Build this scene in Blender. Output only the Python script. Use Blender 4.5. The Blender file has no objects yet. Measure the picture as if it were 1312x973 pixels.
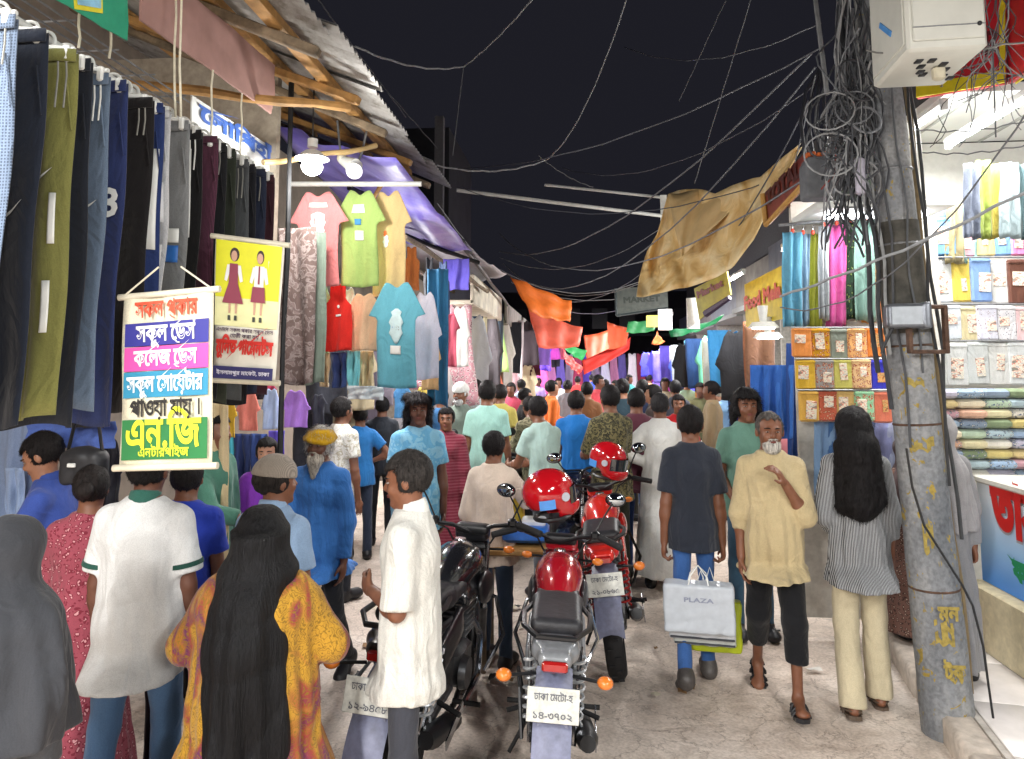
import bpy, math, random
import numpy as np
from mathutils import Vector, Matrix
R = math.radians
random.seed(7)
S = bpy.context.scene
COL = S.collection
# ------------------------------------------------------------ camera
IW, IH, FPX = 1312.0, 973.0, 950.0
PITCH = R(5.5); CXP = 656.0; HOR = 471.0; EYE = 1.93
CYP = HOR - FPX * math.tan(PITCH)
YAW = math.atan(89 * math.cos(PITCH) / FPX)
cd = bpy.data.cameras.new('camera'); cam = bpy.data.objects.new('camera', cd); COL.objects.link(cam)
cam.location = (0, 0, EYE); cam.rotation_euler = (R(90) + PITCH, 0, YAW)
cd.sensor_width = 36; cd.lens = FPX / IW * 36; cd.shift_x = (IW / 2 - CXP) / IW
cd.shift_y = -(IH / 2 - CYP) / IW
cd.clip_start = .05; cd.clip_end = 500
S.camera = cam
RM = Matrix.Rotation(YAW, 3, 'Z') @ Matrix.Rotation(R(90) + PITCH, 3, 'X')
def ray(px, py): return RM @ Vector(((px - CXP) / FPX, (CYP - py) / FPX, -1))
def atY(px, py, Y):
    d = ray(px, py); return Vector((0, 0, EYE)) + d * (Y / d.y)
def atX(px, py, X):
    d = ray(px, py); return Vector((0, 0, EYE)) + d * (X / d.x)
def atZ(px, py, Z):
    d = ray(px, py); return Vector((0, 0, EYE)) + d * ((Z - EYE) / d.z)
# ------------------------------------------------------------ world: night sky over the market
S.view_settings.view_transform = 'Standard'; S.view_settings.look = 'None'
S.view_settings.exposure = 1.12; S.view_settings.gamma = 1
wd = bpy.data.worlds.new('World'); S.world = wd; wd.use_nodes = True
wn = wd.node_tree
bg = wn.nodes['Background']; bg.inputs[0].default_value = (.0058, .0058, .0082, 1); bg.inputs[1].default_value = 1.0
S.cycles.use_denoising = True
S.cycles.max_bounces = 5; S.cycles.diffuse_bounces = 3; S.cycles.glossy_bounces = 2; S.cycles.transmission_bounces = 4
S.cycles.transparent_max_bounces = 6
S.cycles.sample_clamp_indirect = 4; S.cycles.use_light_tree = True
# ------------------------------------------------------------ materials
def lin(c):
    if isinstance(c, str):
        c = c.lstrip('#'); c = [int(c[i:i + 2], 16) / 255 for i in (0, 2, 4)]
    return tuple((v / 12.92 if v <= .04045 else ((v + .055) / 1.055) ** 2.4) for v in c)
_mc = {}
class NT:
    def __init__(s, name):
        s.m = bpy.data.materials.new(name); s.m.use_nodes = True; s.t = s.m.node_tree
        s.p = s.t.nodes['Principled BSDF']; s.o = s.t.nodes['Material Output']; s.tc = None
    def n(s, typ, **kw):
        x = s.t.nodes.new(typ)
        for k, v in kw.items():
            if k.startswith('i_'):
                key = k[2:]; key = int(key) if key.isdigit() else key.replace('_', ' ')
                x.inputs[key].default_value = v
            else: setattr(x, k, v)
        return x
    def l(s, a, b): s.t.links.new(a, b)
    def obj(s, scale=(1, 1, 1), rot=(0, 0, 0)):
        if s.tc is None: s.tc = s.n('ShaderNodeTexCoord')
        mp = s.n('ShaderNodeMapping'); mp.inputs['Scale'].default_value = scale; mp.inputs['Rotation'].default_value = rot
        s.l(s.tc.outputs['Object'], mp.inputs[0]); return mp.outputs[0]
    def ramp(s, fac, stops, const=False):
        r = s.n('ShaderNodeValToRGB'); e = r.color_ramp.elements
        if const: r.color_ramp.interpolation = 'CONSTANT'
        while len(e) < len(stops): e.new(.5)
        for i, (p, c) in enumerate(stops): e[i].position = p; e[i].color = (*c, 1)
        s.l(fac, r.inputs[0]); return r.outputs[0]
    def bump(s, h, strength=.3, dist=.01, prev=None):
        b = s.n('ShaderNodeBump'); b.inputs['Strength'].default_value = strength; b.inputs['Distance'].default_value = dist
        s.l(h, b.inputs['Height'])
        if prev: s.l(prev, b.inputs['Normal'])
        s.l(b.outputs[0], s.p.inputs['Normal']); return b.outputs[0]
def mul(c, k): return tuple(min(1, v * k) for v in c)
def plain(hexc, rough=.5, metal=0, vary=.12, nscale=20, bump=.15, coat=0, spec=.5, alpha=1):
    key = ('p', hexc, rough, metal, vary, nscale, bump, coat, spec, alpha)
    if key in _mc: return _mc[key]
    t = NT('surface'); c = lin(hexc)
    nz = t.n('ShaderNodeTexNoise', i_Scale=nscale, i_Detail=4.0, i_Roughness=.6); t.l(t.obj(), nz.inputs['Vector'])
    col = t.ramp(nz.outputs[0], [(.3, mul(c, 1 - vary)), (.7, mul(c, 1 + vary))])
    t.l(col, t.p.inputs['Base Color']); t.p.inputs['Roughness'].default_value = rough; t.p.inputs['Metallic'].default_value = metal
    t.p.inputs['Coat Weight'].default_value = coat; t.p.inputs['Specular IOR Level'].default_value = spec
    if alpha < 1: t.p.inputs['Alpha'].default_value = alpha
    if bump: t.bump(nz.outputs[0], bump, .004)
    _mc[key] = t.m; return t.m
def fabric(hexc, pat=None, cols=(), scale=1.0, rough=.85, wr=.5):
    key = ('f', hexc, pat, tuple(cols), scale, rough, wr)
    if key in _mc: return _mc[key]
    t = NT('fabric'); c = lin(hexc); L = [lin(x) for x in cols]
    nz = t.n('ShaderNodeTexNoise', i_Scale=6.0, i_Detail=5.0, i_Roughness=.6, i_Distortion=.6); t.l(t.obj((1, 1, .45)), nz.inputs['Vector'])
    fine = t.n('ShaderNodeTexNoise', i_Scale=260.0, i_Detail=2.0); t.l(t.obj(), fine.inputs['Vector'])
    base = t.ramp(nz.outputs[0], [(.3, mul(c, .86)), (.7, mul(c, 1.1))])
    if pat in ('vstripe', 'hstripe', 'check'):
        outs = []
        for ax in (['X'] if pat == 'vstripe' else ['Z'] if pat == 'hstripe' else ['X', 'Z']):
            w = t.n('ShaderNodeTexWave', bands_direction=ax, i_Scale=12.0 * scale, i_Distortion=.6); w.inputs['Detail'].default_value = 0
            t.l(t.obj(), w.inputs['Vector']); outs.append(w.outputs['Fac'])
        f = outs[0]
        if len(outs) == 2:
            mx = t.n('ShaderNodeMath', operation='MAXIMUM'); t.l(outs[0], mx.inputs[0]); t.l(outs[1], mx.inputs[1]); f = mx.outputs[0]
        f = t.ramp(f, [(.5, (0, 0, 0)), (.6, (1, 1, 1))])
        mix = t.n('ShaderNodeMix', data_type='RGBA'); t.l(f, mix.inputs[0]); t.l(base, mix.inputs[6]); mix.inputs[7].default_value = (*L[0], 1); base = mix.outputs[2]
    elif pat in ('floral', 'camo', 'spots'):
        if pat == 'camo':
            v = t.n('ShaderNodeTexNoise', i_Scale=14.0 * scale, i_Detail=2.0, i_Distortion=1.5); t.l(t.obj(), v.inputs['Vector']); f = v.outputs[0]
            n = len(L); st = [(0, c)] + [(.42 + .16 * i / max(1, n), L[i]) for i in range(n)]
        else:
            d = t.n('ShaderNodeTexNoise', i_Scale=9.0 * scale, i_Detail=3.0); t.l(t.obj(), d.inputs['Vector'])
            ad = t.n('ShaderNodeMix', data_type='RGBA', blend_type='ADD'); ad.inputs[0].default_value = .12 / scale
            t.l(t.obj(), ad.inputs[6]); t.l(d.outputs['Color'], ad.inputs[7])
            v = t.n('ShaderNodeTexVoronoi', i_Scale=26.0 * scale); t.l(ad.outputs[2], v.inputs['Vector']); f = v.outputs['Distance']
            n = len(L)
            st = [(.0, L[0])] + [(.12 + .22 * i / n, L[i]) for i in range(1, n)] + [(.42, c)] if pat == 'floral' else [(0, L[0]), (.2, c)]
        base = t.ramp(f, st, const=True)
    elif pat == 'bands':      # wide vertical colour fields (printed saree)
        v = t.n('ShaderNodeTexNoise', i_Scale=5.0 * scale, i_Detail=3.0, i_Distortion=1.0); t.l(t.obj((1, 1, .5)), v.inputs['Vector'])
        dd = t.n('ShaderNodeTexNoise', i_Scale=16.0 * scale, i_Detail=3.0); t.l(t.obj(), dd.inputs['Vector'])
        v2 = t.n('ShaderNodeMath', operation='PINGPONG', i_1=.035); t.l(dd.outputs[0], v2.inputs[0])
        n = len(L); b1 = t.ramp(v.outputs[0], [(0, c)] + [(.4 + .2 * i / max(1, n), L[i]) for i in range(n)], const=False)
        f = t.ramp(v2.outputs[0], [(.005, (1, 1, 1)), (.014, (0, 0, 0))])
        mix = t.n('ShaderNodeMix', data_type='RGBA'); t.l(f, mix.inputs[0]); t.l(b1, mix.inputs[6]); mix.inputs[7].default_value = (*mul(L[-1], .5), 1); base = mix.outputs[2]
    mf = t.n('ShaderNodeMix', data_type='RGBA', blend_type='MULTIPLY'); mf.inputs[0].default_value = .35
    t.l(base, mf.inputs[6]); fr = t.ramp(fine.outputs[0], [(.35, (.6, .6, .6)), (.6, (1, 1, 1))]); t.l(fr, mf.inputs[7])
    t.l(mf.outputs[2], t.p.inputs['Base Color']); t.p.inputs['Roughness'].default_value = rough
    t.p.inputs['Specular IOR Level'].default_value = .25
    t.p.inputs['Sheen Weight'].default_value = .15
    b = t.bump(fine.outputs[0], .15, .002)
    cn = t.n('ShaderNodeTexNoise', i_Scale=4.6, i_Detail=2.5, i_Roughness=.4, i_Distortion=1.3); t.l(t.obj((1, 1, .7), (.5, .3, 0)), cn.inputs['Vector'])
    pg = t.n('ShaderNodeMath', operation='PINGPONG', i_1=.09); t.l(cn.outputs[0], pg.inputs[0])
    b = t.bump(pg.outputs[0], .38 * min(1, wr * 1.6), .10, b); t.bump(nz.outputs[0], wr, .03, b)
    _mc[key] = t.m; return t.m
def emis(hexc, strength):
    key = ('e', hexc, strength)
    if key in _mc: return _mc[key]
    t = NT('lamp_glow'); t.p.inputs['Emission Color'].default_value = (*lin(hexc), 1); t.p.inputs['Emission Strength'].default_value = strength
    t.p.inputs['Base Color'].default_value = (.8, .8, .8, 1); _mc[key] = t.m; return t.m
def skinm(hexc='#7a4d36'):
    key = ('s', hexc)
    if key in _mc: return _mc[key]
    t = NT('skin'); c = lin(hexc)
    nz = t.n('ShaderNodeTexNoise', i_Scale=18.0, i_Detail=5.0); t.l(t.obj(), nz.inputs['Vector'])
    n2 = t.n('ShaderNodeTexNoise', i_Scale=220.0, i_Detail=2.0); t.l(t.obj(), n2.inputs['Vector'])
    t.l(t.ramp(nz.outputs[0], [(.3, (c[0] * .85, c[1] * .8, c[2] * .78)), (.7, mul(c, 1.12))]), t.p.inputs['Base Color'])
    t.p.inputs['Roughness'].default_value = .5; t.p.inputs['Subsurface Weight'].default_value = .08
    t.p.inputs['Subsurface Radius'].default_value = (.02, .008, .004)
    t.bump(n2.outputs[0], .15, .002); _mc[key] = t.m; return t.m
def hairm(hexc='#171314'):
    key = ('h', hexc)
    if key in _mc: return _mc[key]
    t = NT('hair'); c = lin(hexc)
    nz = t.n('ShaderNodeTexNoise', i_Scale=90.0, i_Detail=4.0, i_Roughness=.7); t.l(t.obj((1, 1, .12)), nz.inputs['Vector'])
    t.l(t.ramp(nz.outputs[0], [(.35, mul(c, .4)), (.65, mul(c, 1.5))]), t.p.inputs['Base Color'])
    t.p.inputs['Roughness'].default_value = .6; t.p.inputs['Specular IOR Level'].default_value = .25; t.bump(nz.outputs[0], .9, .012); _mc[key] = t.m; return t.m
# ------------------------------------------------------------ objects
def tag(o, label=None, cat=None, group=None, kind=None):
    if label: o['label'] = label
    if cat: o['category'] = cat
    if group: o['group'] = group
    if kind: o['kind'] = kind
    return o
def empty(name, loc, rz=0, label=None, cat=None, group=None):
    o = bpy.data.objects.new(name, None); COL.objects.link(o); o.location = loc; o.rotation_euler = (0, 0, rz)
    o.empty_display_size = .1
    return tag(o, label, cat, group)
def link(name, me, parent=None, loc=None, rz=None):
    o = bpy.data.objects.new(name, me); COL.objects.link(o)
    if parent: o.parent = parent
    if loc is not None: o.location = loc
    if rz is not None: o.rotation_euler = (0, 0, rz)
    return o
def copy_tree(o, parent=None):
    c = o.copy(); COL.objects.link(c); c.parent = parent
    for ch in list(o.children): copy_tree(ch, c)
    return c
class MB:
    def __init__(s): s.v = []; s.f = []; s.mi = []; s.cur = 0
    def m(s, i): s.cur = i; return s
    def add(s, vs, fs):
        b = len(s.v); s.v += [tuple(v) for v in vs]
        for f in fs: s.f.append(tuple(i + b for i in f)); s.mi.append(s.cur)
        return s
    def box(s, c, d, rot=None):
        c = Vector(c); h = Vector(d) / 2; M = rot if rot is not None else Matrix.Identity(3)
        vs = [c + M @ Vector((x * h.x, y * h.y, z * h.z)) for x in (-1, 1) for y in (-1, 1) for z in (-1, 1)]
        return s.add(vs, [(0, 1, 3, 2), (4, 6, 7, 5), (0, 4, 5, 1), (2, 3, 7, 6), (0, 2, 6, 4), (1, 5, 7, 3)])
    def bbox(s, c, d, b=.01, rot=None):   # chamfered box
        c = Vector(c); h = Vector(d) / 2; M = rot if rot is not None else Matrix.Identity(3); b = min(b, h.x * .6, h.y * .6, h.z * .6)
        vs = []
        for zz, k in ((-h.z, b), (-h.z + b, 0), (h.z - b, 0), (h.z, b)):
            X = h.x - k; Y = h.y - k
            for x, y in ((-X, -Y + b), (-X + b, -Y), (X - b, -Y), (X, -Y + b), (X, Y - b), (X - b, Y), (-X + b, Y), (-X, Y - b)):
                vs.append(c + M @ Vector((x, y, zz)))
        fs = [tuple(range(7, -1, -1)), tuple(range(24, 32))]
        for r in range(3):
            for i in range(8): fs.append((r * 8 + i, r * 8 + (i + 1) % 8, r * 8 + 8 + (i + 1) % 8, r * 8 + 8 + i))
        return s.add(vs, fs)
    def cyl(s, a, b, r1, r2=None, n=12, caps=True):
        a = Vector(a); b = Vector(b); r2 = r1 if r2 is None else r2
        d = (b - a).normalized(); u = d.orthogonal().normalized(); w = d.cross(u)
        vs = []
        for p, r in ((a, r1), (b, r2)):
            for i in range(n):
                t = 2 * math.pi * i / n; vs.append(p + (u * math.cos(t) + w * math.sin(t)) * r)
        fs = [(i, (i + 1) % n, n + (i + 1) % n, n + i) for i in range(n)]
        if caps: fs += [tuple(range(n - 1, -1, -1)), tuple(range(n, 2 * n))]
        return s.add(vs, fs)
    def tube(s, pts, r, n=6, closed=False):
        pts = [Vector(p) for p in pts]; m = len(pts); vs = []; u = None
        for i, p in enumerate(pts):
            a = pts[(i - 1) % m] if closed or i else pts[0]; b = pts[(i + 1) % m] if closed or i < m - 1 else pts[-1]
            d = (b - a).normalized()
            u = d.orthogonal().normalized() if u is None else (u - d * u.dot(d)).normalized()
            w = d.cross(u); rr = r[i] if isinstance(r, (list, tuple)) else r
            for k in range(n):
                t = 2 * math.pi * k / n; vs.append(p + (u * math.cos(t) + w * math.sin(t)) * rr)
        fs = []
        for i in range(m if closed else m - 1):
            j = (i + 1) % m
            for k in range(n): fs.append((i * n + k, i * n + (k + 1) % n, j * n + (k + 1) % n, j * n + k))
        if not closed: fs += [tuple(range(n - 1, -1, -1)), tuple((m - 1) * n + k for k in range(n))]
        return s.add(vs, fs)
    def torus(s, c, ax, R1, r, n=28, k=8, sx=1.0):
        ax = Vector(ax).normalized(); u = ax.orthogonal().normalized(); w = ax.cross(u); c = Vector(c); vs = []
        for i in range(n):
            t = 2 * math.pi * i / n; d = u * math.cos(t) + w * math.sin(t)
            for j in range(k):
                q = 2 * math.pi * j / k; vs.append(c + d * (R1 + r * math.cos(q)) + ax * (r * sx * math.sin(q)))
        fs = [(i * k + j, i * k + (j + 1) % k, ((i + 1) % n) * k + (j + 1) % k, ((i + 1) % n) * k + j) for i in range(n) for j in range(k)]
        return s.add(vs, fs)
    def ball(s, c, r, n=12, m=8, rot=None):
        c = Vector(c); r = (r, r, r) if not isinstance(r, (tuple, list)) else r; vs = []; M = rot if rot is not None else Matrix.Identity(3)
        for i in range(1, m):
            a = math.pi * i / m
            for j in range(n):
                b = 2 * math.pi * j / n; vs.append(c + M @ Vector((r[0] * math.sin(a) * math.cos(b), r[1] * math.sin(a) * math.sin(b), r[2] * math.cos(a))))
        t0 = len(vs); vs += [c + M @ Vector((0, 0, r[2])), c - M @ Vector((0, 0, r[2]))]; fs = []
        for i in range(m - 2):
            for j in range(n): fs.append((i * n + j, (i + 1) * n + j, (i + 1) * n + (j + 1) % n, i * n + (j + 1) % n))
        for j in range(n): fs.append((t0, j, (j + 1) % n)); fs.append((t0 + 1, (m - 2) * n + (j + 1) % n, (m - 2) * n + j))
        return s.add(vs, fs)
    def prism(s, poly, axis, t0, t1):     # poly of 2-D points in the plane without axis
        n = len(poly); vs = []
        for t in (t0, t1):
            for (a, b) in poly: vs.append({'x': (t, a, b), 'y': (a, t, b), 'z': (a, b, t)}[axis])
        fs = [(i, (i + 1) % n, n + (i + 1) % n, n + i) for i in range(n)] + [tuple(range(n - 1, -1, -1)), tuple(range(n, 2 * n))]
        return s.add(vs, fs)
    def sheet(s, fn, nu, nv, thick=.004):  # fn(u,v)->point; closed thin solid
        P = [[Vector(fn(i / nu, j / nv)) for i in range(nu + 1)] for j in range(nv + 1)]
        vs = []
        for side in (1, -1):
            for j in range(nv + 1):
                for i in range(nu + 1):
                    a = P[j][min(i + 1, nu)] - P[j][max(i - 1, 0)]; b = P[min(j + 1, nv)][i] - P[max(j - 1, 0)][i]
                    nn = a.cross(b); nn = nn.normalized() if nn.length > 1e-9 else Vector((0, 1, 0))
                    e = 0 if (i in (0, nu) or j in (0, nv)) else 1
                    vs.append(P[j][i] + nn * (thick * side * (.5 + .5 * e) * .5))
        o = (nu + 1) * (nv + 1); fs = []
        q = lambda i, j: j * (nu + 1) + i
        for j in range(nv):
            for i in range(nu):
                fs.append((q(i, j), q(i + 1, j), q(i + 1, j + 1), q(i, j + 1)))
                fs.append((o + q(i, j), o + q(i, j + 1), o + q(i + 1, j + 1), o + q(i + 1, j)))
        for i in range(nu):
            fs.append((q(i, 0), o + q(i, 0), o + q(i + 1, 0), q(i + 1, 0))); fs.append((q(i, nv), q(i + 1, nv), o + q(i + 1, nv), o + q(i, nv)))
        for j in range(nv):
            fs.append((q(0, j), q(0, j + 1), o + q(0, j + 1), o + q(0, j))); fs.append((q(nu, j), o + q(nu, j), o + q(nu, j + 1), q(nu, j + 1)))
        return s.add(vs, fs)
    def mesh(s, name, mats, smooth=True):
        me = bpy.data.meshes.new(name); me.from_pydata(s.v, [], s.f)
        for m in (mats if isinstance(mats, (list, tuple)) else [mats]): me.materials.append(m)
        if max(s.mi or [0]) > 0: me.polygons.foreach_set('material_index', s.mi)
        if smooth: me.shade_smooth()
        return me
    def build(s, name, mats, parent=None, smooth=True, loc=None, rz=None, sharp=True):
        me = s.mesh(name, mats, smooth)
        if smooth and sharp:
            me.set_sharp_from_angle(angle=R(38))
        return link(name, me, parent, loc, rz)
# ------------------------------------------------------------ signed distance shapes
def _v(p): return np.array(p, dtype=np.float32)
class SDF:
    def __init__(s): s.pr = []; s.cuts = []; s.wr = None
    def cap(s, a, b, ra, rb=None, k=.02, flat=False, op='u'):
        a = _v(a); b = _v(b); rb = ra if rb is None else rb; ba = b - a; L2 = float((ba * ba).sum()) + 1e-12; dn = ba / math.sqrt(L2)
        def fn(x, y, z):
            X = x - a[0]; Y = y - a[1]; Z = z - a[2]
            q = X * ba[0] + Y * ba[1] + Z * ba[2]; t = np.clip(q / L2, 0, 1)
            d = np.sqrt((X - ba[0] * t) ** 2 + (Y - ba[1] * t) ** 2 + (Z - ba[2] * t) ** 2) - (ra + (rb - ra) * t)
            if flat: d = np.maximum(d, q / math.sqrt(L2) - math.sqrt(L2))
            return d
        r = max(ra, rb); s.pr.append((fn, np.minimum(a, b) - r, np.maximum(a, b) + r, k, op)); return s
    def ell(s, c, r, k=.02, M=None, op='u'):
        c = _v(c); r = _v(r); M3 = np.eye(3, dtype=np.float32) if M is None else np.array(M, dtype=np.float32)
        def fn(x, y, z):
            X = x - c[0]; Y = y - c[1]; Z = z - c[2]
            A = (X * M3[0, 0] + Y * M3[1, 0] + Z * M3[2, 0]) / r[0]; B = (X * M3[0, 1] + Y * M3[1, 1] + Z * M3[2, 1]) / r[1]; D = (X * M3[0, 2] + Y * M3[1, 2] + Z * M3[2, 2]) / r[2]
            k0 = np.sqrt(A * A + B * B + D * D); k1 = np.sqrt((A / r[0]) ** 2 + (B / r[1]) ** 2 + (D / r[2]) ** 2) + 1e-9
            return k0 * (k0 - 1) / k1
        m = float(r.max()) if M is not None else r
        s.pr.append((fn, c - m, c + m, k, op)); return s
    def box(s, c, h, rad=.01, k=.01, M=None, op='u'):
        c = _v(c); h = _v(h); M3 = np.eye(3, dtype=np.float32) if M is None else np.array(M, dtype=np.float32)
        def fn(x, y, z):
            X = x - c[0]; Y = y - c[1]; Z = z - c[2]
            A = np.abs(X * M3[0, 0] + Y * M3[1, 0] + Z * M3[2, 0]) - h[0] + rad; B = np.abs(X * M3[0, 1] + Y * M3[1, 1] + Z * M3[2, 1]) - h[1] + rad
            D = np.abs(X * M3[0, 2] + Y * M3[1, 2] + Z * M3[2, 2]) - h[2] + rad
            return np.sqrt(np.maximum(A, 0) ** 2 + np.maximum(B, 0) ** 2 + np.maximum(D, 0) ** 2) + np.minimum(np.maximum(A, np.maximum(B, D)), 0) - rad
        m = float(np.linalg.norm(h)) if M is not None else h
        s.pr.append((fn, c - m, c + m, k, op)); return s
    def loft(s, lv, k=.02, folds=None, op='u'):
        lv = sorted(lv); A = np.array(lv, dtype=np.float32); zz = A[:, 0]; zl, zh = float(zz[0]), float(zz[-1])
        def sm(z, j):
            t = np.interp(z, zz, A[:, j]); e = .02
            return (t + np.interp(z + e, zz, A[:, j]) + np.interp(z - e, zz, A[:, j])) / 3
        def fn(x, y, z):
            zc = z[0, 0, :]; cx, cy, rx, ry = [sm(zc, j)[None, None, :] for j in (1, 2, 3, 4)]
            X = x - cx; Y = y - cy; q = np.sqrt((X / rx) ** 2 + (Y / ry) ** 2)
            d = (q - 1) * np.minimum(rx, ry)
            if folds:
                n, a0, a1, ph = folds; th = np.arctan2(Y / ry, X / rx); am = np.interp(zc, [zl, zh], [a1, a0])[None, None, :]
                d = d + am * (np.sin(n * th + ph + 2.2 * np.sin(zc * 4 + ph)[None, None, :]) * .6 + .4 * np.sin((n * 2 + 3) * th + ph * 2 + 3 * zc[None, None, :]))
            return np.maximum(np.maximum(d, z - zh), zl - z)
        fm = 0 if not folds else max(folds[1], folds[2])
        lo = _v(((A[:, 1] - A[:, 3]).min() - fm, (A[:, 2] - A[:, 4]).min() - fm, zl)); hi = _v(((A[:, 1] + A[:, 3]).max() + fm, (A[:, 2] + A[:, 4]).max() + fm, zh))
        s.pr.append((fn, lo, hi, k, op)); return s
    def cut(s, fn): s.cuts.append(fn); return s
    def wrinkle(s, amp, sc=1.0, ph=0.0): s.wr = (amp, sc, ph); return s
    def mesh(s, name, mat, h=.01, lap=1):
        us = [p for p in s.pr if p[4] == 'u']
        lo = np.min([p[1] for p in us], axis=0) - 2.5 * h - .012; hi = np.max([p[2] for p in us], axis=0) + 2.5 * h + .012
        N = np.ceil((hi - lo) / h).astype(int) + 1
        ax = [(lo[i] + h * np.arange(N[i])).astype(np.float32) for i in range(3)]
        F = np.full(N, .5, dtype=np.float32)
        for fn, a, b, k, op in s.pr:
            mg = k + 2 * h + .014
            i0 = np.maximum(((a - mg - lo) / h).astype(int), 0); i1 = np.minimum(((b + mg - lo) / h).astype(int) + 2, N)
            if (i1 <= i0).any(): continue
            sl = tuple(slice(i0[i], i1[i]) for i in range(3))
            x = ax[0][sl[0]][:, None, None]; y = ax[1][sl[1]][None, :, None]; z = ax[2][sl[2]][None, None, :]
            d = fn(x, y, z); f = F[sl]
            if op == 'u':
                hh = np.clip(.5 + .5 * (f - d) / k, 0, 1); F[sl] = f * (1 - hh) + d * hh - k * hh * (1 - hh)
            else:
                d = -d; hh = np.clip(.5 - .5 * (f - d) / k, 0, 1); F[sl] = f * (1 - hh) + d * hh + k * hh * (1 - hh)
        if s.wr:
            am, sc, ph = s.wr; ii = np.nonzero(np.abs(F) < .05); x = ax[0][ii[0]]; y = ax[1][ii[1]]; z = ax[2][ii[2]]
            w1 = np.sin(5 * sc * z + 12 * sc * x + 2.5 * np.sin(11 * sc * y + 5 * sc * z + ph) + ph)
            w2 = .7 - 2 * np.abs(np.sin(8 * sc * (z * .6 + x * .8) + 2.2 * np.sin(6 * sc * x - 9 * sc * z + ph) + 2 * ph)) ** .6
            w3 = .7 - 2 * np.abs(np.sin(14 * sc * (x * .9 + y * .6 - z * .12) + 1.3 * np.sin(4 * sc * z + 5 * sc * y + ph))) ** .7
            F[ii] += am * (.22 * w1 + .4 * w2 + .35 * w3)
        if s.cuts:
            x = ax[0][:, None, None]; y = ax[1][None, :, None]; z = ax[2][None, None, :]
            for c in s.cuts: F = np.maximum(F, c(x, y, z))
        F[0] = F[-1] = .5; F[:, 0] = F[:, -1] = .5; F[:, :, 0] = F[:, :, -1] = .5
        V, Q = snets(F.astype(np.float32), lo, h)
        me = bpy.data.meshes.new(name); me.vertices.add(len(V)); me.vertices.foreach_set('co', V.astype(np.float32).ravel())
        me.loops.add(len(Q) * 4); me.loops.foreach_set('vertex_index', Q.astype(np.int32).ravel())
        me.polygons.add(len(Q)); me.polygons.foreach_set('loop_start', np.arange(0, len(Q) * 4, 4, dtype=np.int32))
        me.update(calc_edges=True); me.validate(); me.shade_smooth()
        for m in (mat if isinstance(mat, (list, tuple)) else [mat]): me.materials.append(m)
        return me
    def build(s, name, mat, parent=None, h=.01, **kw): return link(name, s.mesh(name, mat, h), parent, **kw)
def snets(F, lo, h):
    Sg = F < 0; c = np.zeros(tuple(n - 1 for n in F.shape), dtype=np.int8)
    sl = [slice(0, -1), slice(1, None)]
    for a in (0, 1):
        for b in (0, 1):
            for d in (0, 1): c += Sg[sl[a], sl[b], sl[d]]
    idx = np.argwhere((c > 0) & (c < 8)); ID = np.full(c.shape, -1, dtype=np.int32); ID[tuple(idx.T)] = np.arange(len(idx))
    acc = np.zeros((len(idx), 3)); cnt = np.zeros(len(idx))
    cor = [(a, b, d) for a in (0, 1) for b in (0, 1) for d in (0, 1)]
    for p in cor:
        for i in range(3):
            if p[i] == 0:
                q = list(p); q[i] = 1
                f1 = F[idx[:, 0] + p[0], idx[:, 1] + p[1], idx[:, 2] + p[2]]; f2 = F[idx[:, 0] + q[0], idx[:, 1] + q[1], idx[:, 2] + q[2]]
                m = (f1 < 0) != (f2 < 0); t = np.where(m, f1 / np.where(m, f1 - f2, 1), 0)
                e = np.zeros((len(idx), 3)); e[:] = p; e[:, i] = t; acc += e * m[:, None]; cnt += m
    V = (idx + acc / cnt[:, None]) * h + np.asarray(lo)[None]
    Q = []
    for ax in range(3):
        s0 = [slice(None)] * 3; s1 = [slice(None)] * 3; s0[ax] = slice(0, -1); s1[ax] = slice(1, None)
        A = Sg[tuple(s0)]; B = Sg[tuple(s1)]; e = np.argwhere(A != B); o1, o2 = [(1, 2), (2, 0), (0, 1)][ax]
        e = e[(e[:, o1] > 0) & (e[:, o2] > 0)]; ins = A[tuple(e.T)]
        def g(d1, d2):
            k = e.copy(); k[:, o1] -= d1; k[:, o2] -= d2; return ID[tuple(k.T)]
        q = np.stack([g(0, 0), g(1, 0), g(1, 1), g(0, 1)], 1)
        q[~ins] = q[~ins][:, ::-1]; Q.append(q)
    Q = np.concatenate(Q); Q = Q[(Q >= 0).all(1)]
    # gentle smoothing
    n = len(V)
    for _ in range(2):
        a = np.zeros((n, 3)); w = np.zeros(n)
        for i in range(4):
            j = (i + 1) % 4
            for d in range(3): a[:, d] += np.bincount(Q[:, i], V[Q[:, j], d], n) + np.bincount(Q[:, j], V[Q[:, i], d], n)
            w += np.bincount(Q[:, i], minlength=n) + np.bincount(Q[:, j], minlength=n)
        V = V * .5 + .5 * a / np.maximum(w, 1)[:, None]
    return V, Q
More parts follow.
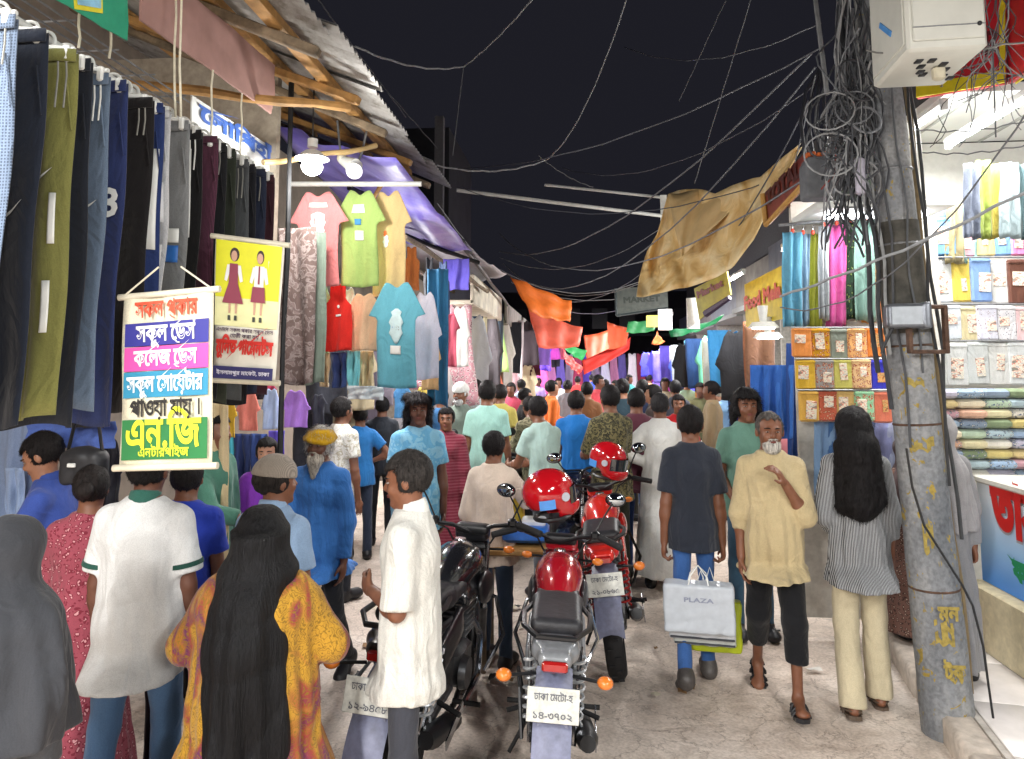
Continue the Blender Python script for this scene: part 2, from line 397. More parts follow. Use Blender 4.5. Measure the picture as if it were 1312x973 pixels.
# ------------------------------------------------------------ lettering
def text_mesh(body, size, mat, parent, M, width=None, bold=.03, name='lettering', depth=.0004):
    c = bpy.data.curves.new('t', 'FONT'); c.body = body; c.size = 1; c.resolution_u = 2
    c.fill_mode = 'FRONT'; c.bevel_depth = bold; c.bevel_resolution = 0; c.align_x = 'CENTER'
    o = bpy.data.objects.new('t', c); COL.objects.link(o)
    me = bpy.data.meshes.new_from_object(o); bpy.data.objects.remove(o); bpy.data.curves.remove(c)
    me.name = name
    n = len(me.vertices); co = np.empty(n * 3, dtype=np.float32); me.vertices.foreach_get('co', co); co = co.reshape(-1, 3)
    if n == 0: return None
    co[:, 0] -= (co[:, 0].min() + co[:, 0].max()) / 2; sx = size
    if width: sx = width / max(1e-6, (co[:, 0].max() - co[:, 0].min()))
    co[:, 0] *= sx; co[:, 1] *= size; co[:, 2] *= depth / max(bold, .001) * .5
    me.vertices.foreach_set('co', co.ravel()); me.update(); me.materials.clear(); me.materials.append(mat)
    o = link(name, me, parent); o.matrix_local = M; return o
# ------------------------------------------------------------ people
ARM = {
 'hang': ((.16, .02, -1), (.02, .16, -1)), 'fwd': ((.12, .18, -1), (-.35, 1, .12)), 'hip': ((.75, -.25, -.85), (-.95, .35, -.45)),
 'chin': ((.12, .42, -1), (-.62, .5, 1.05)), 'reach': ((.22, .8, -.75), (-.05, 1, -.28)), 'carry': ((.14, -.05, -1), (.06, .04, -1)),
 'table': ((.15, .45, -1), (-.25, 1, -.15)), 'swing': ((.14, .38, -1), (.0, .6, -1)), 'back': ((.14, -.32, -1), (.02, -.12, -1)),
 'bag': ((.2, -.1, -1), (-.3, .6, -.6)), 'phone': ((.1, .25, -1), (-.3, .8, .65)), 'up': ((.5, .5, .3), (-.1, .5, 1)) }
LEG = {'stand': ((.05, .0, -1), (.01, -.02, -1), 0), 'fwd': ((.03, .36, -1), (.0, .06, -1), .15), 'back': ((.03, -.16, -1), (0, -.55, -1), -.5),
       'half': ((.03, .2, -1), (0, -.1, -1), 0), 'trail': ((.05, -.1, -1), (0, -.25, -1), -.2)}
SK = {'dark': '#6a4434', 'mid': '#7d523c', 'light': '#a3745a', 'fair': '#c08f76'}
def strands(o, mat, parent, n, L, seed, flow=None, rise=.35, wd=.0016):
    me = o.data; npo = len(me.polygons)
    if npo < 10: return
    nv = len(me.vertices); co = np.empty(nv * 3, dtype=np.float32); me.vertices.foreach_get('co', co); co = co.reshape(-1, 3)
    li = np.empty(npo * 4, dtype=np.int32); me.loops.foreach_get('vertex_index', li) if len(me.loops) == npo * 4 else None
    if len(me.loops) != npo * 4: return
    li = li.reshape(-1, 4); rs = np.random.RandomState(seed); k = rs.randint(0, npo, n); q = co[li[k]]; w = rs.dirichlet((1, 1, 1, 1), n)[:, :, None]
    p = (q * w).sum(1); nr = np.cross(q[:, 2] - q[:, 0], q[:, 3] - q[:, 1]); nr /= np.linalg.norm(nr, axis=1)[:, None] + 1e-9
    c = co.mean(0); top = np.array([c[0], c[1] - .01, co[:, 2].max()])
    f = p - top if flow is None else np.tile(np.array(flow, dtype=np.float32), (n, 1)); f = f - nr * (f * nr).sum(1)[:, None]; f /= np.linalg.norm(f, axis=1)[:, None] + 1e-9
    d = f + nr * rise + rs.normal(0, .28, (n, 3)); d /= np.linalg.norm(d, axis=1)[:, None]
    Ls = L * rs.uniform(.5, 1.3, n)[:, None]; sd = np.cross(d, nr); sd /= np.linalg.norm(sd, axis=1)[:, None] + 1e-9
    a = p - nr * .001 - sd * wd; b = p - nr * .001 + sd * wd; m_ = p + d * Ls * .55; e = p + d * Ls - nr * Ls * .25
    V_ = np.stack([a, b, m_ + sd * wd * .7, m_ - sd * wd * .7, e], 1).reshape(-1, 3); me2 = bpy.data.meshes.new('hair_strands'); i = np.arange(n)[:, None] * 5
    me2.from_pydata(V_.tolist(), [], (i + np.array([[0, 1, 2, 3]])).tolist() + (i + np.array([[3, 2, 4]])).tolist()); me2.materials.append(mat)
    tag(link('hair_strands', me2, parent), kind='stuff')
def person(label, x, y, rz=0, H=1.7, h=.012, skin='mid', arms=('hang', 'hang'), legs=('stand', 'stand'), top=('tee', None), bottom=('trousers', None),
           hair=('short', '#171314'), shoes=('shoe', '#15151a'), look=0, nod=0, lean=0, belly=0, seed=1, cat='person', group=None, slim=1.0, face=False, beard=None, z0=0, girth=1.0):
    s = H / 1.7; rnd = random.Random(seed); near = h <= .013
    root = empty('person', (0, 0, 0), 0, label, cat, group)
    V = Vector; sk = skinm(SK.get(skin, skin))
    wf = slim
    def cy(z): return lean * max(0, z / s - .85)
    # joints
    hipz = .90 * s; J = {}
    low = 9
    for sx, key in ((1, 0), (-1, 1)):
        u, f, ft = LEG[legs[key]]; hp = V((sx * .092 * s * wf, 0, hipz))
        u = V((u[0] * sx, u[1], u[2])).normalized(); f = V((f[0] * sx, f[1], f[2])).normalized()
        kn = hp + u * .43 * s; an = kn + f * .41 * s
        low = min(low, an.z - (.075 * s if ft >= -.2 else .12 * s)); J['leg', sx] = (hp, kn, an, ft, f)
    sh = low            # lower the figure so the lowest foot touches the ground
    for sx, key in ((1, 0), (-1, 1)):
        u, f = ARM[arms[key]] if isinstance(arms[key], str) else arms[key]
        shp = V((sx * .165 * s * wf, cy(1.4 * s), 1.362 * s)); u = V((u[0] * sx, u[1], u[2])).normalized(); f = V((f[0] * sx, f[1], f[2])).normalized()
        el = shp + u * .29 * s; wr = el + f * .25 * s; J['arm', sx] = (shp, el, wr, u, f)
    neck = V((0, cy(1.46 * s) - .005, 1.46 * s)); hc = V((0, cy(1.58 * s) + .02 * s + .25 * lean * .3, 1.582 * s))
    HM = Matrix.Rotation(look, 3, 'Z') @ Matrix.Rotation(nod, 3, 'X')
    def hp_(p): return hc + HM @ (V(p) * s)
    # ---- body, one surface
    B = SDF()
    bl = [(.80, .155, .105), (.88, .165, .112), (.96, .155, .105), (1.06, .135, .092), (1.18, .15, .105), (1.30, .165, .115), (1.38, .165, .10), (1.44, .10, .075), (1.475, .055, .055)]
    torso = [(z * s, 0, cy(z * s) + belly * .5 * max(0, 1 - abs(z - 1.05) / .2), rx * s * wf * girth, (ry + belly * max(0, 1 - abs(z - 1.05) / .22)) * s * girth) for z, rx, ry in bl]
    B.loft(torso, k=.04 * s)
    B.cap(neck - V((0, 0, .05 * s)), hc - V((0, .01 * s, .06 * s)), .058 * s, .052 * s, k=.03 * s)
    B.ell(hp_((0, -.012, .022)), (.074 * s, .094 * s, .09 * s), k=.02 * s, M=HM)
    B.ell(hp_((0, .022, -.045)), (.056 * s, .068 * s, .066 * s), k=.03 * s, M=HM)
    if h < .022:
        B.cap(hp_((0, .082, .012)), hp_((0, .101, -.022)), .008 * s, .0135 * s, k=.012 * s)
        B.ell(hp_((0, .088, -.028)), (.017 * s, .012 * s, .009 * s), k=.01 * s, M=HM)
        B.ell(hp_((0, .075, .022)), (.045 * s, .02 * s, .008 * s), k=.015 * s, M=HM)
        B.ell(hp_((0, .075, -.054)), (.026 * s, .018 * s, .011 * s), k=.008 * s, M=HM)
        B.ell(hp_((0, .072, -.095)), (.026 * s, .02 * s, .018 * s), k=.02 * s, M=HM)
        for q in (1, -1):
            B.ell(hp_((q * .03, .088, .004)), (.017 * s, .012 * s, .011 * s), k=.012 * s, M=HM, op='s')
            B.ell(hp_((q * .078, -.008, -.008)), (.010 * s, .02 * s, .032 * s), k=.008 * s, M=HM)
            B.ell(hp_((q * .036, .066, -.03)), (.02 * s, .018 * s, .018 * s), k=.02 * s, M=HM)
    for sx in (1, -1):
        shp, el, wr, u, f = J['arm', sx]
        B.cap(neck - V((0, 0, .045 * s)), shp + V((-sx * .01, 0, .008)), .042 * s, .040 * s, k=.04 * s)
        B.cap(shp, el, .046 * s, .037 * s, k=.03 * s); B.cap(el, wr, .038 * s, .026 * s, k=.015 * s); B.ell(el + f * .07 * s, (.036 * s, .036 * s, .045 * s), k=.03 * s)
        inw = V((-sx, 0, 0)) if abs(f.x) < .75 else V((0, -1, 0))
        side = f.cross(inw).normalized(); nn = side.cross(f).normalized()
        if nn.dot(inw) < 0: nn = -nn
        if side.dot(V((0, 1, .3))) < 0: side = -side
        pc = wr + f * .05 * s; PM = Matrix((side, nn, f)).transposed()
        B.ell(pc, (.042 * s, .018 * s, .055 * s), k=.012 * s, M=PM)
        if h < .022:
            curl = .55 if arms[0 if sx == 1 else 1] not in ('carry', 'phone') else 1.2
            for i, (off, L) in enumerate(((.030, .040), (.010, .045), (-.010, .041), (-.029, .032))):
                b0 = pc + side * off * s + f * .038 * s; c = curl * (1 + .15 * i + rnd.uniform(-.1, .15))
                b1 = b0 + (f * math.cos(c * .6) + nn * math.sin(c * .6) + side * off * 2.5) .normalized() * L * s
                b2 = b1 + (f * math.cos(c * 1.5) + nn * math.sin(c * 1.5)).normalized() * L * .95 * s
                B.cap(b0, b1, .0095 * s, .0088 * s, k=.004 * s); B.cap(b1, b2, .0088 * s, .0072 * s, k=.003 * s)
            t0 = pc + side * .03 * s - f * .02 * s; t1 = t0 + (side * .7 + f * .7 + nn * .35).normalized() * .04 * s
            B.cap(t0, t1, .013 * s, .0105 * s, k=.01 * s); B.cap(t1, t1 + (f * .9 + side * .15 + nn * .4).normalized() * .032 * s, .0105 * s, .0085 * s, k=.004 * s)
        hip, kn, an, ft, fl = J['leg', sx]
        gb = min(1.0, wf * girth * 1.06); B.cap(hip, kn, .070 * s * gb, .045 * s * gb, k=.025 * s); B.cap(kn, an, .045 * s * gb, .034 * s * gb, k=.008 * s); B.ell(kn + fl * .12 * s + V((0, -.012 * s, 0)), (.042 * s * gb, .044 * s * gb, .09 * s), k=.015 * s)
        FM = Matrix.Rotation(ft, 3, 'X'); toe = an + FM @ V((0, .14 * s, -.05 * s)); heel = an + FM @ V((0, -.035 * s, -.045 * s))
        B.cap(an + FM @ V((0, 0, -.02 * s)), toe, .034 * s, .024 * s, k=.03 * s); B.ell(heel, (.03 * s, .035 * s, .03 * s), k=.02 * s); B.ell(an + FM @ V((sx * .008 * s, .12 * s, -.056 * s)), (.042 * s, .05 * s, .018 * s), k=.015 * s, M=FM)
    B.build('body', sk, root, h=h)
    hb = max(h, .009)
    # ---- trousers
    bt, bm = bottom[0], bottom[1]
    if bt and bm:
        T = SDF(); gw = min(1.0, wf * girth * 1.06); wid = {'trousers': (.092, .068, .060), 'jeans': (.088, .062, .056), 'wide': (.098, .085, .09), 'cropped': (.10, .082, .072), 'slim': (.085, .056, .048)}[bt]; wid = [w_ * gw for w_ in wid]
        T.loft([(z * s, 0, 0, rx * s * wf * girth, ry * s * girth) for z, rx, ry in ((.84, .160, .110), (.90, .168, .116), (.98, .158, .108), (1.01, .15, .1))], k=.04 * s)
        for sx in (1, -1):
            hip, kn, an, ft, fl = J['leg', sx]; end = an + fl * (.03 * s) if bt not in ('cropped',) else kn + fl * .22 * s
            T.cap(hip, kn, wid[0] * s, wid[1] * s, k=.04 * s); T.cap(kn, end, wid[1] * s, wid[2] * s, k=.02 * s, flat=True)
        T.wrinkle(.006 if near else .004, 1.0, seed); T.build('trousers' if bt != 'cropped' else 'cropped_trousers', bm, root, h=hb)
    # ---- tops
    tt, tm = top[0], top[1]; ex = dict(top[2]) if len(top) > 2 else {}
    if tm:
        K = SDF(); hem = {'tee': .80, 'shirt': .78, 'kurta': .50, 'thobe': .10, 'dress': .06, 'long': .62}[tt]; hem = ex.get('hem', hem)
        g = ex.get('loose', .022 if tt in ('tee', 'shirt') else .03)
        lv = []
        for z, rx, ry in bl:
            if z < max(hem, .79): continue
            if z > 1.4: continue
            b = belly * max(0, 1 - abs(z - 1.02) / .3)
            if z < .97: rx = max(rx, (.092 * wf + .09 * min(1, wf * girth * 1.06) + .012) / (wf * girth) - g)
            gg = g if z < 1.36 else .012 if z < 1.42 else .008
            rx = max(rx, .15); ry = max(ry, .1); gg += .012 if z < 1.1 else 0
            lv.append((z * s, 0, cy(z * s) + b * .5, (rx + gg) * s * wf * girth, (ry + gg + b) * s * girth))
        lv.append((1.462 * s, 0, cy(1.46 * s), .072 * s, .066 * s))
        my = (J['leg', 1][2].y + J['leg', -1][2].y) / 2; sp = abs(J['leg', 1][2].y - J['leg', -1][2].y) / 2
        if hem < .79:
            fl = ex.get('flare', .05 if tt in ('kurta', 'long') else .07 if tt == 'thobe' else .012 if tt in ('tee', 'shirt') else .12)
            for i in range(1, 6):
                t = i / 5; z = .79 + (hem - .79) * t; lv.append((z * s, 0, my * min(1, t * 1.3), (max(((.184 if tt not in ('tee', 'shirt') else .168) + g) * wf * girth, .092 * wf + .09 * min(1, wf * girth * 1.06) + .025) + fl * t * .9) * s, (.13 + g + fl * t) * s * girth + sp * min(1, t * 1.5) * .75 + .012 * s + belly * .6 * (1 - t)))
        else:
            lv.append((hem * s, 0, 0, max((.182 + g) * wf * girth, .092 * wf + .09 * min(1, wf * girth * 1.06) + .022) * s, (.126 + g) * s * girth + belly * .5 * s))
        nf = ex.get('folds', (7, .0, .014 if hem < .79 else .006, seed))
        K.loft(lv, k=.03 * s, folds=(nf[0], nf[1] * s, nf[2] * s, nf[3]))
        sl = ex.get('sleeve', {'tee': .62, 'shirt': 1.75, 'kurta': 1.85, 'thobe': 1.9, 'dress': 1.9, 'long': 1.9}[tt])
        for sx in (1, -1):
            shp, el, wr, u, f = J['arm', sx]; w = ex.get('sw', .012)
            K.cap(V((0, cy(1.42 * s), 1.418 * s)), shp + V((-sx * .012, 0, .004)), .054 * s, .048 * s, k=.035 * s)
            K.cap(shp - u * .005, shp + u * .29 * s * min(1, sl), (.046 + w) * s, (.05 + w * 1.3) * s, k=.035 * s, flat=sl < 1)
            if sl > 1: K.cap(el, el + f * .25 * s * (sl - 1), (.043 + w) * s, (.034 + w) * s, k=.02 * s, flat=True)
        if 'slit' in ex:
            for sx in (1, -1): K.box((sx * .24 * s, my * .3, (hem + .10) * s), (.09 * s, .012 * s, .13 * s), k=.01, op='s')
        K.wrinkle(.0062 if near else .005, 1.0, seed * 1.7); K.build(ex.get('name', {'tee': 't_shirt', 'shirt': 'shirt', 'kurta': 'kurta', 'thobe': 'robe', 'dress': 'dress', 'long': 'tunic'}[tt]), tm, root, h=hb)
        if ex.get('collar'):
            C_ = SDF(); C_.cap(V((0, cy(1.44 * s) - .005, 1.452 * s)), V((0, cy(1.46 * s) + .003, 1.495 * s)), .073 * s, .066 * s, k=.01, flat=True)
            C_.cap(V((0, cy(1.44 * s) + .02, 1.46 * s)), V((0, .03 + cy(1.46 * s), 1.55 * s)), .052 * s, .064 * s, k=.01, op='s'); C_.build('collar', ex['collar'], root, h=min(hb, .01))
        if ex.get('cuff'):
            for sx in (1, -1):
                shp, el, wr, u, f = J['arm', sx]; M_ = MB(); a = shp + u * .29 * s * sl
                M_.cyl(a - u * .042 * s, a - u * .022 * s, .076 * s, .078 * s, 28, caps=True); M_.build('sleeve_band', ex['cuff'], root)
        if ex.get('buttons'):
            M_ = MB()
            for i in range(4): M_.ball((0, cy(1.3) + .14 * s + belly * .2, (1.4 - i * .06) * s), .005)
    # ---- hair and headwear
    ht = hair[0]; hm = hairm(hair[1]) if isinstance(hair[1], str) else hair[1]; IM = HM.transposed(); A = np.array(IM, dtype=np.float32)
    def loc(x_, y_, z_):
        X = x_ - hc.x; Y = y_ - hc.y; Z = z_ - hc.z
        return (A[0, 0] * X + A[0, 1] * Y + A[0, 2] * Z) / s, (A[1, 0] * X + A[1, 1] * Y + A[1, 2] * Z) / s, (A[2, 0] * X + A[2, 1] * Y + A[2, 2] * Z) / s
    hh = max(min(h, .012), .006 if near else .012)
    if ht in ('short', 'thin', 'bun', 'long', 'wild', 'cap', 'turban'):
        G = SDF(); e = {'short': .011, 'thin': .005, 'bun': .012, 'long': .016, 'wild': .022, 'cap': .008, 'turban': .012}[ht]
        G.ell(hp_((0, -.014, .026)), ((.074 + e) * s, (.094 + e) * s, (.09 + e) * s), k=.02, M=HM)
        fl = .056 if ht != 'thin' else .075; nape = -.055 if ht not in ('long', 'wild') else -.09
        def cface(x_, y_, z_):
            a, b, c = loc(x_, y_, z_); n_ = .006 * np.sin(a * 160 + 2 * np.sin(c * 90)) 
            return np.maximum(np.minimum(b - .028 + .25 * np.minimum(c, 0) + n_, fl - c + n_), nape - c + n_ * 1.5) * s
        if ht == 'long':
            G.cap(hp_((0, -.06, .02)), hp_((0, -.12, -.12)), .085 * s, .10 * s, k=.05); G.cap(hp_((0, -.12, -.12)), hp_((0, -.15, -.42)), .10 * s, .095 * s, k=.05)
            G.cap(hp_((.07, -.08, -.1)), hp_((.09, -.13, -.40)), .05 * s, .05 * s, k=.03); G.cap(hp_((-.07, -.08, -.1)), hp_((-.09, -.12, -.44)), .05 * s, .045 * s, k=.03)
            G.cut(lambda x_, y_, z_: (lambda q: np.minimum(q[1] - .028, np.minimum(fl - q[2], q[2] + .2)) * s)(loc(x_, y_, z_)))
        else:
            if ht == 'wild':
                for i in range(16): 
                    a = rnd.uniform(0, 6.28); G.ell(hp_((.085 * math.cos(a), -.02 + .09 * math.sin(a), rnd.uniform(-.05, .1))), (.03 * s,) * 3, k=.015)
                G.cap(hp_((.07, -.06, -.02)), hp_((.085, -.07, -.13)), .035 * s, .02 * s); G.cap(hp_((-.07, -.06, -.02)), hp_((-.085, -.07, -.13)), .035 * s, .02 * s)
                nape = -.15
            G.cut(cface)
            if ht == 'bun': pass
        if ht in ('cap', 'turban'): nape = -.05
        G.wrinkle(.004 if ht in ('short', 'bun', 'thin') else .008, 3.5, seed)
        hs = G
        ho = hs.build('hair', hm, root, h=hh)
        if h <= .0112 and ht != 'cap': strands(ho, hm, root, 3200 if h < .009 else 1100, .016 * s if ht in ('short', 'thin', 'bun') else .05 * s, seed, (0, 0, -1) if ht == 'long' else None, .35 if ht != 'long' else .12, .0012 if h < .009 else .002)
        if ht == 'bun': SDF().ell(hp_((0, -.125, .01)), (.045 * s, .035 * s, .045 * s)).wrinkle(.003, 4, seed).build('hair_bun', hm, root, h=hh)
        if ht == 'cap':
            G = SDF(); G.ell(hp_((0, -.012, .035)), (.094 * s, .114 * s, .102 * s), M=HM); G.cut(lambda x_, y_, z_: (lambda q: .022 - q[2] - q[1] * .15)(loc(x_, y_, z_)) * s)
            G.build('skull_cap', hair[2], root, h=hh)
        if ht == 'turban':
            G = SDF()
            for i in range(3):
                z = .035 + i * .018; r = .088 - .008 * i
                for j in range(14):
                    a = j / 14 * 6.28; G.ell(hp_((r * .92 * math.cos(a), -.01 + r * 1.12 * math.sin(a), z + .012 * math.sin(a * 2 + i * 1.7))), (.026 * s, .026 * s, .016 * s), k=.016)
            G.ell(hp_((0, -.01, .07)), (.08 * s, .096 * s, .045 * s)); G.wrinkle(.007, 3.5, seed); G.build('turban', hair[2], root, h=hh)
    if ht == 'hijab':
        G = SDF(); b = hair[2] if len(hair) > 2 else .95
        G.ell(hp_((0, -.014, .026)), (.092 * s, .112 * s, .106 * s), k=.03, M=HM)
        wv = hair[3] if len(hair) > 3 else 1.0; lv = [(b, .275 * wv, .215), (b + .12, .27 * wv, .21), (1.2, .262 * wv, .195), (1.32, .245 * wv, .175), (1.39, .205 * wv, .15), (1.45, .135, .12), (1.52, .092, .105), (1.60, .086, .105)]
        G.loft([(z * s, 0, (-.015 + cy(z * s)) , rx * s * wf * girth, ry * s * girth) for z, rx, ry in lv], k=.05 * s, folds=(5, .003, .024, seed))
        G.cut(lambda x_, y_, z_: (lambda q: np.minimum(q[1] - .05, .075 - np.sqrt((q[0] / .82) ** 2 + (q[2] + .012) ** 2)))(loc(x_, y_, z_)) * s)
        G.wrinkle(.011, .9, seed); G.build('headscarf', hm, root, h=hb)
    if beard:
        G = SDF(); G.ell(hp_((0, .045, -.085)), (.052 * s, .055 * s, .05 * s), M=HM)
        if beard[0] == 'long': G.cap(hp_((0, .07, -.1)), hp_((0, .075, -.2)), .045 * s, .02 * s, k=.03)
        G.ell(hp_((0, .098, -.037)), (.028 * s, .01 * s, .008 * s), M=HM, k=.01)
        G.cut(lambda x_, y_, z_: (lambda q: np.maximum(q[2] + .035, -(np.sqrt(q[0] ** 2 + (q[2] + .054) ** 2) - .012)))(loc(x_, y_, z_)) * s)
        G.wrinkle(.004, 4, seed); bo_ = G.build('beard', hairm(beard[1]), root, h=hh)
        if h <= .0112: strands(bo_, hairm(beard[1]), root, 900, .014 * s, seed, (0, .3, -1), .5)
    if face:
        ew = plain('#9c9088', .3, vary=.02, bump=0); ed = plain('#140c0a', .15, vary=.02, bump=0); bw = hairm('#1a1412'); lp = skinm('#7a3f38')
        for q in (1, -1):
            M_ = MB(); M_.ball(hp_((q * .03, .078, .002)), (.0115 * s, .0085 * s, .0042 * s), rot=HM); M_.m(1); M_.ball(hp_((q * .03, .0845, .002)), (.005 * s, .0035 * s, .0042 * s), 10, 6, rot=HM); M_.build('eye', [ew, ed], root)
            M_ = MB(); M_.tube([hp_((q * (.014 + .011 * i), .094 - .0045 * i * i * .7, .022 + .003 * math.sin(i * 1.2))) for i in range(4)], [.003 * s, .0042 * s, .0038 * s, .002 * s], 6); M_.build('eyebrow', bw, root)
        M_ = MB(); M_.ball(hp_((0, .0915, -.0515)), (.022 * s, .006 * s, .0045 * s), rot=HM); M_.ball(hp_((0, .0915, -.0595)), (.018 * s, .006 * s, .005 * s), rot=HM); M_.build('lips', lp, root)
    # ---- shoes
    if shoes:
        for sx in (1, -1):
            hip, kn, an, ft, fl = J['leg', sx]; FM = Matrix.Rotation(ft, 3, 'X'); m_ = plain(shoes[1], .5, vary=.2, nscale=60)
            if shoes[0] == 'shoe':
                G = SDF(); G.cap(an + FM @ V((0, -.02, -.035)), an + FM @ V((0, .145 * s, -.045 * s)), .047 * s, .042 * s, k=.02); G.ell(an + FM @ V((sx * .006 * s, .12 * s, -.05 * s)), (.054 * s, .085 * s, .036 * s), M=FM)
                G.cap(an + FM @ V((0, -.004, -.01)), an + FM @ V((0, -.008, -.05)), .052 * s, k=.02); G.ell(an + FM @ V((0, -.04 * s, -.045 * s)), (.044 * s, .046 * s, .042 * s), M=FM); G.build('shoe', m_, root, h=max(h, .010))
            else:
                M_ = MB(); out = [(-.035, -.06), (-.04, .0), (-.038, .06), (-.046, .12), (-.035, .17), (0, .19), (.035, .17), (.046, .12), (.038, .06), (.04, 0), (.035, -.06), (0, -.078)]
                b = len(M_.v); vs = [an + FM @ V((a * s, c * s, z * s)) for z in (-.088, -.066) for a, c in out]; n = len(out)
                M_.add(vs, [(i, (i + 1) % n, n + (i + 1) % n, n + i) for i in range(n)] + [tuple(range(n - 1, -1, -1)), tuple(range(n, 2 * n))])
                for yy, hh_ in ((.12, .034), (.085, .046), (.03, .060)):
                    M_.tube([an + FM @ V((.047 * s * math.cos(t), yy * s, (-.074 + hh_ * math.sin(t)) * s)) for t in [math.pi * i / 8 for i in range(9)]], .008 * s, 6)
                M_.tube([an + FM @ V((.04 * s * math.sin(t) , (-.01 - .05 * math.cos(t)) * s, -.045 * s)) for t in [-1.6 + 3.2 * i / 8 for i in range(9)]], .007 * s, 6)
                M_.build('sandal', m_, root)
    for c in root.children: c.location.z -= sh
    root.location = (x, y, z0); root.rotation_euler = (0, 0, rz)
    root['_z'] = -sh
    def hand(sx): return root.matrix_basis @ (J['arm', sx][2] + J['arm', sx][4] * .09 * s - V((0, 0, sh)))
    root_matrix = Matrix.Translation((x, y, z0)) @ Matrix.Rotation(rz, 4, 'Z')
    person.hand = {sx: root_matrix @ (J['arm', sx][2] + J['arm', sx][4] * .085 * s - V((0, 0, sh))) for sx in (1, -1)}
    del root['_z']
    return root
def at_person(label, px, Y, ytop, rz, **kw):
    p = atY(px, ytop, Y); g = kw.pop('z0', 0); kw.setdefault('slim', .86); kw.setdefault('girth', .92)
    # figure height is measured from its own lowest foot (legs bent in a stride lower it a little)
    lg = kw.get('legs', ('stand', 'stand')); low = min((.90 + LEG[l][0][2] / Vector(LEG[l][0]).length * .43 + LEG[l][1][2] / Vector(LEG[l][1]).length * .41 - (.075 if LEG[l][2] >= -.2 else .12)) for l in lg)
    Hh = (p.z - g) / (1.70 - low + .0) * 1.7
    return person(label, p.x, Y, R(rz), H=Hh * .995, z0=g, **kw)
# ------------------------------------------------------------ lamps of the market (tubes and bulbs are built, each with its own light)
TUBEM = emis('#f4f8ff', 9.0); WHITEP = plain('#d9dbd8', .45, vary=.08); DARKM = plain('#2a2b2e', .5, .4, vary=.3); RUST = plain('#5a4336', .75, .2, vary=.5, bump=.5)
GREYM = plain('#8d9094', .45, .5, vary=.25, nscale=30, bump=.3); CHROME = plain('#c9ccd0', .14, 1.0, vary=.08, bump=0); BLK = plain('#121316', .4, vary=.3)
WOOD = plain('#a9804a', .7, vary=.45, nscale=9, bump=.6); WOODG = plain('#7b6c58', .8, vary=.5, nscale=12, bump=.7); BAMBOO = plain('#b79c6c', .6, vary=.35, nscale=8, bump=.4)
def light(parent, loc, rot, size, power, col=(1, .98, .95), typ='AREA'):
    l = bpy.data.lights.new('lamp_light', typ); l.energy = power; l.color = col
    if typ == 'AREA': l.shape = 'RECTANGLE'; l.size, l.size_y = size
    else: l.shadow_soft_size = size
    o = bpy.data.objects.new('lamp_light', l); COL.objects.link(o); o.parent = parent; o.location = loc; o.rotation_euler = rot; return o
def tube_lamp(x, y, z, along=True, L=1.2, power=60, up=.35, label='', col=(1, .98, .95), tilt=0, group=None, tint='#f4f8ff'):
    r = empty('tube_light', (x, y, z), 0 if along else R(90), label, 'tube light', group)
    m = MB(); m.bbox((0, 0, .035), (.06, L, .05), .008); m.build('housing', WHITEP, r)
    m = MB(); m.cyl((0, -L / 2 + .03, -.005), (0, L / 2 - .03, -.005), .014, n=12); m.build('tube', emis(tint, 9.0), r)
    for q in (-1, 1): MB().bbox((0, q * (L / 2 - .015), 0), (.05, .03, .06), .006).build('end_cap', WHITEP, r)
    light(r, (0, 0, -.03), (0, R(tilt), 0), (.25, L), power * (1 - up), col); light(r, (0, 0, -.06), (0, 0, 0), .05, power * up, col, 'POINT'); return r
P_L, P_R = 150, 130
for i, y in enumerate((-3.2, -1.2, .9, 5.9, 8.6, 11.8, 15.5, 20, 25)):  # unseen tubes beside and behind the viewer added to light faces from the front
    tube_lamp(-1.75 if y < 8 else -2.1, y, 3.08 if y < 5 else 2.86 if y < 8 else 2.66, power=(170, 120, 38, 40, 45, 90, 150, 170, 190)[i], tilt=-22, label='white tube light under the left awning, %s along the row' % ('unseen behind the viewer', 'unseen beside the viewer', 'first ahead', 'second ahead', 'third ahead', 'fourth ahead', 'fifth ahead', 'sixth ahead', 'last one')[i], group='tube lights under the left awnings')
for i, y in enumerate((-3.0, .2, 8.2, 11.5, 15.5, 20, 25)):  # right row also has unseen fill tubes beside and behind the viewer
    tube_lamp(2.35, y, 3.3, power=(160, 75, 75, 110, 140, 160, 180)[i], tilt=22, label='white tube light under the right awning, %s along the row' % ('unseen behind the viewer', 'unseen beside the viewer', 'first ahead', 'second ahead', 'third ahead', 'fourth ahead', 'last one')[i], group='tube lights under the right awnings')
# the two tubes seen in the bright shop on the right
a = atY(1216, 190, 5.25); b = atX(1312, 122, 3.3)
ta, tb = atZ(1215, 188, 3.62), atZ(1345, 108, 3.62); t_ = (ta + tb) / 2
tube_lamp(t_.x, t_.y, 3.62, L=(ta - tb).length, power=34, up=.12, label='long bright tube light on the ceiling of the right shop nearest the street', tilt=0)
ta, tb = atZ(1168, 166, 3.72), atZ(1212, 136, 3.72); t_ = (ta + tb) / 2
tube_lamp(t_.x, t_.y, 3.72, L=(ta - tb).length, power=14, up=.12, label='short bright tube light further back on the ceiling of the right shop')
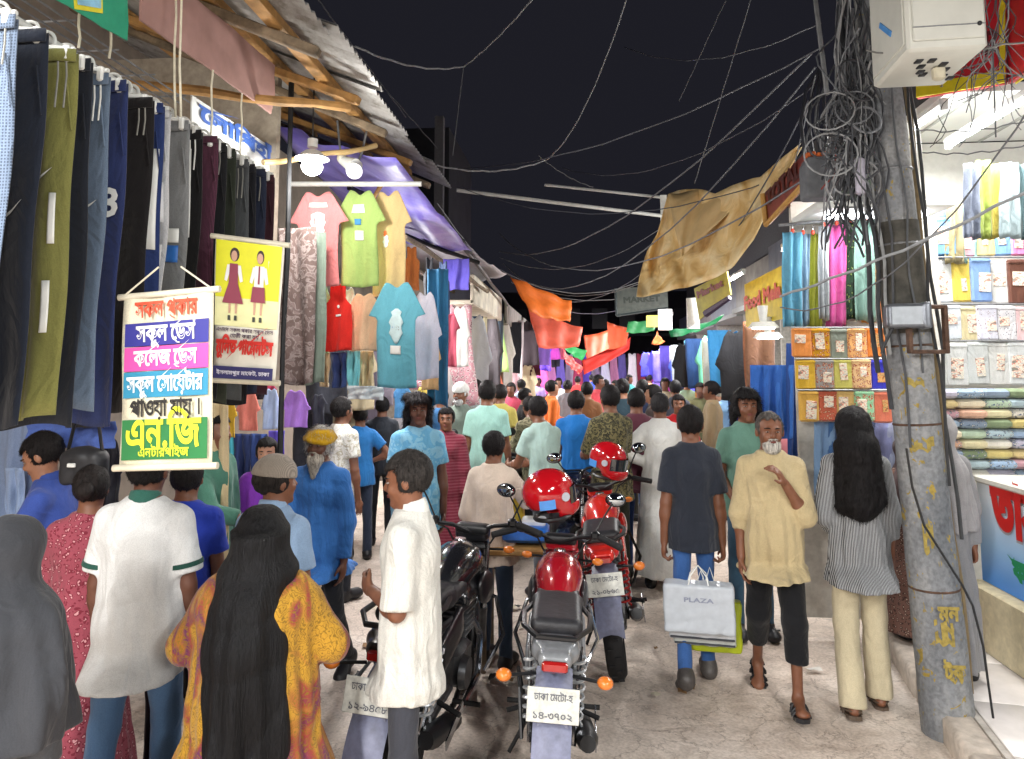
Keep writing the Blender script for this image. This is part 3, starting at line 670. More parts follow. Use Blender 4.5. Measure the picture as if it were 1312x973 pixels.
# ------------------------------------------------------------ ground
def ground_mat():
    t = NT('street_concrete'); v = t.obj()
    n1 = t.n('ShaderNodeTexNoise', i_Scale=.7, i_Detail=6.0, i_Roughness=.62, i_Distortion=.4); t.l(v, n1.inputs[0])
    n2 = t.n('ShaderNodeTexNoise', i_Scale=5.0, i_Detail=7.0, i_Roughness=.7, i_Distortion=.8); t.l(v, n2.inputs[0])
    n3 = t.n('ShaderNodeTexNoise', i_Scale=60.0, i_Detail=4.0); t.l(v, n3.inputs[0])
    c1 = t.ramp(n1.outputs[0], [(.3, lin('#cbbaac')), (.5, lin('#e2d3c6')), (.68, lin('#ece2d8'))])
    c2 = t.ramp(n2.outputs[0], [(.3, (.18, .15, .13)), (.43, (.7, .67, .64)), (.56, (1, 1, 1))])
    m = t.n('ShaderNodeMix', data_type='RGBA', blend_type='MULTIPLY'); m.inputs[0].default_value = .5; t.l(c1, m.inputs[6]); t.l(c2, m.inputs[7])
    vr = t.n('ShaderNodeTexVoronoi', i_Scale=3.2, feature='DISTANCE_TO_EDGE'); mixv = t.n('ShaderNodeMix', data_type='RGBA', blend_type='ADD'); mixv.inputs[0].default_value = .25
    t.l(v, mixv.inputs[6]); t.l(n2.outputs['Color'], mixv.inputs[7]); t.l(mixv.outputs[2], vr.inputs[0])
    cr = t.ramp(vr.outputs[0], [(.004, (.3, .27, .25)), (.014, (1, 1, 1))])
    m2 = t.n('ShaderNodeMix', data_type='RGBA', blend_type='MULTIPLY'); m2.inputs[0].default_value = .6; t.l(m.outputs[2], m2.inputs[6]); t.l(cr, m2.inputs[7])
    m3 = t.n('ShaderNodeMix', data_type='RGBA', blend_type='MULTIPLY'); m3.inputs[0].default_value = .5; t.l(m2.outputs[2], m3.inputs[6])
    t.l(t.ramp(n3.outputs[0], [(.35, (.6, .58, .55)), (.6, (1, 1, 1))]), m3.inputs[7]); t.l(m3.outputs[2], t.p.inputs['Base Color'])
    t.l(t.ramp(n2.outputs[0], [(.3, (.35,) * 3), (.6, (.8,) * 3)]), t.p.inputs['Roughness'])
    b = t.bump(n2.outputs[0], .5, .03); t.bump(n3.outputs[0], .5, .008, b); return t.m
m = MB(); nx, ny = 60, 90; rg = random.Random(3)
def gz(x, y): return .012 * math.sin(x * 1.7 + 1) * math.sin(y * 1.1) + .006 * math.sin(x * 5 + y * 3.1)
vs = []; xs = [-120, -60, -30, -12] + [-5 + i * .25 for i in range(41)] + [12, 30, 60, 120]; ys = [-30, -10, -5] + [-2 + i * .3 for i in range(70)] + [25, 40, 80, 160, 300]
for y in ys:
    for x in xs: vs.append((x, y, gz(x, y) - .012 if -5 < x < 5 and -2 < y < 19 else -.02))
n = len(xs); m.add(vs, [(j * n + i, j * n + i + 1, (j + 1) * n + i + 1, (j + 1) * n + i) for j in range(len(ys) - 1) for i in range(n - 1)])
o = m.build('street', ground_mat(), sharp=False); tag(o, kind='structure')
# right raised pavement: kerb line seen from (1185,925) to (1040,690)
k0 = atZ(1190, 925, .0); k1 = atZ(1042, 690, .0); kd = (k1 - k0).normalized(); kn_ = Vector((kd.y, -kd.x, 0))
ka = k0 - kd * 6; kb = k0 + kd * 34
PV = plain('#d9d3cd', .32, vary=.10, nscale=7, bump=.2)
def strip(name, o0, o1, z0, z1, mat, step=None):
    m = MB(); a, b = ka + kn_ * o0, kb + kn_ * o0; c, d = kb + kn_ * o1, ka + kn_ * o1
    m.add([(a.x, a.y, z0), (b.x, b.y, z0), (c.x, c.y, z0), (d.x, d.y, z0), (a.x, a.y, z1), (b.x, b.y, z1), (c.x, c.y, z1), (d.x, d.y, z1)],
          [(0, 3, 2, 1), (4, 5, 6, 7), (0, 1, 5, 4), (1, 2, 6, 5), (2, 3, 7, 6), (3, 0, 4, 7)])
    return tag(m.build(name, mat, smooth=False), kind='structure')
pave = strip('pavement', .17, 7.5, -.05, .125, plain('#b9b2aa', .6, vary=.2))
# kerb stones, each its own block
ks = plain('#b7aca0', .8, vary=.25, nscale=14, bump=.5); kr = tag(MB().box((0, 0, 0), (.01, .01, .01)).build('kerb', ks), kind='structure'); kr.location = (ka.x, ka.y, -.2)
m = MB(); m.bbox((0, 0, 0), (.155, .88, .20), .018); ksm = m.mesh('kerb_stone', ks); ang = math.atan2(-kd.x, kd.y)
for i in range(36):
    p = ka + kd * (.45 + i * .9) + kn_ * .085; q = link('kerb_stone', ksm, kr, (p.x - ka.x, p.y - ka.y, .235 + rg.uniform(-.006, .006)), ang + rg.uniform(-.01, .01))
# pale floor tiles on the pavement
tm = [plain('#e6e2de', .22, vary=.06, nscale=5, bump=.08), plain('#dcd6d2', .25, vary=.08, nscale=6, bump=.08), plain('#e9e6ea', .22, vary=.05, nscale=5, bump=.08)]
m = MB(); m.bbox((0, 0, 0), (.594, .594, .012), .003); tms = [m.mesh('floor_tile', t_) for t_ in tm]
for i in range(3, 22):
    for j in range(0, 5):
        p = ka + kd * (.3 + i * .6) + kn_ * (.5 + j * .6)
        link('floor_tile', tms[rg.randrange(3)], pave, (p.x, p.y, .1285 + rg.uniform(0, .002)), ang)
# ------------------------------------------------------------ left row of shops
WALLL = plain('#8f8478', .85, vary=.25, nscale=3, bump=.5)
def wall(name, c, d, mat, label, cat='wall'): return tag(MB().box(c, d).build(name, mat, smooth=False), label, cat)
wall('shop_wall', (-3.75, 8, 2.3), (.15, 26, 4.6), WALLL, 'long grimy back wall behind the left row of clothes stalls')
wall('boarding', (-2.85, 4.6, 3.1), (1.75, .06, 1.8), plain('#a39a8c', .85, vary=.2), 'pale cross boarding behind the yellow school poster', 'board')
# hoarding board, pinkish fascia seen from below
def quad_sheet(p0, p1, p2, p3, th=.012, nu=8, nv=4, wob=0.0, seed=0):   # p0 top-left p1 top-right p2 bottom-right p3 bottom-left
    p0, p1, p2, p3 = map(Vector, (p0, p1, p2, p3)); m = MB(); nn = (p1 - p0).cross(p3 - p0).normalized()
    def fn(u, v):
        p = p0.lerp(p1, u).lerp(p3.lerp(p2, u), v)
        return p + nn * wob * (math.sin(u * 7 + seed) * math.sin(v * 5 + seed * 2) + .5 * math.sin(u * 17 + v * 9 + seed))
    return m.sheet(fn, nu, nv, th)
X = -1.72
o = quad_sheet(atX(180, -60, X), atX(352, 84, X), atX(348, 146, X), atX(180, 26, X), .02, 16, 5, .006, 1).build('fascia_board', plain('#a7827c', .8, vary=.15, nscale=5, bump=.3)); tag(o, 'faded pink fascia board running above the rack of trousers', 'board')
# timber frame of the roof
fr = empty('awning_frame', (-2.2, 4.2, 3.2), 0, 'rough timber and bamboo frame carrying the corrugated iron roof', 'frame')
def beam(name, a, b, r, mat, parent, sq=False):
    a = Vector(a); b = Vector(b); m = MB(); off = parent.location if parent else Vector((0, 0, 0))
    if sq:
        d = (b - a); q = d.to_track_quat('Y', 'Z').to_matrix(); m.bbox((a + b) / 2 - off, (r * 2, d.length, r * 1.6), .006, q)
    else:
        n = 7; m.tube([a.lerp(b, i / n) - off + Vector((.006 * math.sin(i * 2.1 + a.x * 9), 0, .008 * math.sin(i * 1.7 + a.y * 5))) for i in range(n + 1)], [r * (1 + .12 * math.sin(i * 2.9)) for i in range(n + 1)], 8)
    return m.build(name, mat, parent)
RZ = lambda x: 3.52 + (-1.2 - x) * .42      # underside of the iron roof rises away from the street
for x in (-1.46, -1.8, -2.3, -2.9): beam('purlin', (x, 1.2, RZ(x) - .03), (x, 6.1, RZ(x) - .05), .035, WOOD, fr, True)
for i, y in enumerate((1.5, 2.5, 3.35, 4.0, 4.6, 5.3, 6.0)): beam('rafter', (-1.25, y, RZ(-1.25) - .10), (-3.4, y + (.25 if i % 2 else -.1), RZ(-3.4) - .1), .03, WOOD if i % 2 else WOODG, fr, True)
beam('post', (-1.74, 4.2, 0), (-1.74, 4.23, RZ(-1.74) - .1), .016, DARKM, fr)
beam('brace', (-1.9, 4.2, 3.15), (-1.4, 4.9, 3.45), .018, BAMBOO, fr); beam('brace', (-1.9, 6.0, 3.1), (-1.4, 5.4, 3.45), .018, WOOD, fr); beam('brace', (-2.4, 3.2, 3.3), (-1.3, 4.0, 3.4), .026, WOOD, fr)
# corrugated iron sheets, laid one after another
def iron():
    t = NT('corrugated_iron'); n1 = t.n('ShaderNodeTexNoise', i_Scale=4.0, i_Detail=6.0, i_Roughness=.7); t.l(t.obj(), n1.inputs[0])
    t.l(t.ramp(n1.outputs[0], [(.3, lin('#6d675f')), (.5, lin('#a9a9a8')), (.7, lin('#c6c7c8'))]), t.p.inputs['Base Color'])
    t.p.inputs['Metallic'].default_value = .15; t.l(t.ramp(n1.outputs[0], [(.35, (.75,) * 3), (.6, (.42,) * 3)]), t.p.inputs['Roughness']); return t.m
IR = iron(); rf = empty('corrugated_roof', (-1.2, 3.6, 3.55), 0, 'rusty corrugated iron roof sheets jutting over the left side of the alley', 'roof')
for i in range(7):
    y0 = 1.0 + i * .76; m = MB(); nu = 44; vs = []; fs = []; zo = .012 * (i % 2)
    for side in (0, .006):
        for j in range(8):
            t = j / 7; x = -1.14 - t * 2.6 + rg.uniform(-.0, .0)
            for k in range(nu + 1):
                y = y0 + .84 * k / nu; vs.append((x - .03 * (i % 3) + 1.2, y - 3.6, RZ(x) + .03 + zo + .011 * math.sin(k / nu * 2 * math.pi * 11) + side + .01 * math.sin(i + t * 5) - 3.55))
    w = nu + 1; o_ = 8 * w
    for j in range(7):
        for k in range(nu): fs += [(j * w + k, (j + 1) * w + k, (j + 1) * w + k + 1, j * w + k + 1), (o_ + j * w + k, o_ + j * w + k + 1, o_ + (j + 1) * w + k + 1, o_ + (j + 1) * w + k)]
    for k in range(nu): fs.append((k, k + 1, o_ + k + 1, o_ + k))
    m.add(vs, fs); m.build('iron_sheet', IR, rf)
# interior shelf backdrop of the near left shop: shelves with folded clothes
# blue-violet tarpaulin awning and grey end sheet
TP = NT('purple_tarpaulin'); n1 = TP.n('ShaderNodeTexNoise', i_Scale=3.0, i_Detail=5.0); TP.l(TP.obj(), n1.inputs[0])
TP.l(TP.ramp(n1.outputs[0], [(.3, lin('#6256b8')), (.5, lin('#7d74cc')), (.7, lin('#9a94d8'))]), TP.p.inputs['Base Color']); TP.p.inputs['Roughness'].default_value = .45; TP.bump(n1.outputs[0], .6, .04)
tr = TP.p.inputs['Transmission Weight']; TPM = TP.m
XA = -1.16
def tarp(name, pts4, mat, label, nu=24, nv=14, sag=.05, seed=0, folds=6, th=.006, amp=.02, cat='tarpaulin'):
    p0, p1, p2, p3 = map(Vector, pts4); nn = (p1 - p0).cross(p3 - p0).normalized(); m = MB()
    def fn(u, v):
        p = p0.lerp(p1, u).lerp(p3.lerp(p2, u), v)
        return p + nn * (amp * math.sin(folds * 3.1 * u + 2 * v + seed) + amp * .6 * math.sin(11 * v + 5 * u + seed * 2) + amp * .4 * math.sin(23 * u + 7 * math.sin(5 * v + seed))) - Vector((0, 0, 4 * sag * u * (1 - u) + 2 * sag * v * (1 - v)))
    o = m.sheet(fn, nu, nv, th).build(name, mat, sharp=False); return tag(o, label, cat)
tarp('tarpaulin', (Vector((-2.6, 5.6, 4.0)), atX(505, 205, XA - .05), atX(604, 322, XA), Vector((-2.6, 8.9, 3.6))), TPM, 'blue violet tarpaulin awning slung over the T-shirt stall', seed=1)
tarp('tarpaulin', (Vector((-2.6, 8.7, 3.65)), atX(596, 310, XA), atX(650, 350, XA + .05), Vector((-2.6, 13.0, 3.3))), plain('#a5a3aa', .6, vary=.2, nscale=5, bump=.4), 'pale grey tarpaulin sheet at the far end of the violet awning', seed=4)
for i, (a, b) in enumerate((((-1.95, 6.0, 3.45), (-1.22, 7.6, 3.25)), ((-1.5, 6.2, 3.05), (-1.25, 9.8, 2.95)), ((-2.2, 7.0, 3.4), (-1.15, 8.2, 3.1)), ((-1.7, 6.0, 2.95), (-1.7, 9.8, 2.95)), ((-1.25, 7.2, 3.25), (-1.25, 12.6, 3.0)))):
    o = beam('bamboo_pole', a, b, .024, WOODG if i % 2 else DARKM, None); tag(o, ['dark pole slanting under the near edge of the violet awning', 'long horizontal pole below the violet awning', 'crooked pole crossing beneath the violet awning', 'inner horizontal pole of the violet awning', 'dark outer edge pole of the grey sheet'][i], 'pole')
# further left shops: fascia boxes, posts and dark backs
for i, (y, c) in enumerate(((9.3, '#c9c2b0'), (13.5, '#77706a'), (17.5, '#8a857c'), (22, '#6d6a70'), (27, '#8c8078'))):
    r = empty('shop_canopy', (-2.3, y + 1.6, 2.75), 0, ['cream shop canopy over the patterned children clothes', 'grey shop canopy above the dark hanging trousers', 'third far canopy on the left of the alley', 'fourth far canopy on the left of the alley', 'farthest canopy on the left of the alley'][i], 'canopy')
    m = MB(); m.bbox((0, 0, 0), (1.9, 3.3, .07), .01); m.build('canopy_slab', plain(c, .7, vary=.25, nscale=5), r)
    m = MB(); m.bbox((.93, 0, .17), (.05, 3.3, .38), .01); m.build('fascia', plain(c, .7, vary=.3, nscale=4), r)
    for q in (-1.55, 1.55):
        m = MB(); m.cyl((.85, q, -2.75), (.85, q, 0), .03, n=10); m.build('post', RUST, r)
    wall('shop_wall', (-2.75, y + 3.4, 1.4), (1.7, .08, 2.8), plain('#6a645e', .9, vary=.3), 'partition wall behind the %s far left stall' % ('first', 'second', 'third', 'fourth', 'fifth')[i])
# ------------------------------------------------------------ right row
# bright shop: side wall facing the viewer, ceiling, back wall
CEI = plain('#e8ebe8', .5, vary=.04, nscale=3, bump=.05)
r = empty('bright_shop', (3.4, 5, .13), 0, 'bright open cloth shop with white ceiling beside the concrete pole', 'shop'); off = r.location
def rb(name, c, d, mat, par=None): 
    m = MB(); m.box(Vector(c) - off, d); return m.build(name, mat, par or r, smooth=False)
rb('wall', (4.1, 6.49, 1.97), (2.9, .08, 3.7), plain('#d7d7d2', .7, vary=.06)); rb('wall', (5.5, 4.1, 1.97), (.08, 4.2, 3.7), plain('#d7d7d2', .7, vary=.06))
rb('ceiling', (4.05, 5.85, 3.86), (3.0, 1.2, .06), CEI); rb('ceiling', (4.5, 3.55, 3.86), (2.1, 3.4, .06), CEI)
for i in range(5):
    m = MB(); m.box(Vector((2.75 + i * .6, 5.85, 3.822)) - off, (.02, 1.16, .012)); m.build('ceiling_joint', plain('#a9aca8', .6), r, smooth=False)
# red fascia sign with yellow border: one panel faces the viewer, the other turns along the street
SR = plain('#b5202c', .4, vary=.1); SY = plain('#cdbb20', .45, vary=.1)
def fascia_sign(TL, TR, BR, BL, label):
    sg = empty('shop_sign', BL, 0, label, 'sign'); nn = (TR - TL).cross(BL - TL).normalized(); nn = nn if nn.y < 0 else -nn
    f = lambda u, v, o: TL.lerp(TR, u).lerp(BL.lerp(BR, u), v) + nn * o - BL
    quad_sheet(f(0, 0, 0), f(1, 0, 0), f(1, 1, 0), f(0, 1, 0), .05, 10, 2).build('panel', SR, sg)
    quad_sheet(f(0, .86, .035), f(1, .86, .035), f(1, 1, .035), f(0, 1, .035), .02, 4, 1).build('border', SY, sg); quad_sheet(f(.94, 0, .04), f(1, 0, .04), f(1, .86, .04), f(.94, .86, .04), .02, 1, 2).build('border', SY, sg)
    return sg, f
def on_wall(loc, dirx, up, scale=1): # matrix with text x along dirx, y along up
    x = Vector(dirx).normalized(); u = Vector(up); u = (u - x * u.dot(x)).normalized(); z = x.cross(u); M = Matrix((x, u, z)).transposed().to_4x4(); M.translation = loc; return M
c1_, c2_ = atY(1290, 108, 5.0), atY(1290, -10, 5.0)
sg, f = fascia_sign(atY(1176, 20, 5.35), c2_, c1_, atY(1176, 127, 5.35), 'red shop sign with a yellow border facing the viewer over the bright right shop')
text_mesh('TOSOR', .22, plain('#5a1018', .5), sg, on_wall(f(.45, .66, .04), f(1, 0, 0) - f(0, 0, 0), f(0, 0, 0) - f(0, 1, 0)), width=.55)
fascia_sign(c2_ + Vector((.02, 0, 0)), atY(1460, -260, 3.6), atY(1460, -10, 3.6), c1_ + Vector((.02, 0, 0)), 'second red and yellow sign panel turning along the street at the right edge')
# other shopfronts further along the right
for i, (y, w, c) in enumerate(((7.0, 2.6, '#3c4a42'), (10.0, 3.2, '#4a4d55'), (13.6, 3.4, '#5b574f'), (17.6, 4.0, '#4b4f58'), (22, 5.0, '#57504e'), (28, 5.0, '#464a55'))):
    x = 3.2 + .16 * (y - 6) * .35
    r = empty('market_shop', (x + 1.1, y + w / 2, .12), 0, ['dark shop behind the tan tarpaulin', 'shop behind the yellow arrow sign', 'third shop along the right side', 'fourth shop along the right side', 'fifth shop along the right side', 'farthest shop on the right side'][i], 'shop')
    m = MB(); m.box((0, w / 2 - .05, 1.5), (2.2, .08, 3.0)); m.build('wall', plain('#8f8c86', .85, vary=.25), r, smooth=False)
    m = MB(); m.box((1.1, 0, 1.5), (.08, w, 3.0)); m.build('wall', plain('#9a968e', .85, vary=.25), r, smooth=False)
    m = MB(); m.box((-.1, 0, 3.05), (2.5, w, .1)); m.build('ceiling', plain('#777a78', .8, vary=.2), r, smooth=False)
    m = MB(); m.box((-1.2, 0, 3.5), (.1, w, .8)); m.build('fascia', plain(c, .6, vary=.35, nscale=4), r, smooth=False)
    m = MB(); m.box((.1, 0, 4.6), (2.0, w, 1.4)); m.build('upper_storey', plain('#3a3b3e', .9, vary=.3), r, smooth=False)
# end of the alley: far dim buildings and one on the left behind the roofs
def block(x, y, w, d, h, c, label, fl=3):
    r = empty('building', (x, y, 0), 0, label, 'building'); m = MB(); m.box((0, 0, h / 2), (w, d, h)); m.build('wall', plain(c, .9, vary=.25, nscale=2), r, smooth=False)
    wm = plain('#26282c', .3, vary=.3)
    for k in range(fl):
        z = h - 1.6 - k * 2.9
        if z < 1: break
        m = MB(); m.box((0, -d / 2 - .45, z - 1.0), (w + .1, .9, .14)); m.build('balcony', plain('#55565a', .9, vary=.25), r, smooth=False)
        for j in range(int(w / 1.6)):
            q = MB(); q.box((-w / 2 + .9 + j * 1.6, -d / 2 - .02, z), (.9, .06, 1.2)); q.build('window', wm, r, smooth=False)
    for q in (-1, 1):
        m = MB(); m.box((q * (w / 2 - .1), -d / 2 - .8, h / 2), (.22, .22, h)); m.build('column', plain('#6d6d70', .9), r, smooth=False)
    return r
block(-4.75, 21, 2.6, 4, 8.3, '#2d2e33', 'dim concrete building with balconies rising behind the left roofs')
block(2, 46, 26, 4, 6.4, '#2c2b30', 'dark building closing the far end of the alley', 2)
# ------------------------------------------------------------ hanging goods
NAMES = {'black': '141416', 'charcoal': '3a3b3f', 'dark grey': '55565a', 'grey': '8a8b8e', 'pale grey': 'b9babc', 'white': 'ececea', 'cream': 'e6dcc0', 'beige': 'cbb88e', 'tan': 'a9855a', 'brown': '6b4430', 'rust': 'a5542c',
 'orange': 'ec8a2c', 'peach': 'edbb98', 'yellow': 'e8cf3c', 'gold': 'd8a82c', 'lime green': 'b8cc3a', 'olive green': '7f8048', 'pale green': 'b6e0b8', 'mint green': 'a6dcc8', 'green': '3c9a58', 'dark green': '27543c', 'teal': '2a8c94', 'sage green': '8ea094',
 'sky blue': '72c0e4', 'pale blue': 'b2cce8', 'blue': '2c68c8', 'royal blue': '2b3fb4', 'navy blue': '1e2748', 'steel blue': '6a7f98', 'denim blue': '4a6a98', 'lilac': 'b8a2dc', 'violet': '7048c0', 'purple': '6a2c86', 'magenta': 'c83c9a',
 'pink': 'ee9ab0', 'rose': 'c8607a', 'coral': 'e8705c', 'red': 'd22c28', 'maroon': '6a2030', 'plum': '4e2c44'}
def cname(h):
    a = lin(h); a = [v ** .45 for v in a]
    return min(NAMES, key=lambda k: sum((p - q ** .45) ** 2 for p, q in zip(a, lin(NAMES[k]))))
ORD = 'leftmost second third fourth fifth sixth seventh eighth ninth tenth eleventh twelfth thirteenth fourteenth fifteenth sixteenth seventeenth eighteenth nineteenth twentieth'.split()
def prof(kind, v):
    if kind == 'tee':
        if v < .04: return .20 + v / .04 * .06
        if v < .27: return .26 + (v - .04) / .23 * .24
        if v < .32: return .5 - (v - .27) / .05 * .17
        return .33 + .02 * v
    if kind == 'shirt':
        if v < .05: return .16 + v / .05 * .1
        if v < .5: return .26 + (v - .05) / .45 * .22
        if v < .54: return .48 - (v - .5) / .04 * .12
        return .36 + .02 * v
    if kind == 'tank': return .25 if v < .25 else min(.42, .25 + (v - .25) * 3)
    if kind == 'pants': return .47 + .03 * math.sin(v * 3) - .09 * v
    if kind == 'dress': return (.30 if v < .3 else .30 + (v - .3) * .28)
    return .5
def garment(kind, loc, w, h, mat, label, cat, name=None, rz=0, group=None, seed=0, folds=3, amp=None, slant=0, nu=18, nv=26, th=.007, parts=None, skew=0.0):
    a = amp if amp is not None else .03 * min(1, w * 3)
    def fn(u, v):
        hw = prof(kind, v) * w; x = (u * 2 - 1) * hw; fx = x / w
        g = .25 + .75 * v
        if kind in ('scarf', 'sheet'): g = .6 + .4 * v
        y = a * g * (math.sin(folds * 6.283 * fx + seed + .8 * math.sin(v * 4 + seed)) + .45 * math.sin(folds * 11.3 * fx + seed * 2 + 3 * v)) + .25 * a * math.sin(13 * v + 7 * fx + seed)
        if kind == 'pants': y += .03 * math.exp(-(fx * 9) ** 2) * min(1, v * 3)
        z = -h * v
        if kind in ('tee', 'shirt', 'tank', 'dress'):
            z -= (.05 * h * math.exp(-(fx / .09) ** 2) * max(0, 1 - v * 10)) + max(0, abs(fx) - .18) * .35 * w * (1 if v < .4 else 0) * (1 - v)
        z -= .012 * h * math.sin(6 * fx + seed) * v
        return Vector((x + slant * v * h + .01 * w * math.sin(7 * v + seed), y, z + skew * fx * w))
    m = MB()
    m.sheet(fn, nu, nv, th)
    nm = name or {'tee': 't_shirt', 'shirt': 'shirt', 'tank': 'vest', 'pants': 'trousers', 'dress': 'dress', 'scarf': 'scarf', 'sheet': 'cloth'}[kind]
    o = m.build(nm, mat, None, loc=loc, rz=rz, sharp=False); tag(o, label, cat, group)
    for (pn, u0, u1, v0, v1, shape, pm) in (parts or []):
        q = MB(); off = Vector((0, -.006 - th * .5, 0))
        if shape == 'rect':
            q.sheet(lambda u, v: fn(u0 + (u1 - u0) * u, v0 + (v1 - v0) * v) + off, 4, 5, .003)
        else:
            q.sheet(lambda u, v: fn((u0 + u1) / 2 + (u1 - u0) / 2 * (u * 2 - 1) * math.sqrt(max(.02, 1 - (v * 2 - 1) ** 2)) * (1 + .2 * math.sin(v * 19 + seed)), v0 + (v1 - v0) * v) + off, 6, 10, .003)
        q.build(pn, pm, o, sharp=False)
    o['_fn'] = 0; del o['_fn']; garment.fn = fn
    return o
def gpx(kind, x0, x1, yt, yb, Y, mat, label, cat, **kw):
    p = atY((x0 + x1) / 2, yt, Y); b = atY((x0 + x1) / 2, yb, Y)
    return garment(kind, p, (x1 - x0) / FPX * Y, p.z - b.z, mat, label, cat, slant=kw.pop('slant', (b.x - p.x) / max(.1, (p.z - b.z))), **kw)
# --- trousers on the near rack
RX = -1.66
_a = atX(72, 78, -1.6); _b = atX(342, 236, -1.6); PL = _a.z - atX(52, 532, -1.6).z
def zrail(Y): return _a.z + (_b.z - _a.z) * (Y - _a.y) / (_b.y - _a.y) + .085
rail = MB(); rail.tube([(RX, .9, zrail(.9)), (RX, 2.0, zrail(2)), (RX, 3.5, zrail(3.5))], .014, 8); tag(rail.build('rail', WHITEP), 'white pipe rail carrying the row of trousers', 'rail')
WH = plain('#e4e6e2', .35, vary=.04, bump=0)
PANTS = [(10, '#3f4a5c', 'steel and black checked', 'check'), (50, '#1f2634', 'navy blue', None), (89, '#7d7d45', 'olive green', None), (109, '#1c212b', 'inky black', None), (134, '#66788e', 'steel blue', None), (158, '#2a3663', 'royal navy', None),
 (192, '#1b191b', 'plain black', None), (205, '#27386a', 'bright navy', None), (214, '#c9cbce', 'white and grey panelled', None), (240, '#85888a', 'heather grey', None), (257, '#141416', 'black triple striped', None), (277, '#33202c', 'dark plum', 'vstripe'), (288, '#1a1b1f', 'soft black', None),
 (301, '#33392f', 'dark olive', None), (318, '#54585b', 'slate grey', None), (327, '#1d1e24', 'thin black', None), (340, '#252c40', 'dark indigo', None), (351, '#3a1c26', 'dark maroon', None)]
for i, (px, hx, nm, pat) in enumerate(PANTS):
    Y = atX(px, 250, -1.5).y
    p = Vector((-1.66, Y, zrail(Y) - .085 + rg.uniform(-.01, .01))); L = PL + rg.uniform(-.03, .05) - (.25 if i in (8, 11) else 0)
    parts = []
    if i == 1: parts = [('trouser_logo', .55, .9, .44, .47, 'swoosh', WH)]
    if i == 2: parts = [('trouser_logo', .60, .86, .33, .355, 'swoosh', WH), ('side_stripe', .84, .90, .40, .54, 'rect', WH), ('side_stripe', .80, .87, .64, .78, 'rect', WH)]
    if i == 4: parts = [('trouser_logo', .66, .92, .38, .40, 'swoosh', WH)]
    if i == 7: parts = [('side_panel', .78, .97, .15, .5, 'rect', WH)]
    if i == 8: parts = [('printed_tag', .5, .95, .32, .5, 'rect', plain('#d8dadc', .5)), ('tag_code', .62, .85, .36, .44, 'rect', plain('#222222', .6)), ('printed_tag', .55, .95, .6, .8, 'rect', plain('#e4e4e2', .5))]
    if i == 9: parts = [('size_label', .55, .9, .44, .5, 'rect', plain('#2f6fc0', .5)), ('size_label', .55, .9, .38, .43, 'rect', WH)]
    if i == 10: parts = [('side_stripe', .62 + .1 * k, .67 + .1 * k, .06, .38, 'rect', WH) for k in range(3)] 
    sw = [q for q in parts if q[5] == 'swoosh']; parts = [q for q in parts if q[5] != 'swoosh']
    m_ = fabric(hx, pat, ('#66758a',) if i == 0 else ('#6a3a50',), 3 if i == 0 else 5)
    o = garment('pants', p, .34, L, m_, '%s trousers hanging %s along the near rack' % (nm, 'at the far end' if i == 17 else 'as the ' + ORD[i] if i else 'at the very edge'), 'trousers', seed=i * 1.3, folds=1.5, amp=.016, group='trousers on the near rack', slant=.02, parts=parts, nu=16, nv=24)
    fn = garment.fn
    MB().sheet(lambda u, v: fn(u, v * .035) + Vector((0, -.012, .01)), 10, 2, .008).build('waistband', m_, o, sharp=False)
    if i % 2 == 0:
        for q_ in (.86, .93): MB().tube([fn(q_, .03) + Vector((0, -.018, 0)), fn(q_ + .01, .07) + Vector((0, -.02, 0)), fn(q_ - .01, .12 + .02 * (i % 3)) + Vector((0, -.018, 0))], .0028, 5).build('drawstring', WH if i in (4, 10) else plain('#8a8a84', .8), o)
    MB().tube([fn(.93, .09) + Vector((0, -.012, 0)), fn(.985, .22) + Vector((0, -.012, 0))], .003, 5).build('pocket_seam', m_, o)
    for (pn, u0, u1, v0, v1, _, pm) in sw:
        q = MB(); n = 12; top = []; bot = []
        for k in range(n + 1):
            t = k / n; u = u0 + (u1 - u0) * t; c = v1 - (v1 - v0) * (t ** 1.5) + .01 * math.sin(t * 3.14); wd_ = .013 * math.sin(math.pi * min(1, (1 - t) * 1.0 + .02)) ** .7 * (1 - t * .6)
            top.append(fn(u, c - wd_ * .5) + Vector((0, -.016, 0))); bot.append(fn(u, c + wd_ * .5) + Vector((0, -.016, 0)))
        q.add(top + bot, [(k, k + 1, n + 2 + k, n + 1 + k) for k in range(n)]); q.build(pn, pm, o)
    if i == 5:
        M = Matrix.Translation(fn(.90, .40) + Vector((0, -.03, 0))) @ Matrix.Rotation(R(90), 4, 'X'); text_mesh('3', .13, WH, o, M, name='number', bold=.03)
    # hanger
    hg = empty('clothes_hanger', (RX, Y, zrail(Y) + .003), 0, 'white plastic clip hanger holding the %s trousers' % nm, 'hanger', 'hangers on the near rack')
    m = MB(); m.tube([(.0 + .032 * math.cos(t), 0, -.012 + .032 * math.sin(t)) for t in [R(200 - 20 * k) for k in range(12)]] + [(0.012, 0, -.045), (0, 0, -.075)], .0055, 6); m.build('hook', WH, hg)
    m = MB(); m.tube([(-.15, 0, -.075), (-.08, 0, -.066), (0, 0, -.06), (.08, 0, -.066), (.15, 0, -.075)], .008, 6); m.build('bar', WH, hg)
    for q in (-.12, .13): MB().bbox((q, -.004, -.088), (.022, .028, .05), .005).build('clip', WH, hg)
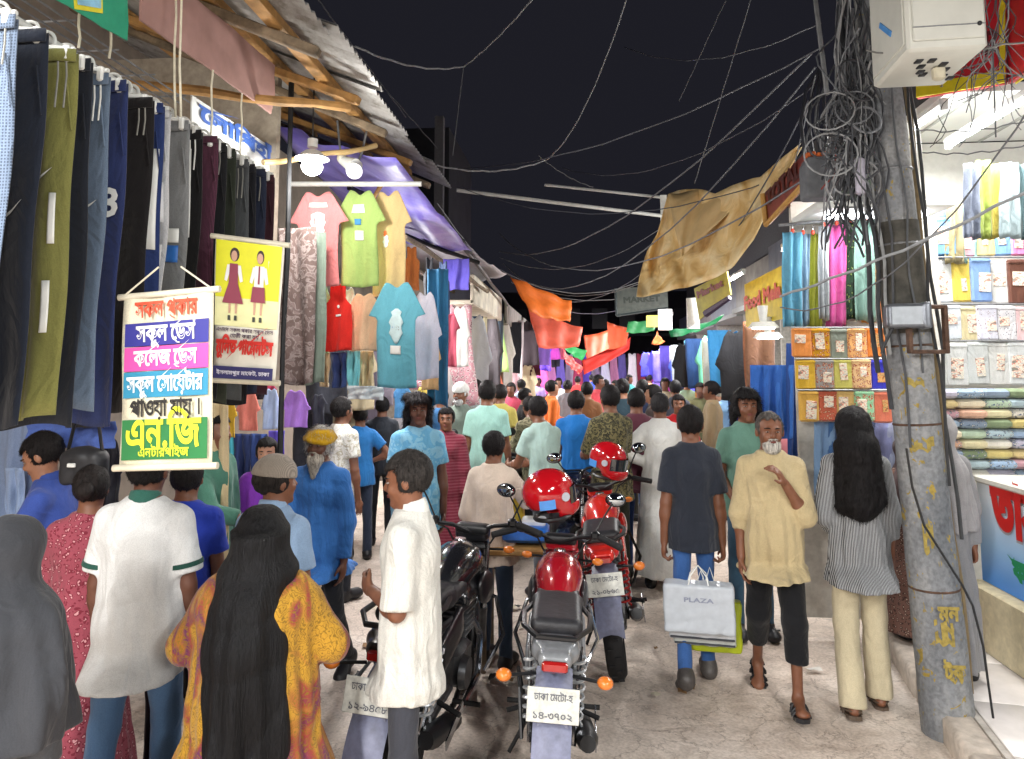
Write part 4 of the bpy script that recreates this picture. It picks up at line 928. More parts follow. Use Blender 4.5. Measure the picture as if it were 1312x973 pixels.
# ropes and the grille above the rack
for i, (px, y0, y1, Y) in enumerate(((225, -20, 236, 2.75), (232, -20, 300, 2.72), (272, 90, 210, 3.1), (310, 120, 225, 3.3), (103, -20, 62, 2.3), (143, -20, 75, 2.5))):
    a = atY(px, y0, Y); b = atY(px - 2, y1, Y); m = MB(); m.tube([a.lerp(b, t / 6) + Vector((.004 * math.sin(t * 2 + i), 0, 0)) for t in range(7)], .0045, 6)
    tag(m.build('rope', plain('#d8d2bc', .8, vary=.15)), ['white rope hanging straight down past the trousers', 'long twin rope just right of the white rope', 'short cord tied above the plum trousers', 'thin cord dropping onto the rail near its far end', 'thin green cord by the green banner', 'cord at the right edge of the green banner'][i], 'rope')
gr = empty('wire_grille', (-1.9, 2.2, 3.0), 0, 'thin wire grille shelf above the trousers by the green banner', 'grille')
for i in range(7): MB().tube([(-.15 + i * .05, -.9, .12), (-.15 + i * .05, .9, .12)], .004, 5).build('wire', GREYM, gr)
for i in range(8): MB().tube([(-.17, -.85 + i * .24, .125), (.17, -.85 + i * .24, .125)], .004, 5).build('wire', GREYM, gr)
# green banner in the corner
X = -1.55
p = [atX(60, -40, X), atX(165, -40, X), atX(162, 52, X), atX(68, -2, X)]
o = tag(quad_sheet(*p, .01, 6, 4, .004).build('banner', plain('#2f9a78', .5, vary=.08)), 'green plastic banner with yellow edged picture at the top left corner', 'banner')
p2 = [p[0].lerp(p[1], .25), p[0].lerp(p[1], .62), p[3].lerp(p[2], .62) + (p[1] - p[2]) * .15, p[3].lerp(p[2], .25)]; e = Vector((.008, -.006, 0))
quad_sheet(*[q + e for q in p2], .004, 2, 2).build('picture_border', plain('#e3d53c', .5), o); c_ = sum(p2, Vector()) / 4
quad_sheet(*[q.lerp(c_, .18) + e * 1.8 for q in p2], .004, 2, 2).build('picture', plain('#8fc4e0', .5, vary=.3, nscale=14), o)
# white board with blue lettering behind the far end of the rack
bx = -2.02; bp = [atX(245, 122, bx), atX(352, 192, bx), atX(352, 262, bx), atX(245, 205, bx)]
o = tag(quad_sheet(*bp, .015, 4, 2).build('shop_board', plain('#dfe4e6', .5, vary=.06)), 'white board with blue Bengali letters above the far trousers', 'sign')
text_mesh('েলািপহাঁ', .12, plain('#3f62ae', .5), o, on_wall(bp[0].lerp(bp[1], .5).lerp(bp[3].lerp(bp[2], .5), .30) + Vector((.014, -.004, 0)), bp[1] - bp[0], bp[0] - bp[3]), width=.95, bold=.04)
# --- hanging school banner
def hanging_banner(c4, mat, label, name='banner'):
    TL, TR, BR, BL = [Vector(q) for q in c4]; r = empty(name, TL.lerp(TR, .5), 0, label, 'banner'); O = r.location.copy()
    quad_sheet(*[q - O for q in (TL, TR, BR, BL)], .006, 10, 14, .005, 2).build('sheet', mat, r, sharp=False)
    def fr_(u0, u1, v0, v1, off=-.009):
        f = lambda u, v: TL.lerp(TR, u).lerp(BL.lerp(BR, u), v) - O + Vector((0, off, 0)); return [f(u0, v0), f(u1, v0), f(u1, v1), f(u0, v1)]
    for a, b in ((TL, TR), (BL, BR)):
        d = (b - a).normalized() * .02; MB().cyl(a - d - O, b + d - O, .011, n=10).build('rod', plain('#cfc8b4', .5), r)
    return r, fr_, O
BC = [(160, 381), (274, 371), (271, 597), (153, 600)]; Yb = 2.25
r, F4, O = hanging_banner([atY(x, y, Yb) for x, y in BC], fabric('#e2dcc2', rough=.6, wr=.3), 'tall cream banner with striped bands of Bengali text hanging before the trousers')
bands = [(.165, .30, '#2b2a86'), (.305, .445, '#cc489a'), (.45, .60, '#2a83a6'), (.725, .955, '#20703a')]
for v0, v1, c in bands: quad_sheet(*F4(.035, .965, v0, v1), .002, 8, 2).build('colour_band', plain(c, .5, vary=.08, nscale=6), r)
rows = [('সকল পকার', .09, '#cf4a2c', .70, .075), ('সকুল েডস', .232, '#e8e8ea', .66, .075), ('কেলজ েডস', .375, '#ece6ea', .70, .072), ('সকুল েসােয়টার', .525, '#e6eef0', .84, .072), ('পাওয়া যায় ।', .665, '#1d1a18', .78, .075), ('এন.িজ', .81, '#d8e02c', .82, .13), ('এনটারপাইজ', .915, '#b9cf2c', .55, .04)]
for body, v, c, wf_, sz in rows:
    q = F4(0, 1, v, v, -.0125); cc = q[0].lerp(q[1], .5); w_ = (q[1] - q[0]).length
    text_mesh(body, sz, plain(c, .6, vary=.05), r, on_wall(cc - Vector((0, 0, sz * .3)), q[1] - q[0], (0, 0, 1)), width=w_ * wf_, bold=.03)
for u_, v, c in ((.54, .128, '#cf4a2c'), (.60, .275, '#e8e8ea'), (.60, .415, '#ece6ea')):
    q = F4(u_, u_ + .055, v, v + .018, -.014); MB().tube([q[0], q[0].lerp(q[2], .5) - Vector((0, 0, .003)), q[2]], .002, 5).build('lettering', plain(c, .6, vary=.05), r)
for u_ in (0, 1):
    q = F4(u_, u_, 0, 0)[0]; MB().tube([q, Vector((0, .0, .085)) + (q - Vector((0, 0, q.z))) * .25], .003, 5).build('string', plain('#cfc8b4', .8), r)
# --- yellow poster with two school children
PC = [(277, 303), (365, 314), (352, 491), (273, 487)]; Yp = 2.75
r, F4, O = hanging_banner([atY(x, y, Yp) for x, y in PC], plain('#e6e3d6', .55, vary=.05), 'yellow and white poster of two school children in maroon uniform', 'poster')
quad_sheet(*F4(.02, .98, .02, .42), .002, 6, 3).build('print_field', plain('#dcd91e', .55, vary=.05), r); quad_sheet(*F4(.02, .98, .42, .62, -.008), .002, 6, 3).build('print_field', plain('#e3e0a8', .55, vary=.05), r)
quad_sheet(*F4(.0, .97, .90, .985), .002, 6, 3).build('print_field', plain('#3b3a70', .55, vary=.05), r)
def figp(u, v, du, dv, c, off=-.012, n=14):
    pts = [F4(u + du * math.cos(6.283 * k / n), 0, v + dv * math.sin(6.283 * k / n), 0, off)[0] for k in range(n)]; MB().add(pts, [tuple(range(n))]).build('print_figure', plain(c, .6, vary=.05), r, smooth=False)
def polyp(pts, c, off=-.012): MB().add([F4(u, 0, v, 0, off)[0] for u, v in pts], [tuple(range(len(pts)))]).build('print_figure', plain(c, .6, vary=.05), r, smooth=False)
MAR = '#8e3a4e'; SKN = '#c99c84'
for cx, girl in ((.30, True), (.68, False)):
    figp(cx, .115, .07 if girl else .055, .05, '#3a2a26', -.011); figp(cx, .125, .045, .038, SKN, -.014)
    polyp([(cx - .10, .19), (cx + .10, .19), (cx + .14, .30), (cx + .1, .31), (cx + .06, .24), (cx - .06, .24), (cx - .1, .31), (cx - .14, .30)], '#e8e6e4', -.013)
    if girl: polyp([(cx - .06, .18), (cx + .06, .18), (cx + .07, .32), (cx + .16, .46), (cx - .16, .46), (cx - .07, .32)], MAR, -.015)
    else:
        polyp([(cx - .07, .18), (cx + .07, .18), (cx + .07, .34), (cx - .07, .34)], '#e8e6e4', -.014); polyp([(cx - .01, .18), (cx + .01, .18), (cx + .014, .31), (cx - .014, .31)], MAR, -.016); polyp([(cx - .09, .33), (cx + .09, .33), (cx + .11, .44), (cx - .11, .44)], MAR, -.015)
    for q in (-.05, .05): polyp([(cx + q - .018, .44), (cx + q + .018, .44), (cx + q + .014, .53), (cx + q - .014, .53)], SKN, -.0125); polyp([(cx + q - .02, .545), (cx + q + .02, .545), (cx + q + .022, .58), (cx + q - .02, .58)], '#3c4038', -.0145)
q = F4(0, 1, .75, .75, -.014); text_mesh('মুিনত গােমনটস', .072, plain('#d8342c', .6), r, on_wall(q[0].lerp(q[1], .5) - Vector((0, 0, .03)), q[1] - q[0], (0, 0, 1)), width=(q[1] - q[0]).length * .9, bold=.06)
for v, b, w_, c in ((.645, 'এখােন সকল পকার সকুল েডস', .88, '#554455'), (.685, 'েতরী করা হয়', .45, '#554455'), (.942, 'ইসলামপুর মােকট, ঢাকা', .85, '#dcdcec')):
    q = F4(0, 1, v, v, -.014); text_mesh(b, .02, plain(c, .6), r, on_wall(q[0].lerp(q[1], .5) - Vector((0, 0, .007)), q[1] - q[0], (0, 0, 1)), width=(q[1] - q[0]).length * w_, bold=.03)
# --- T-shirt wall
W_ = plain('#f0eeea', .7, vary=.04); B_ = plain('#3f8ed0', .7); K_ = plain('#2a2c30', .7); OR_ = plain('#e07030', .7)
m = MB(); m.cyl(atY(372, 236, 4.95), atY(540, 236, 4.95), .018, n=10); tag(m.build('rail', WHITEP), 'white pipe rail over the coloured T-shirts', 'rail')
T = [('tee', 366, 449, 246, 366, 4.78, '#e68a8c', 'salmon pink T-shirt with a round ship print', [('print', .33, .66, .22, .50, 'oval', W_), ('print', .44, .62, .38, .49, 'oval', B_), ('print', .38, .5, .28, .36, 'oval', plain('#e68a8c', .8)), ('print', .3, .7, .12, .17, 'rect', W_)]),
 ('tee', 425, 497, 244, 367, 4.9, '#a4c070', 'lime green T-shirt with white block print', [('print', .34, .62, .15, .24, 'rect', W_), ('print', .38, .55, .3, .36, 'rect', B_), ('print', .38, .62, .42, .52, 'rect', W_)]),
 ('tee', 467, 530, 245, 378, 5.0, '#dcc08a', 'sandy beige T-shirt with a small mascot patch', [('print', .3, .48, .42, .55, 'oval', W_), ('print', .32, .42, .38, .45, 'oval', OR_)]),
 ('tank', 515, 540, 316, 372, 5.2, '#b06a3a', 'rust brown vest with lilac trim', []),
 ('tee', 396, 428, 368, 452, 5.0, '#9fdca4', 'mint green T-shirt half hidden behind the red jersey', []),
 ('tank', 412, 455, 362, 450, 4.9, '#dc2c24', 'bright red jersey with white chest marks', [('print', .46, .56, .33, .38, 'oval', W_), ('print', .4, .62, .47, .50, 'rect', W_)]),
 ('tee', 442, 492, 376, 450, 4.95, '#e0b491', 'peach T-shirt with maroon sleeve edge', []),
 ('tee', 470, 546, 362, 497, 4.82, '#6ab4c8', 'cyan T-shirt with a white surfer print', [('print', .34, .66, .25, .58, 'oval', plain('#cfe6ea', .7)), ('print', .38, .5, .36, .46, 'oval', B_), ('print', .44, .6, .4, .47, 'oval', K_), ('print', .36, .62, .6, .68, 'rect', W_)]),
 ('shirt', 521, 568, 374, 486, 5.15, '#dcd6e6', 'white long shirt hanging right of the cyan T-shirt', []),
 ('sheet', 548, 575, 345, 520, 5.6, '#2f6f98', 'teal blue cloth hanging behind the white shirt', []),
 ('pants', 406, 424, 452, 496, 5.0, '#dfc49a', 'cream shorts hanging below the red jersey', []),
 ('pants', 423, 446, 452, 497, 5.02, '#3a4a7c', 'navy blue shorts between cream and cyan shorts', []),
 ('pants', 444, 462, 450, 497, 5.0, '#7cc4cc', 'pale cyan shorts below the peach T-shirt', []),
 ('pants', 458, 480, 450, 496, 5.02, '#d0bc92', 'beige shorts next to the cyan T-shirt', []),
 ('pants', 353, 408, 292, 492, 4.45, '#8a7876', 'mottled grey brown baggy trousers beside the poster', []),
 ('pants', 384, 420, 298, 492, 4.6, '#8c9c90', 'sage green trousers behind the mottled ones', []),
 ('sheet', 445, 493, 495, 512, 4.95, '#d6dade', 'white cloth tag strip under the shorts', []),
 ('tank', 541, 560, 330, 400, 5.9, '#2a2b30', 'black vest hanging under the violet awning', []), ('tank', 558, 578, 335, 420, 6.3, '#3c4a68', 'dark blue vest under the violet awning', []),
 ('sheet', 568, 602, 332, 372, 7.0, '#6a5fc4', 'violet cloth flap below the awning edge', []),
 ('shirt', 300, 336, 500, 552, 5.6, '#f08c7c', 'coral pink children shirt on the low display', []), ('shirt', 333, 362, 498, 550, 5.55, '#b9cbee', 'pale blue children shirt on the low display', []),
 ('shirt', 358, 400, 500, 548, 5.5, '#b884e4', 'lilac children shirt at the end of the low display', []), ('shirt', 276, 306, 505, 560, 5.7, '#e3b93c', 'golden yellow children shirt behind the banner', []),
 ('pants', 298, 322, 556, 640, 5.7, '#31406e', 'indigo jeans hanging below the coral shirt', []), ('pants', 320, 344, 556, 640, 5.7, '#3d5590', 'washed blue jeans hanging below the pale shirt', []), ('pants', 343, 366, 552, 640, 5.7, '#6a5ac8', 'violet jeans hanging beside the washed pair', []),
 ('tee', 396, 420, 505, 548, 5.8, '#3a3c44', 'charcoal T-shirt low behind the crowd', []), ('sheet', 285, 302, 555, 650, 5.75, '#48a8b8', 'turquoise cloth strip beside the hanging jeans', []),
 ('shirt', 330, 356, 488, 510, 5.9, '#b03a5a', 'small crimson shirt peeping below the mottled trousers', []), ('shirt', 428, 462, 368, 448, 5.15, '#d8dce0', 'white shirt peeking out between the red jersey and the peach T-shirt', []), ('tee', 484, 520, 300, 375, 5.25, '#c8ccd4', 'pale grey T-shirt behind the sandy beige one', []), ('shirt', 536, 566, 420, 500, 5.5, '#caa878', 'tan shirt low behind the white long shirt', []), ('tee', 560, 590, 400, 470, 6.1, '#c4586c', 'rose T-shirt right of the teal cloth', []), ('shirt', 575, 604, 392, 470, 7.2, '#e4e0dc', 'bright white shirt beyond the teal cloth', []), ('tee', 500, 532, 496, 536, 8.3, '#5a9ad0', 'blue T-shirt low under the cyan one', []), ('tee', 530, 556, 496, 540, 8.6, '#e0c860', 'yellow T-shirt low under the white long shirt', []), ('shirt', 455, 490, 500, 545, 8.7, '#b84a58', 'red shirt low under the cloth tag strip', []), ('tee', 420, 448, 505, 552, 8.5, '#8cb88c', 'soft green T-shirt beside the charcoal one', []), ('tee', 556, 580, 480, 530, 9.2, '#e08cb0', 'pink T-shirt low near the end of the T-shirt wall', []),
 ('sheet', 284, 345, 488, 512, 5.9, '#2c2428', 'black folded cloth under the poster', [])]
for i, (k, x0, x1, y0, y1, Y, c, lb, ps) in enumerate(T):
    pat, cols = (('camo', ('#a09290', '#74625f')) if i == 14 else ('vstripe', ('#c03028',)) if i == 5 and 0 else (None, ()))
    gpx(k, x0, x1, y0, y1, Y, fabric(c, pat, cols), lb, {'tee': 'T-shirt', 'tank': 'vest', 'shirt': 'shirt', 'pants': 'trousers', 'sheet': 'cloth'}[k], seed=i * 1.9, folds=2, amp=.012 + .012 * (k in ('pants', 'sheet')), parts=ps, skew=rg.uniform(-.04, .04))
# goods inside the near left shop, seen under the trousers
near_goods = [('sheet', 30, 152, 540, 574, 3.7, '#5a74c0', 'blue denim cloth bundle hanging under the trousers'), ('sheet', -10, 60, 532, 700, 4.0, '#8d9fc0', 'pale blue striped cloth behind the boy'), ('pants', 4, 34, 600, 700, 3.9, '#9fb4d8', 'light blue jeans beside the boy'),
 ('sheet', 78, 140, 525, 548, 3.6, '#2b2a2c', 'black cloth roll above the denim bundle'), ('shirt', 120, 160, 560, 650, 4.2, '#3a3a42', 'dark shirt behind the woman in maroon'), ('sheet', 232, 270, 520, 640, 4.45, '#2b4a44', 'dark green cloth hanging behind the cream banner'), ('sheet', 262, 292, 515, 720, 4.45, '#c9b48c', 'sand coloured cloth strip behind the banner')]
for i, (k, x0, x1, y0, y1, Y, c, lb) in enumerate(near_goods): gpx(k, x0, x1, y0, y1, Y, fabric(c), lb, 'cloth' if k == 'sheet' else 'trousers', seed=i, folds=2.5, amp=.02)
bgp = atY(108, 600, 3.3); r = empty('shoulder_bag', bgp, 0, 'black quilted bag with a white tag hanging over the boy', 'bag')
SDF().box((0, 0, 0), (.10, .05, .075), .03).ell((0, 0, .05), (.1, .055, .05)).wrinkle(.004, 3).build('bag_body', plain('#26272b', .5, vary=.3), r, h=.008); MB().tube([(-.09, 0, .05), (-.06, 0, .2), (0, 0, .25), (.06, 0, .2), (.09, 0, .05)], .008, 6).build('strap', BLK, r); MB().bbox((-.02, -.062, .02), (.04, .012, .02), .003).build('tag', WH, r)
# a tailor's table in the near shop
r = empty('counter', (-3.0, 3.75, 0), 0, 'low wooden counter inside the near left shop heaped with cloth', 'counter')
MB().bbox((0, 0, .78), (.9, .7, .05), .01).build('counter_top', WOOD, r); MB().bbox((0, 0, .38), (.84, .64, .74), .01).build('counter_base', WOODG, r)
for i in range(9):
    c = ['#3a5a9c', '#c8c8cc', '#6a2f3c', '#d8b43c', '#2c2d33', '#7ea2cc', '#b45a6c', '#4a8a6c', '#8c8ca0'][i]
    p = Vector((-3.3 + (i % 3) * .31, 3.62 + .22 * ((i // 3) % 2), .83 + .07 * (i // 3)))
    o = MB().bbox((0, 0, 0), (.30, .24, .065), .025).build('folded_cloth', fabric(c), None, loc=p, rz=rg.uniform(-.2, .2)); tag(o, '%s folded cloth in the heap on the near left counter' % cname(c), 'folded cloth', 'cloth heap on the left counter')
# --- far left garments, one behind another along the alley
farL = [('dress', '#c08a98', 'floral', 'patterned pink'), ('dress', '#d8a2ac', 'floral', 'pale pink printed'), ('dress', '#a8707c', 'floral', 'dusky rose printed'), ('shirt', '#d8c8a8', None, 'cream'), ('shirt', '#c8ccd4', None, 'pale grey'), ('pants', '#2f4a6c', None, 'blue grey'), ('pants', '#d8cca8', None, 'sand'), ('shirt', '#3f3a40', None, 'charcoal'), ('pants', '#4c5a68', None, 'slate'),
 ('dress', '#b8e08a', None, 'pale lime'), ('shirt', '#e0dcd8', None, 'white'), ('pants', '#202228', None, 'black'), ('pants', '#8c8890', None, 'grey'), ('pants', '#b9b4b8', None, 'silver grey'), ('shirt', '#241a20', None, 'near black'), ('dress', '#6a2034', None, 'maroon'), ('dress', '#4e1a2c', None, 'deep wine'), ('shirt', '#8c6cd0', None, 'lavender'), ('dress', '#b088d8', None, 'lilac'), ('shirt', '#5c3cc0', None, 'violet'), ('dress', '#a43a9c', None, 'magenta'), ('shirt', '#3a50c8', None, 'cobalt blue'), ('pants', '#2c2c34', None, 'ink black'), ('dress', '#c85a70', None, 'rose red')]
Y = 8.7
for i, (k, c, pat, nm) in enumerate(farL):
    x = -1.62 + .05 * (Y - 8.7) + .12 * math.sin(i * 2.3) - (.25 if i % 3 == 0 else 0); w = .52 if k != 'pants' else .34
    z = 2.66 + .035 * (Y - 8.7) + .05 * math.sin(i); L = 1.0 + .25 * (i % 3 == 1)
    garment(k, (x, Y, z), w, L, fabric(c, pat, ('#7c2c44', '#e8d8d8') if pat else ()), '%s %s hanging outside the far left stalls, %s from the near end' % (nm, {'dress': 'dress', 'pants': 'trousers', 'shirt': 'shirt'}[k], ORD[i] if i and i < 20 else 'farther than twenty' if i else 'first'), {'dress': 'dress', 'pants': 'trousers', 'shirt': 'shirt'}[k], seed=i, folds=2, amp=.03, group='garments outside the far left stalls', nu=8, nv=12)
    Y *= 1.047
Y = 9.0
for i, (c, nm) in enumerate((('#d8d4d0', 'off white'), ('#c46a7c', 'dusty rose'), ('#5a86b8', 'cornflower blue'), ('#e8c060', 'corn yellow'), ('#e6e6ea', 'bright white'), ('#8c5a9c', 'mauve'), ('#d8785c', 'terracotta'), ('#a8c8d8', 'ice blue'), ('#4a9c84', 'jade green'), ('#e8b8c4', 'blush pink'), ('#b4b8c0', 'silver'), ('#c83c4c', 'scarlet'), ('#dcd0b0', 'oatmeal'), ('#6c88d0', 'periwinkle'), ('#f0e8e0', 'ivory'), ('#b8508c', 'raspberry'))):
    garment(['shirt', 'dress'][i % 2], (-1.75 + .05 * (Y - 9) - .15 * (i % 3), Y, 2.0), .5, .85, fabric(c), '%s %s in the low inner row of the far left stalls' % (nm, ['shirt', 'dress'][i % 2]), ['shirt', 'dress'][i % 2], seed=i, folds=2, amp=.03, nu=8, nv=12); Y *= 1.06
Y = 6.6
for i, (c, nm) in enumerate((('#2f3038', 'black'), ('#7c8a98', 'grey blue'), ('#c8b898', 'sand'), ('#404c6c', 'dusty navy'), ('#a49aa8', 'mauve grey'), ('#c46a7c', 'dusty pink'))):
    garment('shirt', (-2.3 - .15 * (i % 2), 6.6 + i * .4, 2.3), .55, .8, fabric(c), '%s shirt hanging deeper inside the left stall behind the T-shirts' % nm, 'shirt', seed=i, folds=2, amp=.03)
    garment('pants', (-2.5 - .15 * (i % 2), 6.8 + i * .4, 1.5), .4, .95, fabric(c), '%s trousers hanging low inside the left stall behind the T-shirts' % nm, 'trousers', seed=i + 3, folds=2, amp=.03)
# --- right side: scarves and packets left of the pole
SC = [(1003, 1028, 298, 420, '#5c9cb8', 'sky blue'), (1021, 1037, 300, 418, '#7d9cb4', 'dusty blue'), (1031, 1052, 300, 424, '#a0a83c', 'lime green'), (1049, 1062, 290, 410, '#9aa0a4', 'silver'), (1060, 1084, 288, 420, '#b84a88', 'magenta pink'), (1080, 1102, 284, 410, '#2f4a36', 'dark green printed'), (1096, 1122, 282, 412, '#6a8a80', 'sea green'),
      (1106, 1122, 322, 414, '#c8902c', 'mustard gold'), (1118, 1133, 322, 414, '#e6e2dc', 'white'), (1128, 1146, 322, 414, '#d98a4c', 'burnt orange')]
for i, (x0, x1, y0, y1, c, nm) in enumerate(SC):
    pat = ('floral', ('#8aa05c', '#203022')) if 'printed' in nm else (None, ())
    gpx('scarf', x0, x1, y0, y1, 5.55 + .05 * (i % 3), fabric(c, *pat, rough=.55), '%s scarf hanging in a pleated drop left of the concrete pole' % nm, 'scarf', seed=i * 2.1, folds=2.2, amp=.022, nu=16, nv=14)
    p = atY((x0 + x1) / 2, y0, 5.55); r = empty('scarf_hook', p + Vector((0, 0, .0)), 0, 'small red topped hook above the %s scarf' % nm, 'hook', 'hooks over the scarves'); 
    MB().tube([(0, 0, .01), (0, 0, .05), (.012, 0, .065)], .004, 5).build('wire', CHROME, r); MB().ball((0, 0, .012), (.014, .014, .02), 8, 6).build('clip', plain('#d4503c', .5), r)
m = MB(); m.cyl(atY(998, 289, 5.55), atY(1150, 275, 5.55), .012, n=8); tag(m.build('rail', GREYM), 'thin metal rail holding the scarves left of the pole', 'rail')
def cardm(c):
    key = ('card', c)
    if key in _mc: return _mc[key]
    t = NT('printed_card'); n = t.n('ShaderNodeTexNoise', i_Scale=26.0, i_Detail=3.0, i_Distortion=1.0); t.l(t.obj((1, 1, 1.8)), n.inputs[0]); k = lin(c)
    t.l(t.ramp(n.outputs[0], [(0, mul(k, .35)), (.40, (k[0] * .9, k[1] * .35, k[2] * .3)), (.45, k), (.58, mul(k, .85)), (.6, (k[0] * .3, k[1] * .4, k[2] * .7)), (.64, k)], const=True), t.p.inputs['Base Color']); t.p.inputs['Roughness'].default_value = .3
    _mc[key] = t.m; return t.m
def packet(x0, x1, y0, y1, Y, c, label, grp, pat=None, cols=(), card=None, dep=.05, rz=0):
    p = atY((x0 + x1) / 2, (y0 + y1) / 2 + rg.uniform(-1.5, 1.5), Y + rg.uniform(-.02, .02)); rz += rg.uniform(-.07, .07); w = (x1 - x0) / FPX * Y * .985; h = (y1 - y0) / FPX * Y * .97
    r = empty('cloth_packet', p, rz, label, 'cloth packet', grp); m = MB(); m.bbox((0, 0, 0), (w, dep, h), .012); m.build('folded_fabric', fabric(c, pat, cols, 2.2, rough=.4), r)
    cc = card or '#ece4d4'; q = MB(); q.bbox((w * rg.uniform(-.16, .16), -dep / 2 - .003, h * rg.uniform(-.12, .14)), (w * rg.uniform(.25, .6), .006, h * rg.uniform(.25, .62)), .002, Matrix.Rotation(rg.uniform(-.08, .08), 3, 'Y')); q.build('paper_card', cardm(cc), r)
    q = MB(); q.bbox((0, -dep / 2 + .002, h * .42), (w * .98, .012, .018), .004); q.build('fold', fabric(c, rough=.4), r); return r
rowsP = [(421, 459, 1015, ['#e8944c', '#d9a028', '#8c9488', '#e9b070', '#e8883a'], 'top'), (461, 499, 1020, ['#e3b83c', '#a8a4a0', '#d3cc6c', '#e6bf8c', '#3a3cc0'], 'middle'), (501, 540, 1024, ['#dfae50', '#cf6a50', '#e6c27a', '#9ad0a4', '#e07c60'], 'bottom')]
for (y0, y1, xs_, cs, rn) in rowsP:
    for j, c in enumerate(cs):
        packet(xs_ + j * 23.6, xs_ + (j + 1) * 23.6, y0, y1, 5.5, c, '%s cloth packet, %s in the %s row left of the pole' % (cname(c), ORD[j] if j else 'leftmost', rn), 'cloth packets in rows left of the pole', 'floral' if j % 2 else None, ('#f0e0c0', '#b05030') if j % 2 else (), card='#f0e6d0' if j != 4 else '#e0b070')
    a = atY(xs_ - 2, y0 - 1, 5.47); b = atY(xs_ + 121, y0 - 1, 5.47); tag(MB().cyl(a, b, .006, n=6).build('rail', GREYM), 'thin rail over the %s row of cloth packets' % rn, 'rail')
DN = [(1046, 1066, 541, 640, '#86a8d0', 'pale washed blue'), (1064, 1084, 541, 640, '#4a72a8', 'mid blue'), (1082, 1100, 541, 640, '#88a0c0', 'faded blue'), (1098, 1120, 541, 645, '#5b6c94', 'slate blue'), (1118, 1140, 541, 645, '#8e94c0', 'periwinkle'), (1136, 1152, 541, 650, '#a8b0cc', 'pale violet'), (964, 982, 468, 560, '#3a6fc8', 'vivid blue'), (980, 998, 468, 560, '#3566ba', 'cobalt blue'), (996, 1014, 468, 562, '#3c70c4', 'azure blue'), (1010, 1028, 440, 600, '#2b4a8c', 'dark blue')]
for i, (x0, x1, y0, y1, c, nm) in enumerate(DN): gpx('pants', x0 - 3, x1 + 3, y0, y1, (5.6 if i < 6 else 6.6), fabric(c), '%s denim trousers hanging %s' % (nm, 'below the cloth packets' if i < 6 else 'left of the cloth packets'), 'trousers', seed=i, folds=1.5, amp=.02, nu=10, nv=14)
# backing wall behind the packets
o = tag(MB().box((2.12, 5.75, 1.66), (1.05, .05, 3.05)).build('display_board', plain('#c9c6be', .8, vary=.15), None, smooth=False), 'pale board behind the scarves and packets left of the pole', 'board')
r = empty('ceiling_panel', (2.05, 5.42, 3.03), 0, 'white lit ceiling panel above the scarves left of the pole', 'ceiling panel'); MB().bbox((0, 0, 0), (.9, .6, .05), .006).build('panel', CEI, r, smooth=False)
MB().bbox((0, -.1, -.045), (.7, .06, .03), .008).build('tube', emis('#f4f8ff', 9), r); light(r, (0, -.1, -.08), (0, 0, 0), (.8, .1), 6)
# --- right shop interior
def row(items, y0, y1, Y, desc, kind='packet', x_start=None, **kw):
    for j, (x0, x1, c, *pt) in enumerate(items):
        if kind == 'packet': packet(x0, x1, y0, y1, Y, c, '%s cloth packet, %s in the %s of the bright shop' % (cname(c), ORD[j], desc), 'cloth packets in the bright shop', *(pt or (None, ())), **kw)
        else: gpx('scarf', x0 - 2, x1 + 2, y0 + rg.uniform(-3, 3), y1, Y + .04 * (j % 3), fabric(c, *(pt or (None, ())), rough=.6), '%s scarf, %s in the %s of the bright shop' % (cname(c), ORD[j], desc), 'scarf', seed=j * 1.7, folds=1.8, amp=.025, nu=12, nv=12)
row([(1166, 1180, '#8e8aa8'), (1180, 1196, '#85795c'), (1196, 1214, '#7c98d4'), (1214, 1230, '#8c8262'), (1228, 1248, '#86aaa4')], 262, 338, 5.9, 'left hanging row', 'scarf')
row([(1238, 1252, '#6c7484'), (1252, 1268, '#8a9a48'), (1266, 1286, '#a89c48'), (1284, 1302, '#90a0a4'), (1298, 1318, '#4c6468'), (1314, 1336, '#84b48c'), (1334, 1352, '#c07880')], 208, 306, 5.3, 'front hanging row', 'scarf')
row([(1172, 1196, '#ead9b0'), (1196, 1222, '#6fa6dc'), (1222, 1246, '#e69aa4'), (1246, 1272, '#e6cf8c'), (1272, 1294, '#7ca4d8'), (1294, 1318, '#ea8cc0'), (1318, 1342, '#e86a44')], 280, 329, 5.95, 'first packet row')
row([(1176, 1197, '#2e7cc8'), (1197, 1219, '#dde0e2'), (1219, 1244, '#d9c05a'), (1244, 1268, '#7c9cd0'), (1268, 1292, '#e2e2e0'), (1292, 1318, '#6a4438'), (1318, 1344, '#e89048')], 332, 388, 5.95, 'second packet row')
row([(1186, 1208, '#d6dae8', 'floral', ('#8a90c0', '#d6dae8')), (1208, 1230, '#d8dee6'), (1230, 1252, '#d8cca4'), (1252, 1276, '#dcdcea', 'spots', ('#7a3a44',)), (1276, 1300, '#e0dfe4', 'floral', ('#555a6c', '#e0dfe4')), (1300, 1322, '#e8c8cc'), (1322, 1346, '#dad6e0')], 392, 436, 5.95, 'third packet row')
row([(1184 + i * 27, 1211 + i * 27, c) for i, c in enumerate(('#d8dad8', '#e0e2e2', '#d4d8d8', '#dfe0de', '#d8dcdd', '#e0dfdc'))], 439, 493, 5.95, 'plain white packet row')
for (y, dz) in ((330, 0), (390, 0), (437, 0)):
    a = atY(1172, y, 5.88); b = atY(1350, y, 5.88); tag(MB().cyl(a, b, .007, n=6).build('rail', GREYM), 'thin rail %s in the bright shop' % {330: 'over the second packet row', 390: 'over the third packet row', 437: 'over the white packet row'}[y], 'rail')
